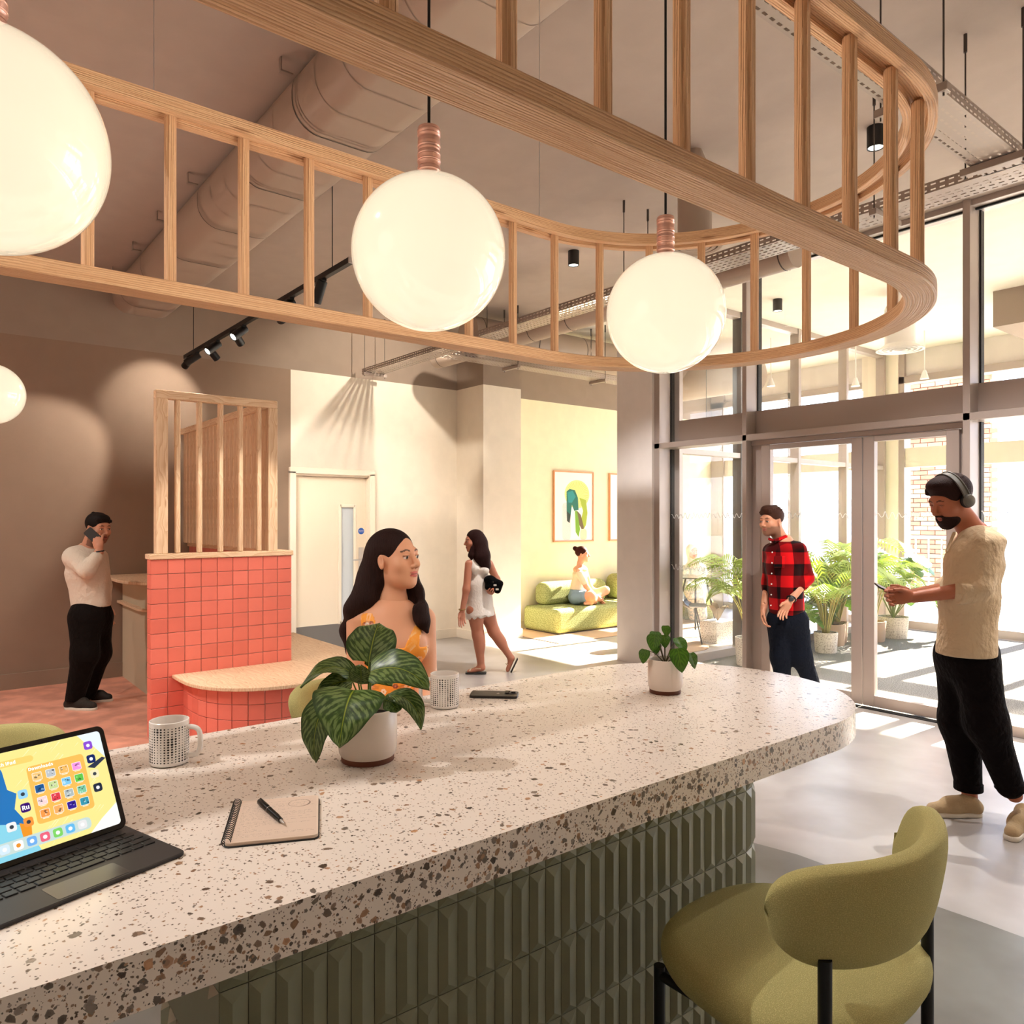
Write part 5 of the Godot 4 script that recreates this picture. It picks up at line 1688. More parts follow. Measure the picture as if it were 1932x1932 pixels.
func potted_prayer_plant() -> void:
	var t := thing("potted_plant", "large-leaved striped green plant in a cream pot on the bar", "potted plant", W(0.813, 1.549, 1.05), CAMTURN)
	var H := 0.118
	plant_pot(t, 0.066, H, mat("terracotta_foot", Color(0.42, 0.24, 0.17), 0.8))
	var lm := leaf_material("striped_leaf", Color(0.15, 0.26, 0.055), Color(0.47, 0.54, 0.33), Color(0.50, 0.55, 0.14), 9.0, 5)
	var s := 0.001206
	# photo offsets from the pot's foot (px right, px up) and metres towards the viewer
	var P := func(x: float, y: float, z: float) -> Vector3: return Vector3((x - 694.0) * s, (1436.0 - y) * s, z)
	var stemm := mat("plant_stem", Color(0.36, 0.45, 0.14), 0.5)
	var list := [
		[P.call(681, 1292, 0.075), P.call(671, 1374, 0.165), Vector3(0, 0.045, 0.02), 0.155, Vector3(0, 0.75, 0.66), 0.20, 0],
		[P.call(691, 1258, -0.03), P.call(700, 1192, -0.115), Vector3(0, 0.030, 0.0), 0.118, Vector3(0, 0.45, 0.9), 0.35, 0],
		[P.call(708, 1262, 0.055), P.call(820, 1287, 0.10), Vector3(0.01, 0.050, 0.0), 0.098, Vector3(-0.15, 0.8, 0.6), 0.25, 0],
		[P.call(670, 1284, -0.02), P.call(570, 1297, 0.02), Vector3(0.0, 0.065, -0.01), 0.066, Vector3(-0.45, 0.75, 0.45), 0.35, 1],
		[P.call(628, 1312, 0.05), P.call(612, 1424, 0.075), Vector3(-0.02, 0.01, 0.03), 0.082, Vector3(-0.35, 0.2, 0.9), 0.20, 0],
		[P.call(684, 1292, 0.02), P.call(688, 1252, 0.05), Vector3(0, 0.0, -0.012), 0.055, Vector3(0, 0.2, 1), 0.30, 2],
		[P.call(736, 1311, 0.02), P.call(800, 1370, 0.05), Vector3(0.03, 0.040, 0.0), 0.052, Vector3(0.2, 0.7, 0.65), 0.45, 1],
		[P.call(664, 1290, -0.005), P.call(595, 1325, 0.02), Vector3(-0.01, 0.028, 0.0), 0.055, Vector3(-0.3, 0.5, 0.8), 0.30, 0],
		[P.call(690, 1294, -0.045), P.call(738, 1302, -0.02), Vector3(0.0, 0.030, 0.0), 0.068, Vector3(0.2, 0.7, 0.65), 0.25, 0],
		[P.call(724, 1322, 0.01), P.call(752, 1342, 0.03), Vector3(0.01, 0.012, 0.0), 0.046, Vector3(0.3, 0.4, 0.85), 0.25, 2],
		[P.call(690, 1276, -0.06), P.call(742, 1250, -0.12), Vector3(0, 0.02, 0.0), 0.06, Vector3(0.2, 0.6, 0.7), 0.3, 0]]
	for q in list:
		var b := MB.new()
		leaf(b, q[0], q[1], q[2], q[3], q[4].normalized(), q[5], q[6], 16, 10)
		part(t, "leaf", b, lm)
		b = MB.new()
		var root := Vector3(clampf(q[0].x, -0.03, 0.03) * 0.5, H - 0.018, clampf(q[0].z, -0.03, 0.03) * 0.5)
		b.tube([root, root.lerp(q[0], 0.55) + Vector3(0, 0.012, 0), q[0]], [0.0024, 0.0020, 0.0016], 6)
		part(t, "stem", b, stemm)

func potted_pilea() -> void:
	var t := thing("potted_plant", "small round-leaved green plant in a cream pot near the bar's rounded end", "potted plant", W(1.855, 1.559, 1.05), CAMTURN)
	var H := 0.106
	plant_pot(t, 0.054, H, M.walnut)
	var lm := leaf_material("round_leaf", Color(0.19, 0.36, 0.045), Color(0.30, 0.47, 0.10), Color(0.42, 0.56, 0.16), 5.0, 8)
	var s := 0.001667
	var P := func(x: float, y: float, z: float) -> Vector3: return Vector3((x - 1255.0) * s, (1309.0 - y) * s, z)
	var stemm := mat("plant_stem_2", Color(0.30, 0.26, 0.10), 0.5)
	var list := [
		[P.call(1232, 1211, 0.02), 0.046, Vector3(-0.2, 0.45, 0.85)], [P.call(1274, 1238, 0.06), 0.060, Vector3(0.1, 0.3, 0.95)],
		[P.call(1213, 1236, 0.03), 0.036, Vector3(-0.5, 0.2, 0.8)], [P.call(1302, 1244, 0.03), 0.040, Vector3(0.5, 0.25, 0.8)],
		[P.call(1284, 1218, 0.0), 0.046, Vector3(0.3, 0.6, 0.7)], [P.call(1255, 1212, -0.01), 0.036, Vector3(0, 0.5, 0.85)],
		[P.call(1259, 1194, -0.02), 0.030, Vector3(0.2, 0.3, 0.9)], [P.call(1241, 1228, -0.03), 0.034, Vector3(-0.1, 0.6, 0.8)], [P.call(1240, 1206, -0.03), 0.036, Vector3(0, 0.7, 0.7)]]
	var i := 0
	for q in list:
		var n: Vector3 = q[2].normalized()
		var c: Vector3 = q[0]
		var down := Vector3(c.x * 4.0, -1, 0.2)
		down = (down - n * down.dot(n)).normalized()
		var b := MB.new()
		leaf(b, c - down * q[1] * 0.5, c + down * q[1] * 0.75, n * 0.005, q[1] * 1.05, n, 0.18, 0, 12, 8)
		part(t, "leaf", b, lm)
		b = MB.new()
		var root := Vector3(0, H - 0.016, 0)
		var a: Vector3 = c - down * q[1] * 0.5
		b.tube([root, root.lerp(a, 0.5) + Vector3(0, 0.010, 0), a], [0.0018, 0.0014, 0.0011], 6)
		part(t, "stem", b, stemm)
		i += 1
# ---------------------------------------------------------------- bar stools
func cushion(b: MB, hx: float, hz: float, power: float, layers: Array, segs := 56) -> void:
	# layers of (scale of the plan, y); the first and last close to a point
	var rows := []
	for q in layers:
		var row := []
		for k in segs + 1:
			var an := TAU * k / segs
			var c := cos(an); var s := sin(an)
			var r := pow(pow(absf(c), power) + pow(absf(s), power), -1.0 / power)
			var taper := 1.0 + 0.10 * (s * r)
			row.append(Vector3(c * r * hx * q[0] * taper, q[1], s * r * hz * q[0]))
		rows.append(row)
	b.sheet(rows, [], 1.0)

func make_stool(label: String, at: Vector3, turn: float) -> Node3D:
	# local z towards the back; the sitter faces -z
	var t := thing("bar_stool", label, "bar stool", at, turn, "green bar stools")
	var b := MB.new()
	var y0 := 0.60
	cushion(b, 0.275, 0.250, 2.7, [[0.001, y0], [0.5, y0], [0.90, y0 + 0.003], [0.96, y0 + 0.012], [0.995, y0 + 0.03], [1.0, y0 + 0.045], [0.985, y0 + 0.06], [0.94, y0 + 0.074], [0.86, y0 + 0.083], [0.65, y0 + 0.092], [0.35, y0 + 0.097], [0.001, y0 + 0.099]])
	part(t, "seat", b, M.green_fabric, "thick green woven seat")
	# backrest: a curved pad, rounded at its ends
	b = MB.new()
	var rows := []
	var A := deg_to_rad(60.0)
	for i in 57:
		var q0 := -1.0 + 2.0 * i / 56.0
		var s := sin(q0 * PI / 2)
		var e := pow(maxf(0.0, 1.0 - pow(absf(s), 12.0)), 0.5)
		var hh := 0.104 * maxf(0.001, pow(maxf(0.0, 1.0 - pow(absf(s), 5.0)), 0.42))
		var hw := 0.032 * maxf(e, 0.001)
		var an := s * A
		var rx := 0.315; var rz := 0.275
		var dir := Vector3(sin(an), 0, cos(an))
		var c := Vector3(sin(an) * rx, 0.865 + 0.012 * s * s, cos(an) * rz - 0.02)
		var row := []
		for k in 25:
			var th := TAU * k / 24
			var cx := signf(cos(th)) * pow(absf(cos(th)), 0.6); var cy := signf(sin(th)) * pow(absf(sin(th)), 0.75)
			row.append(c + dir * (cx * hw + cy * 0.018) + Vector3(0, cy * hh, 0))
		rows.append(row)
	b.sheet(rows, [], -1.0)
	part(t, "backrest", b, M.green_fabric, "curved green woven backrest")
	for q in [[-0.21, 0.20, 0.80], [0.21, 0.20, 0.80], [-0.21, -0.185, 0.61], [0.21, -0.185, 0.61]]:
		b = MB.new(); b.tube([Vector3(q[0], 0.0, q[1]), Vector3(q[0], q[2], q[1])], 0.0125, 14)
		part(t, "leg", b, M.black_metal)
	for q in [[Vector3(-0.21, 0.22, -0.185), Vector3(0.21, 0.22, -0.185)], [Vector3(-0.21, 0.22, 0.20), Vector3(0.21, 0.22, 0.20)], [Vector3(-0.21, 0.22, -0.185), Vector3(-0.21, 0.22, 0.20)], [Vector3(0.21, 0.22, -0.185), Vector3(0.21, 0.22, 0.20)]]:
		b = MB.new(); b.tube(q, 0.010, 10)
		part(t, "footrest_rail", b, M.black_metal)
	b = MB.new()
	for q in [[Vector3(-0.21, 0.59, -0.185), Vector3(0.21, 0.59, -0.185)], [Vector3(-0.21, 0.59, 0.20), Vector3(0.21, 0.59, 0.20)], [Vector3(-0.21, 0.59, -0.185), Vector3(-0.21, 0.59, 0.20)], [Vector3(0.21, 0.59, -0.185), Vector3(0.21, 0.59, 0.20)]]: b.tube(q, 0.011, 10)
	part(t, "seat_frame", b, M.black_metal)
	return t

func stools() -> void:
	var s := make_stool("green upholstered bar stool with black legs in the right foreground", W(1.50, 0.915, 0.003), 0.0)
	dup(s, W(1.36, 2.50, 0.003), PI, "green bar stool behind the large plant, under the seated woman", "bar_stool")
	dup(s, W(0.085, 2.50, 0.003), PI, "green bar stool behind the laptop, only its back showing", "bar_stool")
# ---------------------------------------------------------------- lounge beyond the column
func lounge() -> void:
	# pictures
	var im := Image.create(512, 676, false, Image.FORMAT_RGB8); im.fill(Color(0.97, 0.96, 0.94))
	var rng := RandomNumberGenerator.new(); rng.seed = 9
	rr(im, 105, 300, 110, 370, 40, Color(0.95, 0.87, 0.85))
	for k in 500: disc(im, rng.randf_range(115, 205), rng.randf_range(310, 660), 1.5, 2, Color(0.92, 0.78, 0.77))
	disc(im, 300, 215, 165, 140, Color(0.86, 0.87, 0.56)); disc(im, 300, 215, 150, 125, Color(0.80, 0.83, 0.45))
	for k in 40:
		var an := TAU * k / 40.0
		poly_fill(im, [Vector2(300, 215), Vector2(300 + 150 * cos(an), 215 + 125 * sin(an)), Vector2(300 + 150 * cos(an + 0.05), 215 + 125 * sin(an + 0.05))], Color(0.88, 0.90, 0.62))
	poly_fill(im, [Vector2(330, 250), Vector2(420, 270), Vector2(440, 400), Vector2(420, 520), Vector2(370, 590), Vector2(350, 480), Vector2(380, 380)], Color(0.62, 0.70, 0.20))
	poly_fill(im, [Vector2(300, 380), Vector2(350, 420), Vector2(390, 540), Vector2(380, 590), Vector2(330, 520)], Color(0.42, 0.36, 0.22))
	poly_fill(im, [Vector2(270, 380), Vector2(300, 380), Vector2(340, 560), Vector2(320, 640), Vector2(280, 590)], Color(0.46, 0.66, 0.16))
	poly_fill(im, [Vector2(160, 190), Vector2(200, 165), Vector2(270, 175), Vector2(310, 250), Vector2(320, 370), Vector2(260, 380), Vector2(230, 320), Vector2(215, 420), Vector2(200, 500), Vector2(165, 480), Vector2(160, 380)], Color(0.12, 0.42, 0.36))
	poly_fill(im, [Vector2(170, 200), Vector2(240, 180), Vector2(280, 240), Vector2(230, 300), Vector2(185, 300)], Color(0.16, 0.56, 0.55))
	poly_fill(im, [Vector2(160, 380), Vector2(215, 420), Vector2(200, 500), Vector2(165, 480)], Color(0.16, 0.22, 0.18))
	rr(im, 340, 560, 90, 110, 30, Color(0.91, 0.83, 0.70))
	var fm := mat("picture_frame", Color(0.86, 0.60, 0.42), 0.5)
	for q in [[7.435, 8.26, "framed print of green leaf shapes on the yellow wall"], [8.61, 9.435, "second framed print on the yellow wall, mostly hidden by the column"]]:
		var t := thing("framed_picture", q[2], "picture", W((q[0] + q[1]) / 2, 8.38, 1.23))
		var w: float = q[1] - q[0]; var h := 1.065
		var b := MB.new()
		for s in [-1.0, 1.0]:
			b.box(Vector3(s * (w / 2 - 0.01), h / 2, 0.016), Vector3(0.02, h, 0.032), 0.002)
			b.box(Vector3(0, h / 2 + s * (h / 2 - 0.01), 0.016), Vector3(w - 0.04, 0.02, 0.032), 0.002)
		part(t, "frame", b, fm)
		b = MB.new()
		var hw := w / 2 - 0.015
		b.quad(Vector3(-hw, 0.015, 0.018), Vector3(hw, 0.015, 0.018), Vector3(hw, h - 0.015, 0.018), Vector3(-hw, h - 0.015, 0.018), Vector3(0, 0, 1), [Vector2(0, 1), Vector2(1, 1), Vector2(1, 0), Vector2(0, 0)])
		var pm := mat("print_paper", Color(0.97, 0.96, 0.94), 0.7)
		if q[0] < 8.0:
			pm = mat("leaf_print", Color(1, 1, 1), 0.7); pm.albedo_texture = tex(im)
		part(t, "print", b, pm)
	# modular sofa
	var t := thing("modular_sofa", "low sage green modular sofa in the lounge", "sofa", W(8.1, 7.95, 0))
	var b := MB.new()
	var s := SDF.new()
	s.rbox(Vector3(-0.55, 0.185, 0.0), Vector3(0.74, 0.165, 0.37), 0.06)
	s.build(b, 0.022)
	part(t, "seat_block", b, M.sofa_fabric)
	b = MB.new(); s = SDF.new()
	s.rbox(Vector3(0.95, 0.185, 0.0), Vector3(0.74, 0.165, 0.37), 0.06)
	s.build(b, 0.022)
	part(t, "seat_block", b, M.sofa_fabric)
	b = MB.new(); s = SDF.new()
	s.rbox(Vector3(-0.45, 0.50, -0.25), Vector3(0.64, 0.17, 0.14), 0.11)
	s.build(b, 0.022)
	part(t, "back_bolster", b, M.sofa_fabric)
	b = MB.new(); s = SDF.new()
	s.rbox(Vector3(1.0, 0.53, -0.22), Vector3(0.66, 0.20, 0.16), 0.12)
	s.build(b, 0.022)
	part(t, "back_bolster", b, M.sofa_fabric)
	b = MB.new(); b.box(Vector3(0.2, 0.011, 0), Vector3(2.9, 0.022, 0.68))
	part(t, "plinth", b, M.frame_dark)
	# rugs
	var rm := mat("tan_rug", Color(0.78, 0.66, 0.53), 0.98)
	var r2 := mat("brown_rug", Color(0.66, 0.55, 0.45), 0.98)
	b = MB.new(); b.prism([Vector2(-1.6, -0.7), Vector2(1.6, -0.7), Vector2(1.6, 0.62), Vector2(-1.6, 0.62)], 0.0, 0.008, 0.003)
	single("rug", b, rm, "tan rug under the green sofa", "rug", "", W(8.0, 7.72, 0.0005))
	var k := 0
	for q in [[8.25, 6.95, 0.62], [7.35, 6.2, 0.55], [9.4, 6.6, 0.8]]:
		b = MB.new()
		var poly := []
		for i in 40: poly.append(Vector2(cos(TAU * i / 40), sin(TAU * i / 40)) * q[2])
		b.prism(poly, 0.0, 0.009, 0.003)
		single("rug", b, r2, ["round brown rug in front of the sofa", "round brown rug nearest the grey column", "large round brown rug under the cafe table"][k], "rug", "round rugs", W(q[0], q[1], 0.0005 + 0.001 * k))
		k += 1
	# cafe table and shell chair behind the glass
	t = thing("cafe_table", "round black cafe table with slim legs behind the glazing", "table", W(8.95, 6.95, 0.0105))
	b = MB.new(); b.lathe([Vector2(0, 0.715), Vector2(0.36, 0.715), Vector2(0.365, 0.722), Vector2(0.36, 0.73), Vector2(0, 0.73)], 40)
	part(t, "table_top", b, mat("table_gloss", Color(0.10, 0.11, 0.11), 0.12))
	for i in 3:
		var an := 0.4 + TAU * i / 3
		b = MB.new(); b.tube([Vector3(cos(an) * 0.16, 0.715, sin(an) * 0.16), Vector3(cos(an) * 0.34, 0.0, sin(an) * 0.34)], 0.014, 8)
		part(t, "leg", b, M.black_metal)
	t = thing("shell_chair", "black shell chair with slim legs behind the glazing", "chair", W(7.78, 6.18, 0.0105), 0.6)
	b = MB.new()
	var rows := []
	for i in 21:
		var q := i / 20.0
		var row := []
		for j in 13:
			var x := -1.0 + 2.0 * j / 12.0
			var p := Vector3(x * 0.22, 0.44 + 0.03 * x * x, 0.24 - 0.5 * q) if q < 0.5 else Vector3(x * (0.23 - 0.05 * (q - 0.5)), 0.44 + (q - 0.5) * 0.82 + 0.02 * x * x, -0.01 - 0.20 * sqrt((q - 0.5) * 2.0) + 0.07 * x * x)
			if q > 0.9: p.y -= x * x * 0.08 * (q - 0.9) * 10
			row.append(p)
		rows.append(row)
	b.sheet(rows)
	var b2: int = b.v.size()
	part(t, "shell", b, mat("chair_shell", Color(0.13, 0.14, 0.13), 0.35))
	for q in [Vector3(0.2, 0, 0.2), Vector3(-0.2, 0, 0.2), Vector3(0.2, 0, -0.24), Vector3(-0.2, 0, -0.24)]:
		b = MB.new(); b.tube([Vector3(q.x * 0.6, 0.44, q.z * 0.5), q], [0.011, 0.009], 8)
		part(t, "leg", b, M.black_metal)
	# spot heads hanging in the lounge ceiling, seen above the transom
	var dm: Material = M["lamp_lens"]
	k = 0
	for q in [W(9.0, 5.75, 3.35), W(9.6, 4.9, 3.3), W(10.2, 4.3, 3.38), W(8.1, 1.6, 3.35)]:
		t = thing("ceiling_spot", ["white ceiling spot seen above the left door leaf", "white ceiling spot over the middle of the door transom", "white ceiling spot beside the cream pier", "dark ceiling spot seen through the right-hand glazing"][k], "ceiling spot", q, 0.0, "vestibule ceiling spots")
		b = MB.new(); b.tube([Vector3(0, 0.1, 0), Vector3(0, 4.0 - q.y, 0)], 0.008, 8)
		part(t, "stem", b, M.white_gloss if k < 3 else M.black_metal)
		b = MB.new(); b.lathe([Vector2(0, 0.11), Vector2(0.02, 0.11), Vector2(0.055, 0.0), Vector2(0.052, 0.0), Vector2(0.04, 0.01), Vector2(0, 0.012)], 24)
		part(t, "spot_head", b, M.white_gloss if k < 3 else M.black_metal)
		b = MB.new(); b.lathe([Vector2(0.045, 0.006), Vector2(0, 0.004)], 20)
		part(t, "lamp_lens", b, dm)
		spot_at(t, Vector3(0, -0.01, 0), Vector3(0, -1, 0.001), 3.0, 45.0, Color(1.0, 0.97, 0.94))
		k += 1
	# two cream pendants in the lounge, seen above the left transom
	for q in [[W(8.6, 6.5, 2.62), "cream globe pendant in the lounge, left of the pair above the transom"], [W(9.3, 6.3, 2.66), "cream globe pendant in the lounge, right of the pair above the transom"]]:
		globe_lamp(q[0], q[1], 0.2)
# ---------------------------------------------------------------- plants in the vestibule
func stone_pot(t: Node3D, r: float, h: float, m: Material) -> void:
	var b := MB.new()
	b.lathe([Vector2(0, 0), Vector2(r * 0.86, 0), Vector2(r * 0.90, 0.01), Vector2(r, h * 0.9), Vector2(r, h), Vector2(r - 0.018, h), Vector2(r - 0.022, h - 0.03)], 36)
	part(t, "pot", b, m)
	b = MB.new(); b.lathe([Vector2(r - 0.02, h - 0.03), Vector2(0, h - 0.02)], 24)
	part(t, "soil", b, M.soil)

func palm(t: Node3D, h0: float, size: float, count: int, sd: int, lean := Vector3.ZERO) -> void:
	var rng := RandomNumberGenerator.new(); rng.seed = sd
	var lm := mat("palm_leaf", Color(0.52, 0.60, 0.24), 0.45)
	lm.backlight_enabled = true; lm.backlight = Color(0.30, 0.36, 0.10)
	var sm := mat("palm_stem", Color(0.62, 0.58, 0.30), 0.6)
	for i in count:
		var an := TAU * (i + rng.randf_range(-0.3, 0.3)) / count
		var out := Vector3(cos(an), 0, sin(an))
		var reach := size * rng.randf_range(0.35, 0.72); var top := size * rng.randf_range(0.6, 1.0)
		var a := Vector3(out.x * 0.03, h0, out.z * 0.03)
		var c := a + Vector3(0, top * 1.15, 0) + out * reach * 0.25 + lean * 0.4
		var e := a + out * reach + Vector3(0, top * rng.randf_range(0.55, 0.85), 0) + lean
		var pts := []
		for k in 9:
			var s := k / 8.0
			pts.append(a.lerp(c, s).lerp(c.lerp(e, s), s))
		var b := MB.new(); b.tube(pts, [0.009, 0.008, 0.007, 0.006, 0.005, 0.004, 0.0035, 0.003, 0.002], 5)
		var st := part(t, "frond_stem", b, sm)
		b = MB.new()
		for k in 17:
			var s := 0.38 + 0.6 * k / 16.0
			var p := a.lerp(c, s).lerp(c.lerp(e, s), s)
			var d := ((c - a) * (1 - s) + (e - c) * s).normalized()
			var side := d.cross(Vector3.UP).normalized()
			if side.length() < 0.1: side = Vector3(1, 0, 0)
			var L := size * 0.34 * sin(PI * (0.25 + 0.7 * (s - 0.38) / 0.6))
			for q in [-1.0, 1.0]:
				var dir: Vector3 = (side * q + d * 0.75 + Vector3(0, 0.15, 0)).normalized()
				var m1: Vector3 = p + dir * L * 0.5 + Vector3(0, 0.01, 0)
				var tip: Vector3 = p + dir * L + Vector3(0, -L * 0.32, 0)
				var wv := d * (0.011 * size)
				b.tri(p - wv * 0.4, m1 - wv, m1 + wv, Vector3(0, 1, 0)); b.tri(p - wv * 0.4, m1 + wv, p + wv * 0.4, Vector3(0, 1, 0)); b.tri(m1 - wv, tip, m1 + wv, Vector3(0, 1, 0))
		part(st, "leaflets", b, lm)

func monstera(t: Node3D, h0: float, size: float, count: int, sd: int) -> void:
	var rng := RandomNumberGenerator.new(); rng.seed = sd
	var lm := leaf_material("split_leaf", Color(0.30, 0.44, 0.13), Color(0.46, 0.57, 0.24), Color(0.48, 0.56, 0.25), 7.0, 18)
	lm.backlight = Color(0.30, 0.40, 0.10)
	for i in count:
		var an := TAU * (i + rng.randf_range(-0.25, 0.25)) / count
		var out := Vector3(cos(an), 0, sin(an))
		var a := Vector3(0, h0, 0)
		var hub := a + out * size * rng.randf_range(0.22, 0.5) + Vector3(0, size * rng.randf_range(0.35, 1.0), 0)
		var b := MB.new(); b.tube([a, a.lerp(hub, 0.5) + Vector3(0, size * 0.12, 0), hub], [0.008, 0.006, 0.005], 6)
		part(t, "stem", b, M.plant_stem)
		b = MB.new()
		var L := size * rng.randf_range(0.38, 0.52)
		var n: Vector3 = (out * 0.7 + Vector3(0, 0.75, 0)).normalized()
		leaf(b, hub, hub + out * L * 0.75 + Vector3(0, -L * 0.62, 0), Vector3(0, L * 0.22, 0), L * 0.92, n, 0.12, 3, 27, 6)
		part(t, "leaf", b, lm)

func plants() -> void:
	var white := mat("speckled_pot", Color(0.86, 0.83, 0.79), 0.8)
	white.albedo_texture = tex(ramp_img(noise_img(128, 128, 0.12, 61, 3), Color(0.62, 0.6, 0.58), Color(1, 1, 1), 0.25, 0.42)); white.uv1_triplanar = true; white.uv1_scale = Vector3.ONE * 3
	var tan := mat("tan_pot", Color(0.70, 0.60, 0.51), 0.85)
	tan.albedo_texture = M.mottle.albedo_texture; tan.uv1_triplanar = true; tan.uv1_scale = Vector3.ONE * 3
	var q := [
		[W(7.12, 4.80, 0.0), 0.16, 0.30, 0, 0.92, "tall palm in a white pot just inside the left pane", white],
		[W(8.42, 5.02, 0.0), 0.15, 0.24, 1, 0.62, "leafy plant in a tan pot behind the man in the checked shirt", tan],
		[W(8.50, 4.70, 0.0), 0.135, 0.24, 0, 0.95, "palm in a white speckled pot beside the door stile", white],
		[W(9.05, 4.93, 0.0), 0.17, 0.27, 1, 0.80, "split-leaf plant in a tan pot behind the white-potted palm", tan],
		[W(9.75, 4.75, 0.0), 0.16, 0.26, 0, 1.0, "palm in a tan pot right of the door stile", tan],
		[W(10.25, 4.72, 0.0), 0.19, 0.28, 1, 0.92, "bright split-leaf plant in a wide pale pot under the cream pier", white],
		[W(9.3, 5.0, 0.0), 0.14, 0.26, 0, 1.2, "tallest palm in the row of vestibule plants", tan]]
	var k := 0
	for p in q:
		var t := thing("potted_palm" if p[3] == 0 else "potted_monstera", p[5], "potted plant", p[0])
		stone_pot(t, p[1], p[2], p[6])
		if p[3] == 0: palm(t, p[2] - 0.03, p[4] * 1.12, 17, 70 + k, Vector3(0, 0, 0.02))
		else: monstera(t, p[2] - 0.03, p[4], 15, 80 + k)
		k += 1
	# terrazzo trough in the lounge
	var t := thing("planter_box", "speckled stone planter with dry leaves behind the side screen", "planter", W(8.15, 5.98, 0.0))
	var b := MB.new(); b.box2(Vector3(-0.2, 0, -0.13), Vector3(0.2, 0.27, 0.13), 0.006)
	part(t, "box", b, white)
	b = MB.new()
	var dm := mat("dry_leaf", Color(0.50, 0.42, 0.30), 0.7)
	for i in 6:
		var an := TAU * i / 6.0
		b = MB.new()
		leaf(b, Vector3(0, 0.27, 0), Vector3(cos(an) * 0.24, 0.42 + 0.05 * (i % 2), sin(an) * 0.2), Vector3(0, 0.16, 0), 0.09, Vector3(cos(an) * 0.4, 1, sin(an) * 0.4).normalized(), 0.25, 1, 8, 4)
		part(t, "leaf", b, dm)
# ---------------------------------------------------------------- people
# Each figure's own axes: x to the right as seen from the viewpoint, y up, z towards the viewpoint.
func cloth_mat(name: String, col: Color, wr := 0.5, sc := Vector3(7, 4, 7), rough := 0.9) -> StandardMaterial3D:
	if M.has(name): return M[name]
	var m := mat(name, col, rough, 0.0, 0.2)
	if not M.has("wrinkle"):
		var q := StandardMaterial3D.new()
		q.heightmap_texture = tex(noise_img(256, 256, 0.022, 91, 4))
		M["wrinkle"] = q
	m.heightmap_enabled = true; m.heightmap_texture = M["wrinkle"].heightmap_texture; m.heightmap_scale = wr
	m.uv1_triplanar = true; m.uv1_scale = sc
	m.rim_enabled = true; m.rim = 0.15; m.rim_tint = 0.6
	return m

func skin_mat() -> StandardMaterial3D:
	if M.has("skin"): return M["skin"]
	var m := mat("skin", Color(1, 1, 1), 0.5, 0.0, 0.4)
	m.vertex_color_use_as_albedo = true
	m.subsurf_scatter_enabled = true; m.subsurf_scatter_strength = 0.04
	return m

func lin(c: Color) -> Color: return c.srgb_to_linear()

# which way a head looks: f = direction of the face, with up
func aim(f: Vector3, o: Vector3, roll := 0.0) -> Transform3D:
	var z := f.normalized()
	var x := Vector3.UP.cross(z).normalized()
	var b := Basis(x, z.cross(x), z)
	return Transform3D(b * Basis(Vector3(0, 0, 1), roll), o)

func head_prims(s: SDF, X: Transform3D, f: float, fem := false) -> void:
	var e := func(o: Vector3, r: Vector3, k: float, sub := 0) -> void: s.ellb(X * (o * f), r * f, k * f, X.basis, sub)
	var c := func(a: Vector3, b: Vector3, r0: float, r1: float, k: float) -> void: s.cap(X * (a * f), X * (b * f), r0 * f, r1 * f, k * f)
	var jw := 0.054 if fem else 0.060
	e.call(Vector3(0, 0.034, -0.014), Vector3(0.0745, 0.084, 0.094), 0.02)
	e.call(Vector3(0, -0.030, 0.022), Vector3(0.060, 0.072, 0.066), 0.03)
	e.call(Vector3(0, -0.066, 0.030), Vector3(jw, 0.044, 0.054), 0.03)
	e.call(Vector3(0, -0.096, 0.066), Vector3(0.022, 0.017, 0.018), 0.03)
	c.call(Vector3(-0.036, 0.026, 0.074), Vector3(0.036, 0.026, 0.074), 0.011 if fem else 0.014, 0.011 if fem else 0.014, 0.022)
	for q in [-1.0, 1.0]:
		e.call(Vector3(q * 0.033, 0.004, 0.096), Vector3(0.019, 0.012, 0.015), 0.016, 1)
		e.call(Vector3(q * 0.044, -0.022, 0.058), Vector3(0.022, 0.020, 0.022), 0.03)
		e.call(Vector3(q * 0.032, 0.003, 0.0755), Vector3(0.0125, 0.0105, 0.0125), 0.004)
		e.call(Vector3(q * 0.032, 0.0105, 0.082), Vector3(0.0155, 0.0042, 0.0085), 0.006)
	c.call(Vector3(0, 0.012, 0.087), Vector3(0, -0.026, 0.108), 0.0075, 0.0115, 0.012)
	for q in [-1.0, 1.0]: e.call(Vector3(q * 0.0115, -0.033, 0.096), Vector3(0.0075, 0.007, 0.009), 0.008)
	e.call(Vector3(0, -0.0555, 0.088), Vector3(0.021, 0.0058, 0.0085), 0.006)
	e.call(Vector3(0, -0.0665, 0.086), Vector3(0.018, 0.0068, 0.0090), 0.006)
	for q in [-1.0, 1.0]:
		s.ellb(X * (Vector3(q * 0.0755, -0.004, -0.008) * f), Vector3(0.0085, 0.031, 0.019) * f, 0.006 * f, X.basis * Basis.from_euler(Vector3(-0.2, q * 0.35, 0)))
		s.ellb(X * (Vector3(q * 0.083, 0.002, -0.003) * f), Vector3(0.006, 0.018, 0.009) * f, 0.006 * f, X.basis * Basis.from_euler(Vector3(-0.2, q * 0.35, 0)), 1)

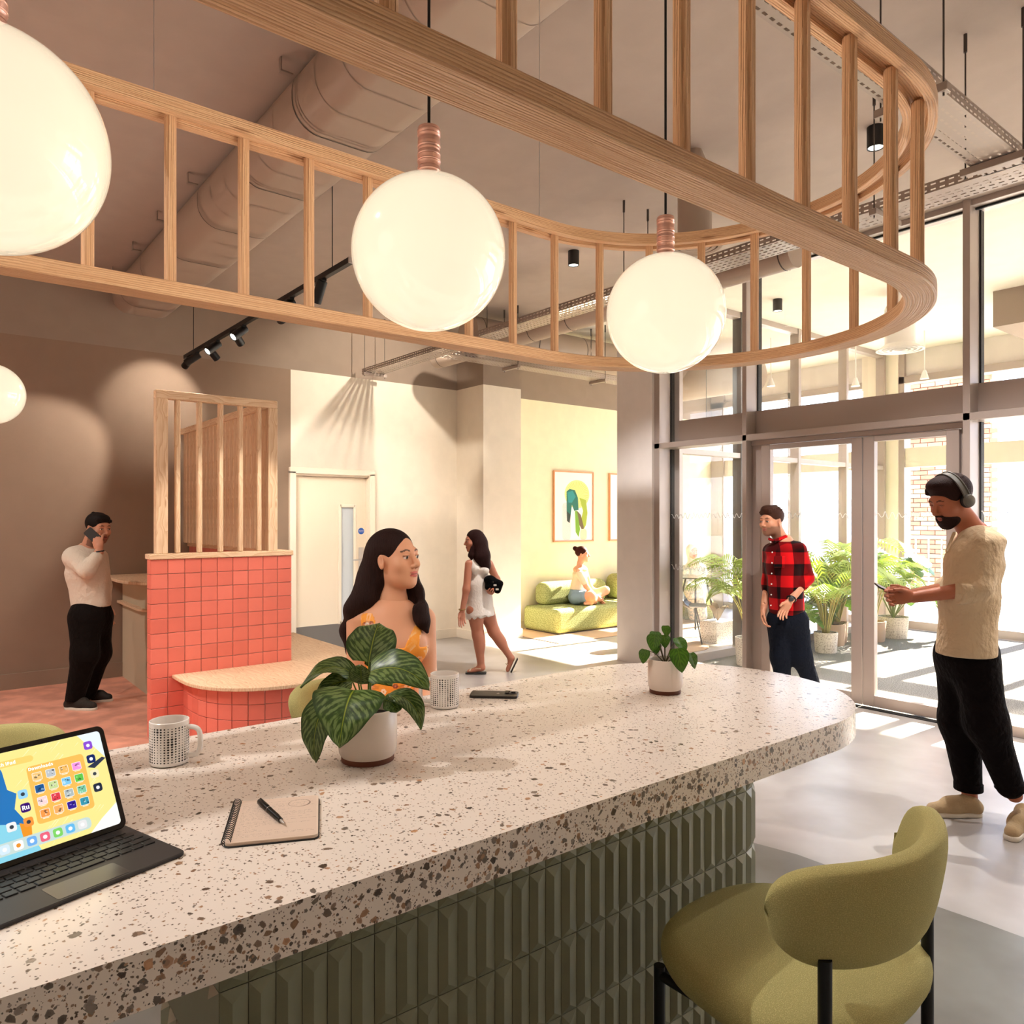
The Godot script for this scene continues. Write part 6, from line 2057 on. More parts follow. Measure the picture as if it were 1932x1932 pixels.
func head_color(X: Transform3D, f: float, skin: Color, hair: Color, lip: Color, beard: float, closed := false) -> Callable:
	var inv := X.affine_inverse()
	var sk := lin(skin); var hr := lin(hair); var lp := lin(lip)
	return func(p: Vector3) -> Color:
		var q: Vector3 = inv * p / f
		var ax := absf(q.x)
		if q.z > 0.05 and q.y < 0.06 and q.y > -0.12:
			if ax > 0.013 and ax < 0.050 and q.z > 0.055:
				var by := 0.0265 + 0.006 * sin((ax - 0.013) / 0.037 * PI)
				if absf(q.y - by) < 0.0030: return sk.lerp(hr, 0.85)
			var ex := (ax - 0.032) / 0.0125; var ey := (q.y - 0.003) / 0.0055
			if q.z > 0.074 and ex * ex + ey * ey < 1.0:
				if closed: return sk * 0.85
				if absf(ax - 0.032 - 0.001) < 0.0055: return Color(0.02, 0.012, 0.008)
				return Color(0.72, 0.66, 0.62)
			if absf(q.y - 0.0098) < 0.0022 and ax > 0.018 and ax < 0.047: return sk * 0.35
			if ax < 0.0225 and q.z > 0.080:
				if absf(q.y + 0.0610) < 0.0013 and ax < 0.0195: return lp * 0.3
				if absf(q.y + 0.0555) < 0.0052 - ax * 0.14 or absf(q.y + 0.0668) < 0.0062 - ax * 0.16: return lp
		if beard > 0.0 and q.y < -0.030 and q.z > -0.02:
			var t := clampf((-0.030 - q.y) / 0.015, 0, 1) * beard
			if q.y > -0.052 and ax < 0.03 and q.z > 0.07: t *= 0.8
			if q.y > -0.045 and ax < 0.055 and q.z > 0.05: t *= 0.25
			return sk.lerp(hr, t * 0.8)
		return sk

func tufts(d: SDF, hx: Transform3D, hf: float, sd: int, amount: float) -> void:
	# locks of hair combed back and up from the forehead
	var rng := RandomNumberGenerator.new(); rng.seed = sd
	for i in 34:
		var a := rng.randf_range(-1.0, 1.0); var b := rng.randf_range(-0.6, 1.0)
		var o := Vector3(a * 0.060, 0.118 - 0.035 * a * a - 0.030 * b * b * signf(b), b * 0.075)
		var v := Vector3(a * 0.3 + rng.randf_range(-0.5, 0.5), 0.45 + 0.35 * b, -0.5 + 0.9 * b) * (0.020 * amount)
		d.cap(hx * (o * hf), hx * ((o + v) * hf), 0.012, 0.0045, 0.010)

# hand: X places the wrist; y along the fingers, x towards the thumb side, z out of the palm
func hand_prims(s: SDF, X: Transform3D, f: float, curls: Array, thumb: Vector3, spread := 0.05) -> void:
	s.cap(X * (Vector3(0, -0.03, 0) * f), X * (Vector3(0, 0.02, 0) * f), 0.026 * f, 0.027 * f, 0.02)
	s.ellb(X * (Vector3(0.002, 0.055, 0) * f), Vector3(0.042, 0.052, 0.0165) * f, 0.016 * f, X.basis)
	s.ellb(X * (Vector3(0.024, 0.032, 0.008) * f), Vector3(0.020, 0.032, 0.016) * f, 0.014 * f, X.basis)
	var bx := [0.031, 0.0105, -0.0105, -0.030]; var by := [0.094, 0.098, 0.094, 0.086]
	var ln := [[0.043, 0.026, 0.021], [0.047, 0.030, 0.022], [0.043, 0.028, 0.021], [0.034, 0.021, 0.018]]
	for i in 4:
		var p := Vector3(bx[i], by[i] - 0.012, 0.0)
		var side: float = (1.5 - i) * spread
		var an := 0.0
		for j in 3:
			an += curls[i][j] if curls[i] is Array else curls[i]
			var d := Vector3(sin(side) * cos(an), cos(side) * cos(an), sin(an))
			var q: Vector3 = p + d * (ln[i][j] + (0.012 if j == 0 else 0.0))
			s.cap(X * (p * f), X * (q * f), (0.0098 - j * 0.0009) * f, (0.0092 - j * 0.0011) * f, 0.003 * f)
			p = q
	var t0 := Vector3(0.026, 0.028, 0.008)
	var t1 := t0 + thumb.normalized() * 0.044
	var bend := (thumb.normalized() + Vector3(-0.35, 0.5, 0.15)).normalized()
	var t2 := t1 + bend * 0.033
	s.cap(X * (t0 * f), X * (t1 * f), 0.0135 * f, 0.0108 * f, 0.008 * f)
	s.cap(X * (t1 * f), X * (t2 * f), 0.0105 * f, 0.0085 * f, 0.004 * f)

func frame(o: Vector3, along: Vector3, thumbward: Vector3) -> Transform3D:
	var y := along.normalized()
	var z := thumbward.cross(y).normalized()
	return Transform3D(Basis(y.cross(z).normalized(), y, z), o)

func solid(parent: Node3D, called: String, s: SDF, cell: float, m: Material, color = null, clip = null, label := "") -> MeshInstance3D:
	var b := MB.new()
	b.colored = color != null
	s.build(b, cell, color, clip)
	if b.v.is_empty(): print("empty ", called)
	return part(parent, called, b, m, label)

func shoe(t: Node3D, heel: Vector3, toe: Vector3, h: float, m: Material, sole: Material, called := "shoe") -> void:
	# heel and toe at sole level
	var d := (toe - heel); var L := d.length(); d /= L
	var s := SDF.new()
	s.cap(heel + d * 0.045 + Vector3(0, 0.048, 0), heel + d * 0.07 + Vector3(0, h, 0), 0.036, 0.034, 0.03)
	s.cap(heel + d * 0.045 + Vector3(0, 0.045, 0), heel + d * L * 0.55 + Vector3(0, 0.05, 0), 0.038, 0.040, 0.03)
	s.cap(heel + d * L * 0.5 + Vector3(0, 0.048, 0), toe - d * 0.042 + Vector3(0, 0.036, 0), 0.042, 0.034, 0.03)
	s.cap(heel + d * 0.08 + Vector3(0, h - 0.005, 0), heel + d * L * 0.6 + Vector3(0, 0.07, 0), 0.032, 0.030, 0.03)
	var y0 := minf(heel.y, toe.y)
	var up := d.cross(Vector3.UP).cross(d).normalized()
	var o := solid(t, called, s, 0.006, m, null, func(p: Vector3) -> float: return 0.016 - (p - heel).dot(up))
	s = SDF.new()
	s.cap(heel + d * 0.045 + up * 0.014, heel + d * L * 0.5 + up * 0.014, 0.040, 0.041, 0.02)
	s.cap(heel + d * L * 0.5 + up * 0.014, toe - d * 0.040 + up * 0.014, 0.044, 0.038, 0.02)
	solid(o, "sole", s, 0.006, sole, null, func(p: Vector3) -> float: return maxf((p - heel).dot(up) - 0.026, -(p - heel).dot(up)))
	var b := MB.new()
	var side := d.cross(up).normalized()
	for i in 5:
		var q := heel + d * (L * (0.42 + 0.055 * i)) + up * (h + 0.022 - 0.0105 * i)
		b.tube([q - side * 0.022 - up * 0.012, q, q + side * 0.022 - up * 0.012], 0.0028, 5)
	part(o, "laces", b, sole)

func person(called: String, label: String, at: Vector3) -> Node3D:
	var t := thing(called, label, "person", at, CAMTURN)
	return t

func ray_at(x: float, z: float) -> Vector3:
	# floor point seen at picture column x (of 1932) at depth z
	var a := deg_to_rad(51.5)
	var q := (x - 966.0) / 1425.0
	return W((q * sin(a) + cos(a)) * z, (-q * cos(a) + sin(a)) * z, 0.0)

# a point of a figure: picture column and row, and metres in front of the figure's own plane at depth d; relative to the figure's base
func spot_on(x: float, y: float, z: float, x0: float, d: float, base: float) -> Vector3:
	return Vector3(((x - 966.0) * (d - z) - (x0 - 966.0) * d) / 1425.0, 1.6 + (976.0 - y) * (d - z) / 1425.0 - base, z)

func people() -> void:
	man_with_headphones()
	man_on_phone()
	woman_at_bar()
	woman_walking()
	man_in_checks()
	woman_on_sofa()
	woman_in_scarf()

func man_with_headphones() -> void:
	var Z := 4.0; var s := Z / 1425.0
	var t := person("person", "bearded man in headphones and a beige shirt looking at his phone", ray_at(1830, Z))
	var P := func(x: float, y: float, z: float) -> Vector3: return spot_on(x, y, z, 1830.0, Z, 0.0)
	var skin := Color(0.66, 0.40, 0.29); var hair := Color(0.085, 0.035, 0.025)
	var hx := aim(Vector3(-0.90, -0.36, 0.18), P.call(1794, 945, 0.02))
	var hf := 1.07
	var hc := head_color(hx, hf, skin, hair, Color(0.60, 0.30, 0.25), 0.0, true)
	var b := MB.new(); b.colored = true
	var d := SDF.new(); head_prims(d, hx, hf)
	d.cap(P.call(1808, 965, 0.02), P.call(1838, 1008, 0.02), 0.058, 0.066, 0.03)
	d.build(b, 0.004, hc)
	var sk := lin(skin)
	var flat := func(_p: Vector3) -> Color: return sk
	# torso and arms under the clothes
	d = SDF.new()
	d.chain([P.call(1838, 1008, 0.0), P.call(1838, 1060, 0.0), P.call(1826, 1150, 0.0), P.call(1822, 1215, 0.0)], [0.075, 0.125, 0.115, 0.115], 0.05)
	d.chain([P.call(1860, 1030, 0.165), P.call(1843, 1110, 0.20), P.call(1722, 1127, 0.10)], [0.050, 0.043, 0.030], 0.02)
	d.chain([P.call(1836, 1022, -0.17), P.call(1800, 1108, -0.20), P.call(1716, 1122, -0.04)], [0.048, 0.040, 0.029], 0.02)
	d.chain([P.call(1806, 1230, -0.07), P.call(1812, 1360, -0.07), P.call(1830, 1505, -0.06)], [0.085, 0.055, 0.038], 0.03)
	d.chain([P.call(1838, 1230, 0.09), P.call(1864, 1365, 0.12), P.call(1914, 1500, 0.13)], [0.085, 0.055, 0.038], 0.03)
	d.build(b, 0.012, flat)
	# hands round the phone
	var ph: Vector3 = P.call(1670, 1113, 0.06)
	d = SDF.new()
	hand_prims(d, frame(P.call(1719, 1127, 0.10), Vector3(-0.97, 0.03, -0.10), Vector3(0.25, 0.9, 0.1)), 1.0, [[0.45, 0.55, 0.4], [0.55, 0.65, 0.4], [0.6, 0.7, 0.45], [0.65, 0.7, 0.5]], Vector3(0.35, 0.85, 0.35))
	d.build(b, 0.0035, flat)
	d = SDF.new()
	hand_prims(d, frame(P.call(1714, 1122, -0.04), Vector3(-0.97, 0.05, 0.16), Vector3(-0.2, 0.9, 0.2)), 1.0, [[0.3, 0.45, 0.3], [0.5, 0.6, 0.4], [0.6, 0.7, 0.4], [0.65, 0.7, 0.4]], Vector3(0.35, 0.85, -0.35))
	d.build(b, 0.0035, flat)
	part(t, "body", b, skin_mat())
	# hair and beard
	var hm := mat("hair_dark", Color(0.16, 0.085, 0.07), 0.62, 0.0, 0.25)
	bumpy(hm, noise_img(128, 128, 0.08, 55, 3), Vector3(20, 9, 20), 0.35, false)
	d = SDF.new()
	var E := func(o: Vector3, r: Vector3, k: float, sub := 0) -> void: d.ellb(hx * (o * hf), r * hf, k, hx.basis, sub)
	E.call(Vector3(0, 0.046, -0.020), Vector3(0.086, 0.088, 0.100), 0.02)
	E.call(Vector3(0, 0.100, 0.038), Vector3(0.058, 0.036, 0.056), 0.03)
	E.call(Vector3(0, -0.050, 0.085), Vector3(0.100, 0.106, 0.072), 0.008, 1)
	E.call(Vector3(0, -0.125, 0.0), Vector3(0.12, 0.085, 0.14), 0.010, 1)
	for q in [-1.0, 1.0]: E.call(Vector3(q * 0.088, -0.012, 0.012), Vector3(0.020, 0.042, 0.034), 0.008, 1)
	tufts(d, hx, hf, 3, 1.0)
	solid(t, "hair", d, 0.004, hm, null, null, "dark swept hair")
	var d2 := SDF.new()
	var E2 := func(o: Vector3, r: Vector3, k: float, sub := 0) -> void: d2.ellb(hx * (o * hf), r * hf, k, hx.basis, sub)
	E2.call(Vector3(0, -0.070, 0.036), Vector3(0.063, 0.050, 0.062), 0.02)
	E2.call(Vector3(0, -0.100, 0.064), Vector3(0.036, 0.026, 0.028), 0.02)
	E2.call(Vector3(0, -0.044, 0.090), Vector3(0.026, 0.0075, 0.014), 0.008)
	E2.call(Vector3(0, -0.022, 0.085), Vector3(0.054, 0.022, 0.05), 0.008, 1)
	E2.call(Vector3(0, -0.062, 0.106), Vector3(0.020, 0.012, 0.022), 0.006, 1)
	E2.call(Vector3(0, -0.02, -0.02), Vector3(0.1, 0.12, 0.045), 0.01, 1)
	solid(t, "beard", d2, 0.004, hm, null, null, "full dark beard")
	# shirt
	var sm := cloth_mat("beige_shirt", Color(0.79, 0.70, 0.58), 0.9, Vector3(4, 2.6, 4))
	d = SDF.new()
	for q in [-0.075, 0.075]: d.chain([P.call(1843, 1022, q), P.call(1838, 1060, q * 1.1), P.call(1828, 1130, q * 1.1), P.call(1823, 1228, q * 1.25)], [0.085, 0.125, 0.128, 0.140], 0.06)
	d.ell(P.call(1846, 1020, 0.0), Vector3(0.085, 0.055, 0.19), 0.06)
	d.chain([P.call(1860, 1030, 0.165), P.call(1846, 1110, 0.20)], [0.066, 0.060], 0.04)
	d.chain([P.call(1846, 1110, 0.20), P.call(1818, 1117, 0.182)], [0.060, 0.056], 0.02)
	d.chain([P.call(1838, 1026, -0.165), P.call(1803, 1106, -0.20), P.call(1782, 1110, -0.16)], [0.068, 0.060, 0.056], 0.04)
	var hem: float = P.call(0, 1229, 0).y
	var neck: Vector3 = P.call(1822, 984, 0.02)
	solid(t, "shirt", d, 0.009, sm, null, func(p: Vector3) -> float: return maxf(hem - p.y, 0.060 - p.distance_to(neck)), "loose beige henley shirt with rolled sleeves")
	d = SDF.new()
	d.cap(P.call(1826, 1116, 0.188), P.call(1814, 1118, 0.180), 0.0625, 0.0605, 0.01)
	solid(t, "rolled_cuff", d, 0.007, sm, null, func(p: Vector3) -> float: return maxf((p - P.call(1829, 1115, 0.2)).dot(Vector3(1, 0, 0)), (P.call(1808, 1118, 0.19) - p).dot(Vector3(1, 0, 0))))
	d = SDF.new(); d.cap(P.call(1800, 1006, 0.05), P.call(1786, 1040, 0.075), 0.008, 0.007, 0.004)
	solid(t, "placket", d, 0.004, sm)
	# trousers
	var pm := cloth_mat("black_trousers", Color(0.055, 0.035, 0.035), 0.8, Vector3(4, 3, 4))
	d = SDF.new()
	d.chain([P.call(1822, 1195, 0.0), P.call(1822, 1240, 0.0)], [0.125, 0.140], 0.05)
	d.chain([P.call(1808, 1235, -0.065), P.call(1812, 1360, -0.07), P.call(1827, 1480, -0.06)], [0.112, 0.098, 0.066], 0.06)
	d.chain([P.call(1838, 1235, 0.085), P.call(1862, 1365, 0.12), P.call(1905, 1482, 0.13)], [0.115, 0.092, 0.066], 0.06)
	var c0: float = P.call(0, 1488, 0).y
	solid(t, "trousers", d, 0.010, pm, null, func(p: Vector3) -> float: return c0 - p.y - 0.02 * (p.x - 0.1), "black cropped trousers")
	for q in [[1827, -0.06], [1906, 0.13]]:
		b = MB.new(); b.lathe([Vector2(0.050, 0.0), Vector2(0.069, 0.0), Vector2(0.071, 0.004), Vector2(0.071, 0.036), Vector2(0.068, 0.04), Vector2(0.050, 0.04)], 28, P.call(q[0], 1490, q[1]))
		part(t, "turned_up_hem", b, pm)
	# shoes, socks
	var shm := cloth_mat("beige_trainer", Color(0.70, 0.61, 0.48), 0.15, Vector3(12, 12, 12)); var so := mat("trainer_sole", Color(0.86, 0.83, 0.78), 0.6)
	shoe(t, P.call(1854, 1546, -0.05) * Vector3(1, 0, 1), P.call(1746, 1546, -0.05) * Vector3(1, 0, 1), 0.085, shm, so, "trainer")
	shoe(t, P.call(1938, 1546, 0.05) * Vector3(1, 0, 1), P.call(1905, 1546, 0.28) * Vector3(1, 0, 1), 0.085, shm, so, "trainer")
	# headphones, a thing worn
	var hp := thing("headphones", "grey over-ear headphones on the bearded man's head", "headphones", t.position, CAMTURN)
	var gm := mat("headphone_grey", Color(0.34, 0.32, 0.29), 0.5)
	b = MB.new()
	var pts := []
	for i in 25:
		var an := PI * i / 24.0
		pts.append(hx * (Vector3(cos(an) * 0.098, 0.004 + sin(an) * 0.138, -0.012) * hf))
	var top := []
	for q in [-1.0, 1.0]:
		var row := []
		for p in pts: row.append(p + hx.basis * Vector3(0, 0, q * 0.016))
		top.append(row)
	b.sheet(top, [], 1.0)
	for q in [-0.016, 0.016]:
		var row := []
		for p in pts: row.append(p + hx.basis * Vector3(0, 0, q))
		b.tube(row, 0.0042, 8)
	part(hp, "headband", b, gm)
	for q in [-1.0, 1.0]:
		var cx := Transform3D(hx.basis * Basis(Vector3(0, 0, 1), -q * PI / 2), hx * (Vector3(q * 0.078, -0.006, -0.010) * hf))
		b = MB.new(); b.lathe([Vector2(0, 0), Vector2(0.033, 0.0), Vector2(0.036, 0.006), Vector2(0.036, 0.018), Vector2(0.033, 0.022)], 28, Vector3.ZERO, cx)
		var cup := part(hp, "ear_cushion", b, M.black_metal)
		b = MB.new(); b.lathe([Vector2(0.033, 0.020), Vector2(0.034, 0.026), Vector2(0.030, 0.034), Vector2(0.018, 0.038), Vector2(0, 0.039)], 28, Vector3.ZERO, cx)
		part(cup, "ear_cup", b, gm)
	# his phone
	b = MB.new(); b.prism(rounded_poly(0.146, 0.072, 0.01), 0.0, 0.008, 0.001)
	var p2 := single("phone", b, M.phone_body, "black phone held by the man in headphones", "phone")
	p2.transform = Transform3D(Basis(Vector3.UP, CAMTURN), t.position) * Transform3D(Basis(Vector3(0, 0, 1), -0.45) * Basis(Vector3(1, 0, 0), 0.25), P.call(1676, 1116, 0.045))

func man_on_phone() -> void:
	var Z := 6.35; var s := Z / 1425.0
	var t := person("person", "man in a pale sweater and black trousers talking on a phone by the brown wall", ray_at(160, Z))
	var P := func(x: float, y: float, z: float) -> Vector3: return spot_on(x, y, z, 160.0, Z, 0.0)
	var skin := Color(0.76, 0.54, 0.43); var hair := Color(0.06, 0.04, 0.035)
	var hx := aim(Vector3(0.90, -0.12, 0.42), P.call(185, 997, 0.0))
	var hf := 1.06
	var b := MB.new(); b.colored = true
	var d := SDF.new(); head_prims(d, hx, hf)
	d.cap(P.call(177, 1008, -0.01), P.call(166, 1040, 0.0), 0.057, 0.066, 0.03)
	d.build(b, 0.005, head_color(hx, hf, skin, hair, Color(0.62, 0.36, 0.32), 0.75))
	var sk := lin(skin)
	var flat := func(_p: Vector3) -> Color: return sk
	d = SDF.new()
	d.chain([P.call(164, 1042, 0.0), P.call(165, 1075, 0.0), P.call(172, 1140, 0.0)], [0.09, 0.13, 0.125], 0.05)
	d.chain([P.call(138, 1048, 0.10), P.call(166, 1076, 0.20), P.call(187, 1038, 0.13)], [0.055, 0.045, 0.030], 0.02)
	d.chain([P.call(190, 1052, -0.16), P.call(196, 1105, -0.20), P.call(200, 1140, -0.14)], [0.05, 0.042, 0.03], 0.02)
	d.chain([P.call(160, 1160, 0.09), P.call(158, 1240, 0.10), P.call(142, 1325, 0.06)], [0.085, 0.058, 0.04], 0.03)
	d.chain([P.call(180, 1160, -0.08), P.call(184, 1235, -0.08), P.call(165, 1315, -0.12)], [0.085, 0.058, 0.04], 0.03)
	d.build(b, 0.012, flat)
	d = SDF.new()
	hand_prims(d, frame(P.call(188, 1036, 0.13), Vector3(-0.25, 0.93, -0.15), Vector3(-0.9, -0.1, 0.1)), 1.0, [[0.5, 0.45, 0.3], [0.5, 0.5, 0.3], [0.55, 0.55, 0.3], [0.55, 0.6, 0.3]], Vector3(0.35, 0.9, 0.1))
	d.build(b, 0.005, flat)
	d = SDF.new()
	hand_prims(d, frame(P.call(200, 1140, -0.14), Vector3(0.1, -1.0, 0.1), Vector3(0.9, 0.0, 0.2)), 1.0, [0.3, 0.35, 0.4, 0.4], Vector3(0.5, 0.8, 0.3))
	d.build(b, 0.005, flat)
	part(t, "body", b, skin_mat())
	var hm := mat("hair_black", Color(0.11, 0.085, 0.075), 0.62, 0.0, 0.25)
	d = SDF.new()
	var E := func(o: Vector3, r: Vector3, k: float, sub := 0) -> void: d.ellb(hx * (o * hf), r * hf, k, hx.basis, sub)
	E.call(Vector3(0, 0.042, -0.016), Vector3(0.080, 0.086, 0.098), 0.02)
	E.call(Vector3(0, 0.088, 0.045), Vector3(0.052, 0.026, 0.042), 0.03)
	E.call(Vector3(0, -0.048, 0.082), Vector3(0.095, 0.104, 0.068), 0.008, 1)
	E.call(Vector3(0, -0.115, 0.0), Vector3(0.12, 0.085, 0.14), 0.010, 1)
	for q in [-1.0, 1.0]: E.call(Vector3(q * 0.086, -0.012, 0.012), Vector3(0.020, 0.042, 0.034), 0.008, 1)
	tufts(d, hx, hf, 5, 0.45)
	solid(t, "hair", d, 0.005, hm, null, null, "short black hair")
	var sm := cloth_mat("pale_sweater", Color(0.83, 0.78, 0.71), 0.7, Vector3(4, 3, 4))
	d = SDF.new()
	d.chain([P.call(163, 1046, 0.0), P.call(165, 1078, 0.0), P.call(172, 1138, 0.0)], [0.095, 0.155, 0.150], 0.06)
	d.ell(P.call(160, 1052, 0.0), Vector3(0.135, 0.06, 0.18), 0.06)
	d.chain([P.call(140, 1050, 0.10), P.call(164, 1076, 0.20)], [0.085, 0.066], 0.05)
	d.chain([P.call(164, 1077, 0.20), P.call(182, 1052, 0.15)], [0.066, 0.052], 0.02)
	d.chain([P.call(188, 1052, -0.15), P.call(196, 1105, -0.20), P.call(200, 1132, -0.15)], [0.07, 0.058, 0.045], 0.04)
	var hem: float = P.call(0, 1144, 0).y; var nk: Vector3 = P.call(175, 1022, 0.0)
	solid(t, "sweater", d, 0.011, sm, null, func(p: Vector3) -> float: return maxf(hem - p.y, 0.060 - p.distance_to(nk)), "pale knitted sweater")
	b = MB.new()
	var pm := cloth_mat("dark_trousers", Color(0.075, 0.055, 0.045), 0.8, Vector3(4, 3, 4))
	d = SDF.new()
	d.chain([P.call(173, 1130, 0.0), P.call(172, 1165, 0.0)], [0.135, 0.150], 0.05)
	d.chain([P.call(160, 1165, 0.08), P.call(160, 1235, 0.10), P.call(140, 1322, 0.06)], [0.125, 0.098, 0.070], 0.06)
	d.chain([P.call(182, 1165, -0.07), P.call(186, 1232, -0.08), P.call(164, 1312, -0.12)], [0.125, 0.092, 0.066], 0.06)
	var c0: float = P.call(0, 1319, 0).y
	solid(t, "trousers", d, 0.012, pm, null, func(p: Vector3) -> float: return c0 - p.y - (0.03 if p.z < -0.02 else 0.0), "black trousers with turned-up hems")
	var shm := cloth_mat("grey_shoe", Color(0.20, 0.18, 0.16), 0.15, Vector3(12, 12, 12)); var so := mat("pale_sole", Color(0.80, 0.76, 0.70), 0.6)
	shoe(t, P.call(122, 1341, 0.05) * Vector3(1, 0, 1), P.call(183, 1341, 0.10) * Vector3(1, 0, 1), 0.075, shm, so)
	shoe(t, P.call(154, 1341, -0.16) * Vector3(1, 0, 1), P.call(214, 1341, -0.22) * Vector3(1, 0, 1), 0.075, mat("dark_shoe", Color(0.06, 0.05, 0.045), 0.6), so)
	b = MB.new(); b.tube([P.call(185, 1041, 0.135) + Vector3(-0.034, 0, 0), P.call(187, 1040, 0.135) + Vector3(0, -0.004, 0.034), P.call(189, 1039, 0.135) + Vector3(0.034, 0, 0)], 0.006, 8)
	part(t, "bracelet", b, M.black_metal)
	b = MB.new(); b.prism(rounded_poly(0.155, 0.076, 0.012), 0.0, 0.010, 0.002)
	var p2 := single("phone", b, mat("phone_case", Color(0.16, 0.15, 0.14), 0.5), "dark phone held to the ear of the man in the pale sweater", "phone")
	p2.transform = Transform3D(Basis(Vector3.UP, CAMTURN), t.position) * Transform3D(Basis(Vector3(0, 0, 1), -0.75) * Basis(Vector3(1, 0, 0), 1.35), P.call(177, 1012, 0.105))

func woman_at_bar() -> void:
	var Z := 3.05; var s := Z / 1425.0
	var t := person("person", "dark-haired woman in an orange floral dress sitting at the bar", ray_at(740, Z))
	var P := func(x: float, y: float, z: float) -> Vector3: return spot_on(x, y, z, 740.0, Z, 0.0)
	var skin := Color(0.87, 0.64, 0.51); var hair := Color(0.075, 0.04, 0.035)
	var hx := aim(Vector3(0.86, 0.10, 0.50), P.call(745, 1056, 0.0))
	var hf := 1.03
	var b := MB.new(); b.colored = true
	var d := SDF.new(); head_prims(d, hx, hf, true)
	d.cap(P.call(741, 1078, -0.02), P.call(742, 1140, -0.02), 0.047, 0.050, 0.03)
	d.cap(P.call(742, 1135, -0.02), P.call(740, 1160, -0.02), 0.050, 0.075, 0.04)
	d.build(b, 0.0035, head_color(hx, hf, skin, hair, Color(0.80, 0.42, 0.38), 0.0))
	var sk := lin(skin)
	var flat := func(_p: Vector3) -> Color: return sk
	d = SDF.new()
	d.ell(P.call(738, 1163, -0.02), Vector3(0.150, 0.052, 0.070), 0.05, Vector3(0, 0.2, 0.02))
	d.chain([P.call(740, 1165, -0.01), P.call(742, 1210, 0.0), P.call(740, 1290, 0.0), P.call(738, 1375, 0.0)], [0.085, 0.105, 0.095, 0.115], 0.06)
	d.ell(P.call(712, 1222, 0.075), Vector3(0.058, 0.058, 0.050), 0.05); d.ell(P.call(778, 1220, 0.065), Vector3(0.056, 0.058, 0.050), 0.05)
	d.chain([P.call(678, 1172, -0.02), P.call(674, 1290, 0.0), P.call(700, 1352, 0.22)], [0.052, 0.042, 0.030], 0.03)
	d.chain([P.call(800, 1168, -0.03), P.call(806, 1288, 0.0), P.call(792, 1352, 0.22)], [0.048, 0.040, 0.030], 0.03)
	d.chain([P.call(712, 1376, 0.04), P.call(705, 1392, 0.42), P.call(705, 1610, 0.40)], [0.088, 0.062, 0.042], 0.04)
	d.chain([P.call(770, 1376, 0.04), P.call(775, 1392, 0.42), P.call(770, 1610, 0.42)], [0.088, 0.062, 0.042], 0.04)
	d.build(b, 0.008, flat)
	for q in [[P.call(700, 1352, 0.22), Vector3(0.35, -0.15, 0.9), Vector3(-0.8, 0.4, 0.2)], [P.call(792, 1352, 0.22), Vector3(-0.3, -0.15, 0.9), Vector3(0.8, 0.4, 0.2)]]:
		d = SDF.new()
		hand_prims(d, frame(q[0], q[1], q[2]), 0.92, [0.25, 0.3, 0.35, 0.4], Vector3(0.6, 0.7, 0.2))
		d.build(b, 0.005, flat)
	part(t, "body", b, skin_mat())
	# hair, parted and falling over both shoulders
	var hm := mat("hair_long", Color(0.17, 0.105, 0.095), 0.62, 0.0, 0.25)
	bumpy(hm, noise_img(128, 32, 0.1, 56, 3), Vector3(30, 3, 30), 0.5, false)
	d = SDF.new()
	var E := func(o: Vector3, r: Vector3, k: float, sub := 0) -> void: d.ellb(hx * (o * hf), r * hf, k, hx.basis, sub)
	E.call(Vector3(0, 0.040, -0.022), Vector3(0.084, 0.086, 0.098), 0.03)
	E.call(Vector3(0, -0.010, -0.060), Vector3(0.074, 0.090, 0.060), 0.04)
	d.chain([P.call(716, 1060, -0.04), P.call(704, 1095, -0.03), P.call(688, 1130, 0.0), P.call(668, 1150, 0.0), P.call(658, 1190, -0.07), P.call(660, 1230, -0.09)], [0.055, 0.060, 0.050, 0.034, 0.030, 0.018], 0.04)
	d.chain([P.call(712, 1075, -0.07), P.call(705, 1120, -0.08), P.call(690, 1180, -0.10), P.call(690, 1240, -0.10)], [0.06, 0.06, 0.05, 0.02], 0.04)
	d.chain([P.call(770, 1090, -0.09), P.call(779, 1120, -0.04), P.call(790, 1150, 0.03), P.call(798, 1172, 0.05), P.call(806, 1192, 0.04)], [0.045, 0.042, 0.034, 0.024, 0.008], 0.03)
	E.call(Vector3(0, -0.052, 0.092), Vector3(0.092, 0.122, 0.082), 0.010, 1)
	E.call(Vector3(0, -0.150, 0.030), Vector3(0.052, 0.11, 0.050), 0.010, 1)
	E.call(Vector3(-0.082, -0.012, 0.004), Vector3(0.024, 0.036, 0.027), 0.008, 1)
	solid(t, "hair", d, 0.005, hm, null, null, "long dark centre-parted hair")
	# dress
	var im := Image.create(512, 512, false, Image.FORMAT_RGB8); im.fill(Color(0.96, 0.62, 0.22))
	var rng := RandomNumberGenerator.new(); rng.seed = 88
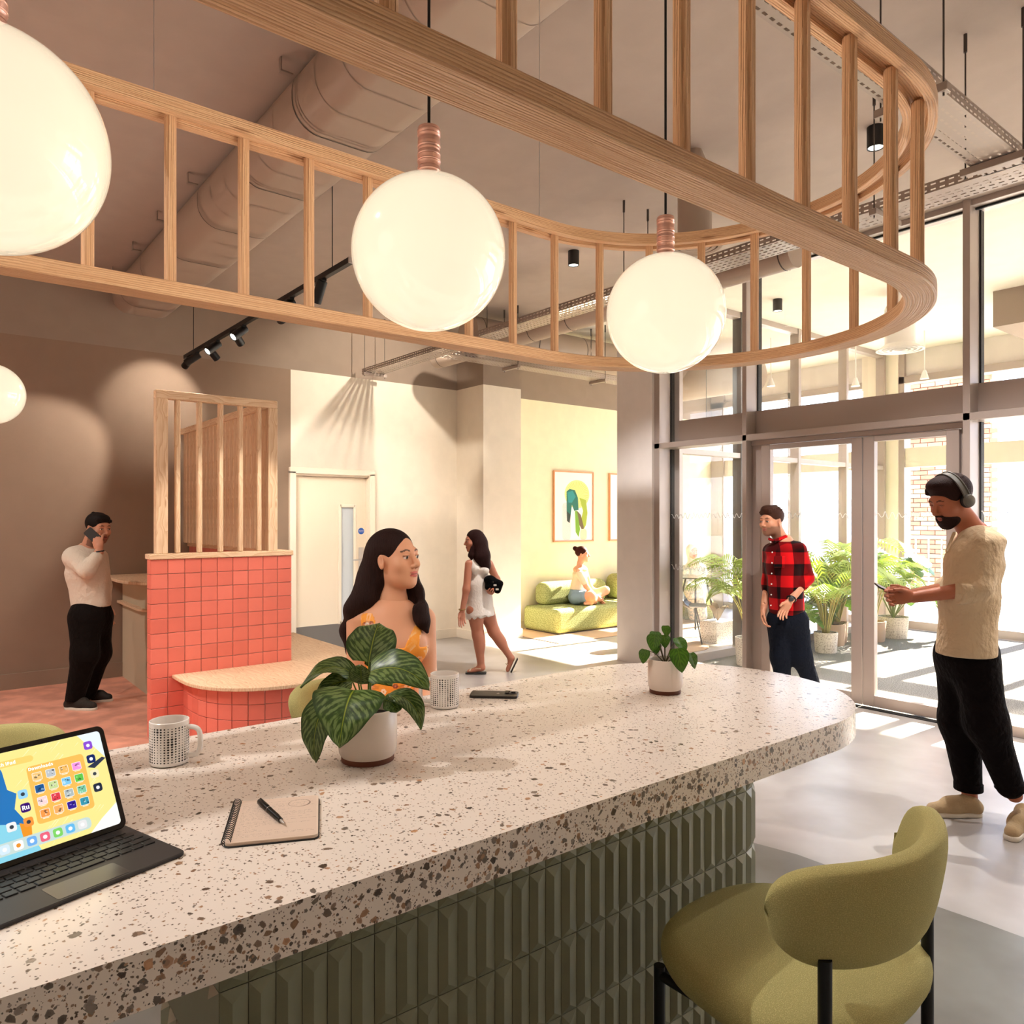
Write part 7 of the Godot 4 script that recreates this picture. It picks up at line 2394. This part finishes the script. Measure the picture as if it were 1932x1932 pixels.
	for k in 46:
		var c := Vector2(rng.randf() * 512, rng.randf() * 512)
		var kind := k % 3
		for j in (6 if kind < 2 else 9):
			var an := TAU * j / 6.0 + k
			if kind == 0: disc(im, c.x + cos(an) * 15, c.y + sin(an) * 15, 10, 10, Color(0.97, 0.92, 0.85))
			elif kind == 1: disc(im, c.x + cos(an) * 13, c.y + sin(an) * 13, 11, 8, Color(0.50, 0.20, 0.24))
			else:
				var a2 := k * 1.3
				var q := c + Vector2(cos(a2), sin(a2)) * (j * 7.0)
				poly_fill(im, [q, q + Vector2(cos(a2 + 1.0), sin(a2 + 1.0)) * 30, q + Vector2(cos(a2 + 1.1), sin(a2 + 1.1)) * 29 + Vector2(2, 2)], Color(0.98, 0.88, 0.70))
				poly_fill(im, [q, q + Vector2(cos(a2 - 1.0), sin(a2 - 1.0)) * 30, q + Vector2(cos(a2 - 1.1), sin(a2 - 1.1)) * 29 + Vector2(2, 2)], Color(0.98, 0.88, 0.70))
		if kind < 2: disc(im, c.x, c.y, 7, 7, Color(0.85, 0.55, 0.25) if kind == 0 else Color(0.75, 0.45, 0.45))
	var dm := mat("floral_dress", Color(1, 1, 1), 0.8)
	dm.albedo_texture = tex(im); dm.uv1_triplanar = true; dm.uv1_scale = Vector3.ONE * 4.2
	d = SDF.new()
	d.chain([P.call(740, 1170, -0.01), P.call(742, 1212, 0.0), P.call(740, 1290, 0.0), P.call(738, 1378, 0.0)], [0.090, 0.111, 0.101, 0.135], 0.06)
	d.ell(P.call(712, 1222, 0.075), Vector3(0.064, 0.062, 0.055), 0.05); d.ell(P.call(778, 1220, 0.065), Vector3(0.062, 0.062, 0.055), 0.05)
	d.ell(P.call(738, 1165, -0.02), Vector3(0.152, 0.056, 0.073), 0.05, Vector3(0, 0.2, 0.02))
	d.chain([P.call(712, 1376, 0.04), P.call(705, 1392, 0.30)], [0.105, 0.090], 0.05)
	d.chain([P.call(770, 1376, 0.04), P.call(775, 1392, 0.30)], [0.105, 0.090], 0.05)
	var lo: float = P.call(0, 1212, 0).y
	var nl: Vector3 = P.call(757, 1168, 0.06)
	var xl: float = P.call(690, 0, 0).x; var xr: float = P.call(797, 0, 0).x
	var clipf := func(p: Vector3) -> float:
		# V neck between two straps, bare shoulders outside them
		var y := p.y - lo
		if y < 0.0: return -0.05
		var v := 0.040 - absf(p.x - nl.x + 0.018) + maxf(y, 0.0) * 0.40
		if p.z < -0.03: v = y - 0.05
		var strap := maxf(xl - p.x - y * 0.12, p.x - xr - y * 0.05)
		return maxf(v, strap)
	solid(t, "dress", d, 0.006, dm, null, clipf, "orange dress with white and maroon flowers")
	shoe(t, P.call(705, 1628, 0.34), P.call(702, 1636, 0.56), 0.07, mat("brown_shoe", Color(0.35, 0.22, 0.16), 0.6), mat("brown_sole", Color(0.2, 0.13, 0.1), 0.7))
	shoe(t, P.call(770, 1628, 0.36), P.call(773, 1636, 0.58), 0.07, M.brown_shoe, M.brown_sole)

func woman_walking() -> void:
	var Z := 7.76; var s := Z / 1425.0
	var t := person("person", "woman in a short white outfit seen from behind, walking with a black bag", ray_at(905, Z))
	var P := func(x: float, y: float, z: float) -> Vector3: return spot_on(x, y, z, 905.0, Z, 0.0)
	var skin := Color(0.72, 0.48, 0.38); var hair := Color(0.16, 0.055, 0.04)
	var hx := aim(Vector3(-0.93, -0.08, 0.30), P.call(894, 1021, 0.0))
	var hf := 0.93
	var b := MB.new(); b.colored = true
	var d := SDF.new(); head_prims(d, hx, hf, true)
	d.cap(P.call(898, 1034, 0.0), P.call(904, 1056, 0.0), 0.045, 0.050, 0.03)
	d.build(b, 0.005, head_color(hx, hf, skin, hair, Color(0.60, 0.22, 0.22), 0.0))
	var sk := lin(skin)
	var flat := func(_p: Vector3) -> Color: return sk
	d = SDF.new()
	d.ell(P.call(905, 1062, 0.0), Vector3(0.125, 0.05, 0.10), 0.05)
	d.chain([P.call(904, 1064, 0.0), P.call(902, 1100, 0.0), P.call(908, 1145, 0.0)], [0.075, 0.095, 0.11], 0.06)
	d.chain([P.call(885, 1064, 0.10), P.call(880, 1112, 0.14), P.call(872, 1154, 0.16)], [0.043, 0.036, 0.026], 0.03)
	d.chain([P.call(923, 1064, -0.08), P.call(937, 1094, -0.12), P.call(926, 1112, 0.04)], [0.042, 0.036, 0.026], 0.03)
	d.chain([P.call(896, 1152, 0.06), P.call(902, 1198, 0.07), P.call(908, 1258, 0.05)], [0.088, 0.056, 0.036], 0.04)
	d.ell(P.call(906, 1214, 0.06), Vector3(0.050, 0.085, 0.052), 0.04)
	d.cap(P.call(909, 1260, 0.05), P.call(885, 1267, 0.05), 0.032, 0.022, 0.03)
	d.chain([P.call(917, 1152, -0.05), P.call(932, 1192, -0.04), P.call(963, 1240, -0.05)], [0.088, 0.056, 0.034], 0.04)
	d.ell(P.call(944, 1208, -0.045), Vector3(0.052, 0.085, 0.050), 0.04, Vector3(0, 0, 0.55))
	d.cap(P.call(965, 1243, -0.05), P.call(958, 1264, -0.05), 0.032, 0.022, 0.03)
	d.build(b, 0.009, flat)
	d = SDF.new()
	hand_prims(d, frame(P.call(872, 1154, 0.16), Vector3(-0.05, -1.0, 0.1), Vector3(-0.9, 0, 0.3)), 0.9, [0.35, 0.4, 0.45, 0.5], Vector3(0.4, 0.85, 0.4))
	hand_prims(d, frame(P.call(926, 1112, 0.05), Vector3(-0.2, -0.35, 0.9), Vector3(-0.7, 0.6, 0.1)), 0.9, [0.6, 0.7, 0.7, 0.7], Vector3(0.4, 0.85, 0.4))
	d.build(b, 0.005, flat)
	part(t, "body", b, skin_mat())
	var hm := mat("hair_auburn", Color(0.15, 0.055, 0.045), 0.62, 0.0, 0.25)
	bumpy(hm, noise_img(128, 32, 0.1, 58, 3), Vector3(20, 3, 20), 0.6, false)
	d = SDF.new()
	var E := func(o: Vector3, r: Vector3, k: float, sub := 0) -> void: d.ellb(hx * (o * hf), r * hf, k, hx.basis, sub)
	E.call(Vector3(0, 0.042, -0.020), Vector3(0.086, 0.088, 0.100), 0.03)
	E.call(Vector3(0, -0.02, -0.060), Vector3(0.080, 0.10, 0.06), 0.04)
	d.chain([P.call(907, 1026, 0.02), P.call(911, 1050, 0.06), P.call(916, 1068, 0.06), P.call(919, 1078, 0.05)], [0.075, 0.070, 0.045, 0.012], 0.05)
	d.chain([P.call(903, 1030, 0.05), P.call(905, 1052, 0.09), P.call(908, 1066, 0.09)], [0.055, 0.045, 0.015], 0.04)
	d.chain([P.call(890, 1034, 0.08), P.call(888, 1048, 0.10), P.call(890, 1056, 0.10)], [0.025, 0.025, 0.008], 0.02)
	E.call(Vector3(0, -0.050, 0.092), Vector3(0.092, 0.118, 0.075), 0.010, 1)
	solid(t, "hair", d, 0.007, hm, null, null, "long auburn hair")
	var wm := cloth_mat("white_playsuit", Color(0.88, 0.85, 0.82), 0.25, Vector3(6, 4, 6))
	d = SDF.new()
	d.chain([P.call(904, 1070, 0.0), P.call(900, 1102, 0.0), P.call(906, 1132, 0.0)], [0.092, 0.118, 0.125], 0.06)
	d.chain([P.call(903, 1120, 0.0), P.call(906, 1160, 0.02)], [0.120, 0.152], 0.04)
	d.chain([P.call(890, 1053, 0.07), P.call(896, 1072, 0.10)], [0.022, 0.05], 0.03)
	d.chain([P.call(917, 1056, 0.02), P.call(914, 1076, 0.08)], [0.022, 0.05], 0.03)
	var hem: float = P.call(0, 1162, 0).y
	solid(t, "playsuit", d, 0.009, wm, null, func(p: Vector3) -> float: return hem - p.y + p.x * 0.16 + 0.012 * sin(p.x * 90.0 + p.z * 60.0), "short white sleeveless outfit with a frilled hem")
	var sd := mat("sandal", Color(0.80, 0.74, 0.64), 0.6); var dk := mat("sandal_sole", Color(0.10, 0.07, 0.06), 0.6)
	b = MB.new(); b.box(P.call(898, 1269.3, 0.05), Vector3(0.215, 0.012, 0.075), 0.005); part(t, "sandal", b, dk)
	b = MB.new(); b.tube([P.call(884, 1266, 0.012), P.call(889, 1261, 0.055), P.call(886, 1266, 0.09)], 0.006, 6); b.tube([P.call(890, 1261, 0.05), P.call(905, 1262, 0.015)], 0.006, 6); b.tube([P.call(890, 1261, 0.05), P.call(907, 1262, 0.09)], 0.006, 6); part(t, "sandal_strap", b, sd)
	b = MB.new(); b.box(Vector3.ZERO, Vector3(0.012, 0.17, 0.075), 0.005, Transform3D(Basis(Vector3(0, 0, 1), -0.45), P.call(966, 1256, -0.05) + Vector3(0.022, 0.0, 0))); part(t, "sandal", b, dk)
	b = MB.new(); b.tube([P.call(957, 1254, -0.09), P.call(955, 1252, -0.05), P.call(957, 1254, -0.01)], 0.007, 6); part(t, "sandal_strap", b, sd)
	b = MB.new()
	var wrist: Vector3 = P.call(872, 1150, 0.16)
	var rp := []
	for i in 14: rp.append(wrist + Vector3(cos(TAU * i / 14) * 0.033, 0.003 * sin(i), sin(TAU * i / 14) * 0.033))
	b.tube(rp, 0.005, 6, false, true); part(t, "bracelet", b, mat("brass", Color(0.6, 0.5, 0.3), 0.35, 0.8))
	# bag
	var bag := thing("handbag", "black patterned handbag carried by the walking woman", "bag", t.position, CAMTURN)
	d = SDF.new()
	d.rbox(P.call(932, 1104, 0.12), Vector3(0.085, 0.070, 0.05), 0.035, 0.02, Vector3(0, 0.2, -0.35))
	d.ell(P.call(924, 1094, 0.12), Vector3(0.06, 0.045, 0.05), 0.03)
	solid(bag, "pouch", d, 0.008, cloth_mat("bag_black", Color(0.03, 0.03, 0.032), 0.5, Vector3(6, 6, 6)))
	for q in [[928, 1097, Color(0.85, 0.82, 0.75)], [934, 1104, Color(0.82, 0.78, 0.75)], [929, 1111, Color(0.85, 0.5, 0.35)], [938, 1112, Color(0.8, 0.78, 0.74)]]:
		b = MB.new(); b.box(P.call(q[0], q[1], 0.172), Vector3(0.03, 0.018, 0.006), 0.002, Transform3D())
		part(bag, "patch", b, mat("bag_patch_%d" % q[0], q[2], 0.8))

func man_in_checks() -> void:
	var Z := 6.6; var s := Z / 1425.0
	var t := person("person", "smiling man in a red and black checked shirt and dark jeans at the door", ray_at(1485, Z))
	var P := func(x: float, y: float, z: float) -> Vector3: return spot_on(x, y, z, 1485.0, Z, 0.0)
	var skin := Color(0.84, 0.60, 0.48); var hair := Color(0.13, 0.07, 0.05)
	var hx := aim(Vector3(-0.88, -0.04, 0.47), P.call(1456, 984, 0.0))
	var hf := 1.06
	var b := MB.new(); b.colored = true
	var d := SDF.new(); head_prims(d, hx, hf)
	d.cap(P.call(1463, 996, 0.0), P.call(1476, 1024, 0.0), 0.056, 0.064, 0.03)
	d.build(b, 0.0045, head_color(hx, hf, skin, hair, Color(0.72, 0.42, 0.38), 0.75))
	var sk := lin(skin)
	var flat := func(_p: Vector3) -> Color: return sk
	d = SDF.new()
	d.chain([P.call(1478, 1026, 0.0), P.call(1480, 1060, 0.0), P.call(1484, 1150, 0.0)], [0.09, 0.13, 0.125], 0.05)
	d.chain([P.call(1506, 1036, 0.06), P.call(1522, 1092, 0.06), P.call(1492, 1132, 0.16)], [0.055, 0.043, 0.030], 0.02)
	d.chain([P.call(1453, 1040, -0.10), P.call(1450, 1100, -0.14), P.call(1441, 1148, -0.04)], [0.052, 0.042, 0.030], 0.02)
	d.chain([P.call(1470, 1165, -0.02), P.call(1472, 1240, 0.0), P.call(1478, 1310, 0.02)], [0.085, 0.058, 0.04], 0.03)
	d.chain([P.call(1502, 1165, 0.02), P.call(1512, 1240, 0.04), P.call(1540, 1310, 0.0)], [0.085, 0.058, 0.04], 0.03)
	d.build(b, 0.012, flat)
	d = SDF.new()
	hand_prims(d, frame(P.call(1491, 1134, 0.16), Vector3(-0.55, -0.8, 0.0), Vector3(-0.8, 0.5, 0.2)), 1.0, [0.25, 0.3, 0.3, 0.35], Vector3(0.7, 0.6, 0.2))
	hand_prims(d, frame(P.call(1441, 1148, -0.04), Vector3(-0.12, -1.0, 0.1), Vector3(-0.6, 0.1, 0.75)), 1.0, [0.5, 0.55, 0.6, 0.65], Vector3(0.4, 0.85, 0.4))
	d.build(b, 0.005, flat)
	part(t, "body", b, skin_mat())
	var hm := mat("hair_brown", Color(0.26, 0.15, 0.11), 0.62, 0.0, 0.25)
	bumpy(hm, noise_img(128, 128, 0.08, 59, 3), Vector3(20, 9, 20), 0.35, false)
	d = SDF.new()
	var E := func(o: Vector3, r: Vector3, k: float, sub := 0) -> void: d.ellb(hx * (o * hf), r * hf, k, hx.basis, sub)
	E.call(Vector3(0, 0.045, -0.018), Vector3(0.081, 0.086, 0.098), 0.02)
	E.call(Vector3(0, 0.104, 0.045), Vector3(0.052, 0.034, 0.052), 0.03)
	E.call(Vector3(0, -0.048, 0.082), Vector3(0.095, 0.108, 0.068), 0.008, 1)
	E.call(Vector3(0, -0.118, 0.0), Vector3(0.12, 0.085, 0.14), 0.010, 1)
	for q in [-1.0, 1.0]: E.call(Vector3(q * 0.086, -0.012, 0.012), Vector3(0.020, 0.042, 0.034), 0.008, 1)
	tufts(d, hx, hf, 4, 1.0)
	solid(t, "hair", d, 0.005, hm, null, null, "short brown quiff")
	# checked shirt
	var im := Image.create(256, 256, false, Image.FORMAT_RGB8); im.fill(Color(0.86, 0.09, 0.11))
	im.fill_rect(Rect2i(0, 0, 128, 256), Color(0.42, 0.03, 0.045)); im.fill_rect(Rect2i(0, 0, 256, 128), Color(0.42, 0.03, 0.045)); im.fill_rect(Rect2i(0, 0, 128, 128), Color(0.03, 0.02, 0.025))
	var sm := cloth_mat("checked_shirt", Color(1, 1, 1), 0.8, Vector3(1, 1, 1))
	sm = mat("checked_shirt", Color(1, 1, 1)); sm.heightmap_enabled = false
	sm.albedo_texture = tex(im); sm.uv1_triplanar = true; sm.uv1_scale = Vector3.ONE * 5.0
	d = SDF.new()
	d.chain([P.call(1478, 1034, 0.0), P.call(1480, 1062, 0.0), P.call(1484, 1148, 0.0)], [0.10, 0.150, 0.148], 0.06)
	d.ell(P.call(1480, 1038, 0.0), Vector3(0.165, 0.060, 0.115), 0.06)
	d.chain([P.call(1506, 1038, 0.06), P.call(1522, 1090, 0.06)], [0.074, 0.062], 0.04)
	d.chain([P.call(1522, 1090, 0.06), P.call(1513, 1102, 0.09)], [0.062, 0.058], 0.02)
	d.chain([P.call(1454, 1040, -0.10), P.call(1451, 1098, -0.14), P.call(1449, 1110, -0.12)], [0.070, 0.058, 0.054], 0.04)
	var hem: float = P.call(0, 1158, 0).y; var nk: Vector3 = P.call(1466, 1004, 0.02)
	solid(t, "shirt", d, 0.010, sm, null, func(p: Vector3) -> float: return maxf(hem - p.y + 0.25 * maxf(0.0, p.x), 0.062 - p.distance_to(nk)), "red and black buffalo-check shirt")
	d = SDF.new(); d.cap(P.call(1460, 1021, 0.075), P.call(1482, 1013, 0.055), 0.016, 0.018, 0.01)
	d.cap(P.call(1460, 1021, 0.075), P.call(1452, 1017, 0.03), 0.016, 0.014, 0.01)
	solid(t, "collar", d, 0.006, sm)
	b = MB.new()
	for i in 6: b.ball(P.call(1457 - i * 0.5, 1042 + i * 20, 0.128 + 0.012 * minf(i, 2)), Vector3.ONE * 0.0065, 6, 8)
	part(t, "buttons", b, M.white_gloss)
	d = SDF.new(); d.rbox(P.call(1471, 1060, 0.146), Vector3(0.048, 0.050, 0.008), 0.006, 0.004, Vector3(0, -0.05, 0))
	solid(t, "chest_pocket", d, 0.006, sm)
	var jm := cloth_mat("dark_jeans", Color(0.085, 0.10, 0.14), 0.8, Vector3(5, 4, 5))
	d = SDF.new()
	d.chain([P.call(1484, 1140, 0.0), P.call(1485, 1172, 0.0)], [0.130, 0.140], 0.05)
	d.chain([P.call(1470, 1172, -0.02), P.call(1473, 1240, 0.0), P.call(1479, 1312, 0.02)], [0.108, 0.082, 0.062], 0.05)
	d.chain([P.call(1502, 1172, 0.02), P.call(1512, 1240, 0.04), P.call(1540, 1310, 0.0)], [0.108, 0.084, 0.062], 0.05)
	solid(t, "jeans", d, 0.011, jm, null, func(p: Vector3) -> float: return 0.06 - p.y, "dark blue jeans")
	shoe(t, P.call(1488, 1321.5, -0.02) * Vector3(1, 0, 1), P.call(1432, 1321.5, 0.06) * Vector3(1, 0, 1), 0.075, M.brown_shoe, M.brown_sole)
	shoe(t, P.call(1548, 1321.5, -0.04) * Vector3(1, 0, 1), P.call(1494, 1321.5, 0.05) * Vector3(1, 0, 1), 0.075, M.brown_shoe, M.brown_sole)
	# watch
	b = MB.new()
	var wr: Vector3 = P.call(1493, 1130, 0.155)
	var ax := Vector3(-0.5, -0.68, 0.54).normalized()
	var e1 := ax.cross(Vector3.UP).normalized(); var e2 := ax.cross(e1)
	var rp := []
	for i in 18: rp.append(wr + e1 * cos(TAU * i / 18) * 0.036 + e2 * sin(TAU * i / 18) * 0.036)
	b.tube(rp, 0.008, 8, false, true)
	var wt := part(t, "watch", b, M.black_metal, "dark wristwatch")
	b = MB.new(); b.lathe([Vector2(0, 0), Vector2(0.022, 0), Vector2(0.022, 0.008), Vector2(0.018, 0.010), Vector2(0, 0.010)], 20, Vector3.ZERO, Transform3D(Basis(Quaternion(Vector3.UP, Vector3(-0.35, 0.1, 0.93).normalized())), wr + Vector3(-0.012, 0.003, 0.033)))
	part(wt, "watch_face", b, mat("watch_grey", Color(0.35, 0.36, 0.37), 0.3, 0.6))

func woman_on_sofa() -> void:
	var Z := 10.9; var s := Z / 1425.0
	var t := person("person", "woman with a hair bun sitting cross-legged on the green sofa", ray_at(1100, Z) + Vector3(0, 0.355, 0))
	var P := func(x: float, y: float, z: float) -> Vector3: return spot_on(x, y, z, 1100.0, Z, 0.355)
	var skin := Color(0.85, 0.62, 0.50); var hair := Color(0.28, 0.10, 0.07)
	var hx := aim(Vector3(0.95, 0.0, 0.25), P.call(1099, 1046, 0.0))
	var hf := 0.95
	var b := MB.new(); b.colored = true
	var d := SDF.new(); head_prims(d, hx, hf, true)
	d.cap(P.call(1096, 1055, 0.0), P.call(1093, 1070, 0.0), 0.042, 0.048, 0.03)
	d.build(b, 0.007, head_color(hx, hf, skin, hair, Color(0.7, 0.35, 0.32), 0.0))
	var sk := lin(skin)
	var flat := func(_p: Vector3) -> Color: return sk
	d = SDF.new()
	d.ell(P.call(1095, 1074, 0.0), Vector3(0.10, 0.045, 0.14), 0.05)
	d.chain([P.call(1095, 1076, 0.0), P.call(1093, 1100, 0.0), P.call(1088, 1126, 0.0)], [0.075, 0.09, 0.11], 0.06)
	d.chain([P.call(1092, 1078, 0.14), P.call(1106, 1106, 0.20), P.call(1124, 1126, 0.12)], [0.042, 0.035, 0.025], 0.03)
	d.chain([P.call(1104, 1078, -0.12), P.call(1112, 1104, -0.16), P.call(1128, 1124, -0.02)], [0.042, 0.035, 0.025], 0.03)
	d.chain([P.call(1088, 1128, 0.10), P.call(1116, 1124, 0.26), P.call(1122, 1138, 0.02)], [0.085, 0.058, 0.036], 0.04)
	d.chain([P.call(1092, 1128, -0.08), P.call(1142, 1114, -0.06), P.call(1114, 1137, 0.16)], [0.085, 0.058, 0.036], 0.04)
	d.cap(P.call(1114, 1137, 0.16), P.call(1104, 1139, 0.24), 0.034, 0.024, 0.03)
	d.build(b, 0.011, flat)
	d = SDF.new()
	hand_prims(d, frame(P.call(1124, 1126, 0.12), Vector3(0.6, -0.5, -0.3), Vector3(0.3, 0.7, 0.3)), 0.9, [0.4, 0.4, 0.45, 0.5], Vector3(0.4, 0.85, 0.4))
	hand_prims(d, frame(P.call(1128, 1124, -0.02), Vector3(0.3, -0.7, 0.3), Vector3(0.3, 0.7, 0.3)), 0.9, [0.4, 0.4, 0.45, 0.5], Vector3(0.4, 0.85, 0.4))
	d.build(b, 0.007, flat)
	part(t, "body", b, skin_mat())
	d = SDF.new()
	var E := func(o: Vector3, r: Vector3, k: float, sub := 0) -> void: d.ellb(hx * (o * hf), r * hf, k, hx.basis, sub)
	E.call(Vector3(0, 0.042, -0.020), Vector3(0.082, 0.086, 0.098), 0.02)
	E.call(Vector3(0, 0.09, -0.115), Vector3(0.036, 0.036, 0.036), 0.015)
	E.call(Vector3(0, -0.050, 0.088), Vector3(0.092, 0.110, 0.075), 0.010, 1)
	E.call(Vector3(0, -0.135, 0.0), Vector3(0.12, 0.085, 0.14), 0.010, 1)
	solid(t, "hair", d, 0.008, mat("hair_bun", Color(0.24, 0.09, 0.06), 0.62, 0.0, 0.25), null, null, "auburn hair in a top bun")
	d = SDF.new()
	d.chain([P.call(1095, 1080, 0.0), P.call(1093, 1102, 0.0), P.call(1089, 1116, 0.0)], [0.092, 0.105, 0.112], 0.06)
	d.ell(P.call(1095, 1083, 0.0), Vector3(0.105, 0.045, 0.165), 0.05)
	d.chain([P.call(1094, 1082, 0.15), P.call(1103, 1099, 0.185)], [0.055, 0.052], 0.03)
	var cl: float = P.call(0, 1112, 0).y; var ct: float = P.call(0, 1076, 0).y
	solid(t, "top", d, 0.010, cloth_mat("cream_top", Color(0.88, 0.80, 0.70), 0.4), null, func(p: Vector3) -> float: return maxf(cl - p.y, p.y - ct), "cream off-the-shoulder top")
	d = SDF.new()
	d.chain([P.call(1090, 1112, 0.0), P.call(1088, 1126, 0.0)], [0.105, 0.125], 0.05)
	d.chain([P.call(1088, 1128, 0.10), P.call(1102, 1126, 0.18)], [0.100, 0.085], 0.04)
	d.chain([P.call(1092, 1128, -0.08), P.call(1112, 1122, -0.08)], [0.100, 0.085], 0.04)
	solid(t, "shorts", d, 0.011, cloth_mat("denim_shorts", Color(0.50, 0.58, 0.65), 0.4), null, func(p: Vector3) -> float: return -0.004 - p.y, "pale denim shorts")

func woman_in_scarf() -> void:
	var Z := 12.0; var s := Z / 1425.0
	var t := person("person", "seated woman in a pale headscarf and patterned dress behind the glazing", ray_at(1310, Z))
	var P := func(x: float, y: float, z: float) -> Vector3: return spot_on(x, y, z, 1310.0, Z, 0.0)
	var skin := Color(0.86, 0.62, 0.50)
	var hx := aim(Vector3(0.10, 0.0, 0.99), P.call(1307, 1041, 0.0), -0.15)
	var hf := 0.98
	var b := MB.new(); b.colored = true
	var d := SDF.new(); head_prims(d, hx, hf, true)
	d.cap(P.call(1307, 1050, -0.01), P.call(1309, 1066, -0.02), 0.045, 0.055, 0.03)
	d.build(b, 0.008, head_color(hx, hf, skin, Color(0.1, 0.06, 0.05), Color(0.75, 0.38, 0.35), 0.0))
	var sk := lin(skin)
	var flat := func(_p: Vector3) -> Color: return sk
	d = SDF.new()
	d.chain([P.call(1309, 1066, -0.03), P.call(1309, 1110, -0.05)], [0.09, 0.10], 0.05)
	d.chain([P.call(1294, 1074, -0.02), P.call(1291, 1098, 0.04), P.call(1301, 1104, 0.26)], [0.045, 0.04, 0.026], 0.03)
	d.chain([P.call(1325, 1072, -0.02), P.call(1329, 1098, 0.04), P.call(1322, 1104, 0.26)], [0.045, 0.04, 0.026], 0.03)
	d.build(b, 0.012, flat)
	d = SDF.new()
	hand_prims(d, frame(P.call(1301, 1104, 0.26), Vector3(0.5, -0.2, 0.7), Vector3(-0.2, 0.8, 0.3)), 0.9, [0.4, 0.4, 0.45, 0.5], Vector3(0.4, 0.85, 0.4))
	hand_prims(d, frame(P.call(1322, 1104, 0.26), Vector3(-0.5, -0.2, 0.7), Vector3(0.2, 0.8, 0.3)), 0.9, [0.4, 0.4, 0.45, 0.5], Vector3(0.4, 0.85, 0.4))
	d.build(b, 0.008, flat)
	part(t, "body", b, skin_mat())
	d = SDF.new()
	d.ellb(hx * Vector3(0, 0.03, -0.02), Vector3(0.100, 0.108, 0.110), 0.03, hx.basis)
	d.chain([P.call(1307, 1048, -0.02), P.call(1309, 1062, 0.0)], [0.085, 0.095], 0.05)
	d.ell(P.call(1311, 1066, 0.02), Vector3(0.12, 0.05, 0.10), 0.05)
	d.ellb(hx * Vector3(0, -0.018, 0.095), Vector3(0.060, 0.088, 0.070), 0.012, hx.basis, 1)
	solid(t, "headscarf", d, 0.009, cloth_mat("pale_scarf", Color(0.93, 0.87, 0.82), 0.4), null, null, "pale pink headscarf")
	var im := ramp_img(noise_img(128, 128, 0.06, 95, 3), Color(0.93, 0.89, 0.84), Color(0.62, 0.68, 0.70), 0.45, 0.62)
	var dm := mat("patterned_dress", Color(1, 1, 1), 0.85)
	dm.albedo_texture = tex(im); dm.uv1_triplanar = true; dm.uv1_scale = Vector3.ONE * 3
	d = SDF.new()
	d.chain([P.call(1309, 1068, -0.03), P.call(1309, 1112, -0.05)], [0.12, 0.15], 0.06)
	d.ell(P.call(1309, 1072, -0.03), Vector3(0.17, 0.06, 0.10), 0.05)
	d.chain([P.call(1294, 1074, -0.02), P.call(1291, 1098, 0.04), P.call(1299, 1103, 0.22)], [0.062, 0.058, 0.046], 0.03)
	d.chain([P.call(1325, 1072, -0.02), P.call(1329, 1098, 0.04), P.call(1323, 1103, 0.22)], [0.062, 0.058, 0.046], 0.03)
	d.chain([P.call(1302, 1114, 0.0), P.call(1304, 1114, 0.42), P.call(1312, 1162, 0.44)], [0.12, 0.095, 0.10], 0.06)
	d.chain([P.call(1318, 1114, 0.0), P.call(1318, 1114, 0.42), P.call(1322, 1162, 0.44)], [0.12, 0.095, 0.10], 0.06)
	solid(t, "dress", d, 0.013, dm, null, func(p: Vector3) -> float: return 0.03 - p.y, "long pale patterned dress")
	# her seat
	var c := thing("lounge_chair", "pale upholstered stool under the woman in the headscarf", "stool", t.position, CAMTURN)
	d = SDF.new(); d.rbox(Vector3(0, 0.17, 0.05), Vector3(0.25, 0.165, 0.24), 0.07)
	solid(c, "seat_block", d, 0.02, M.sofa_fabric)
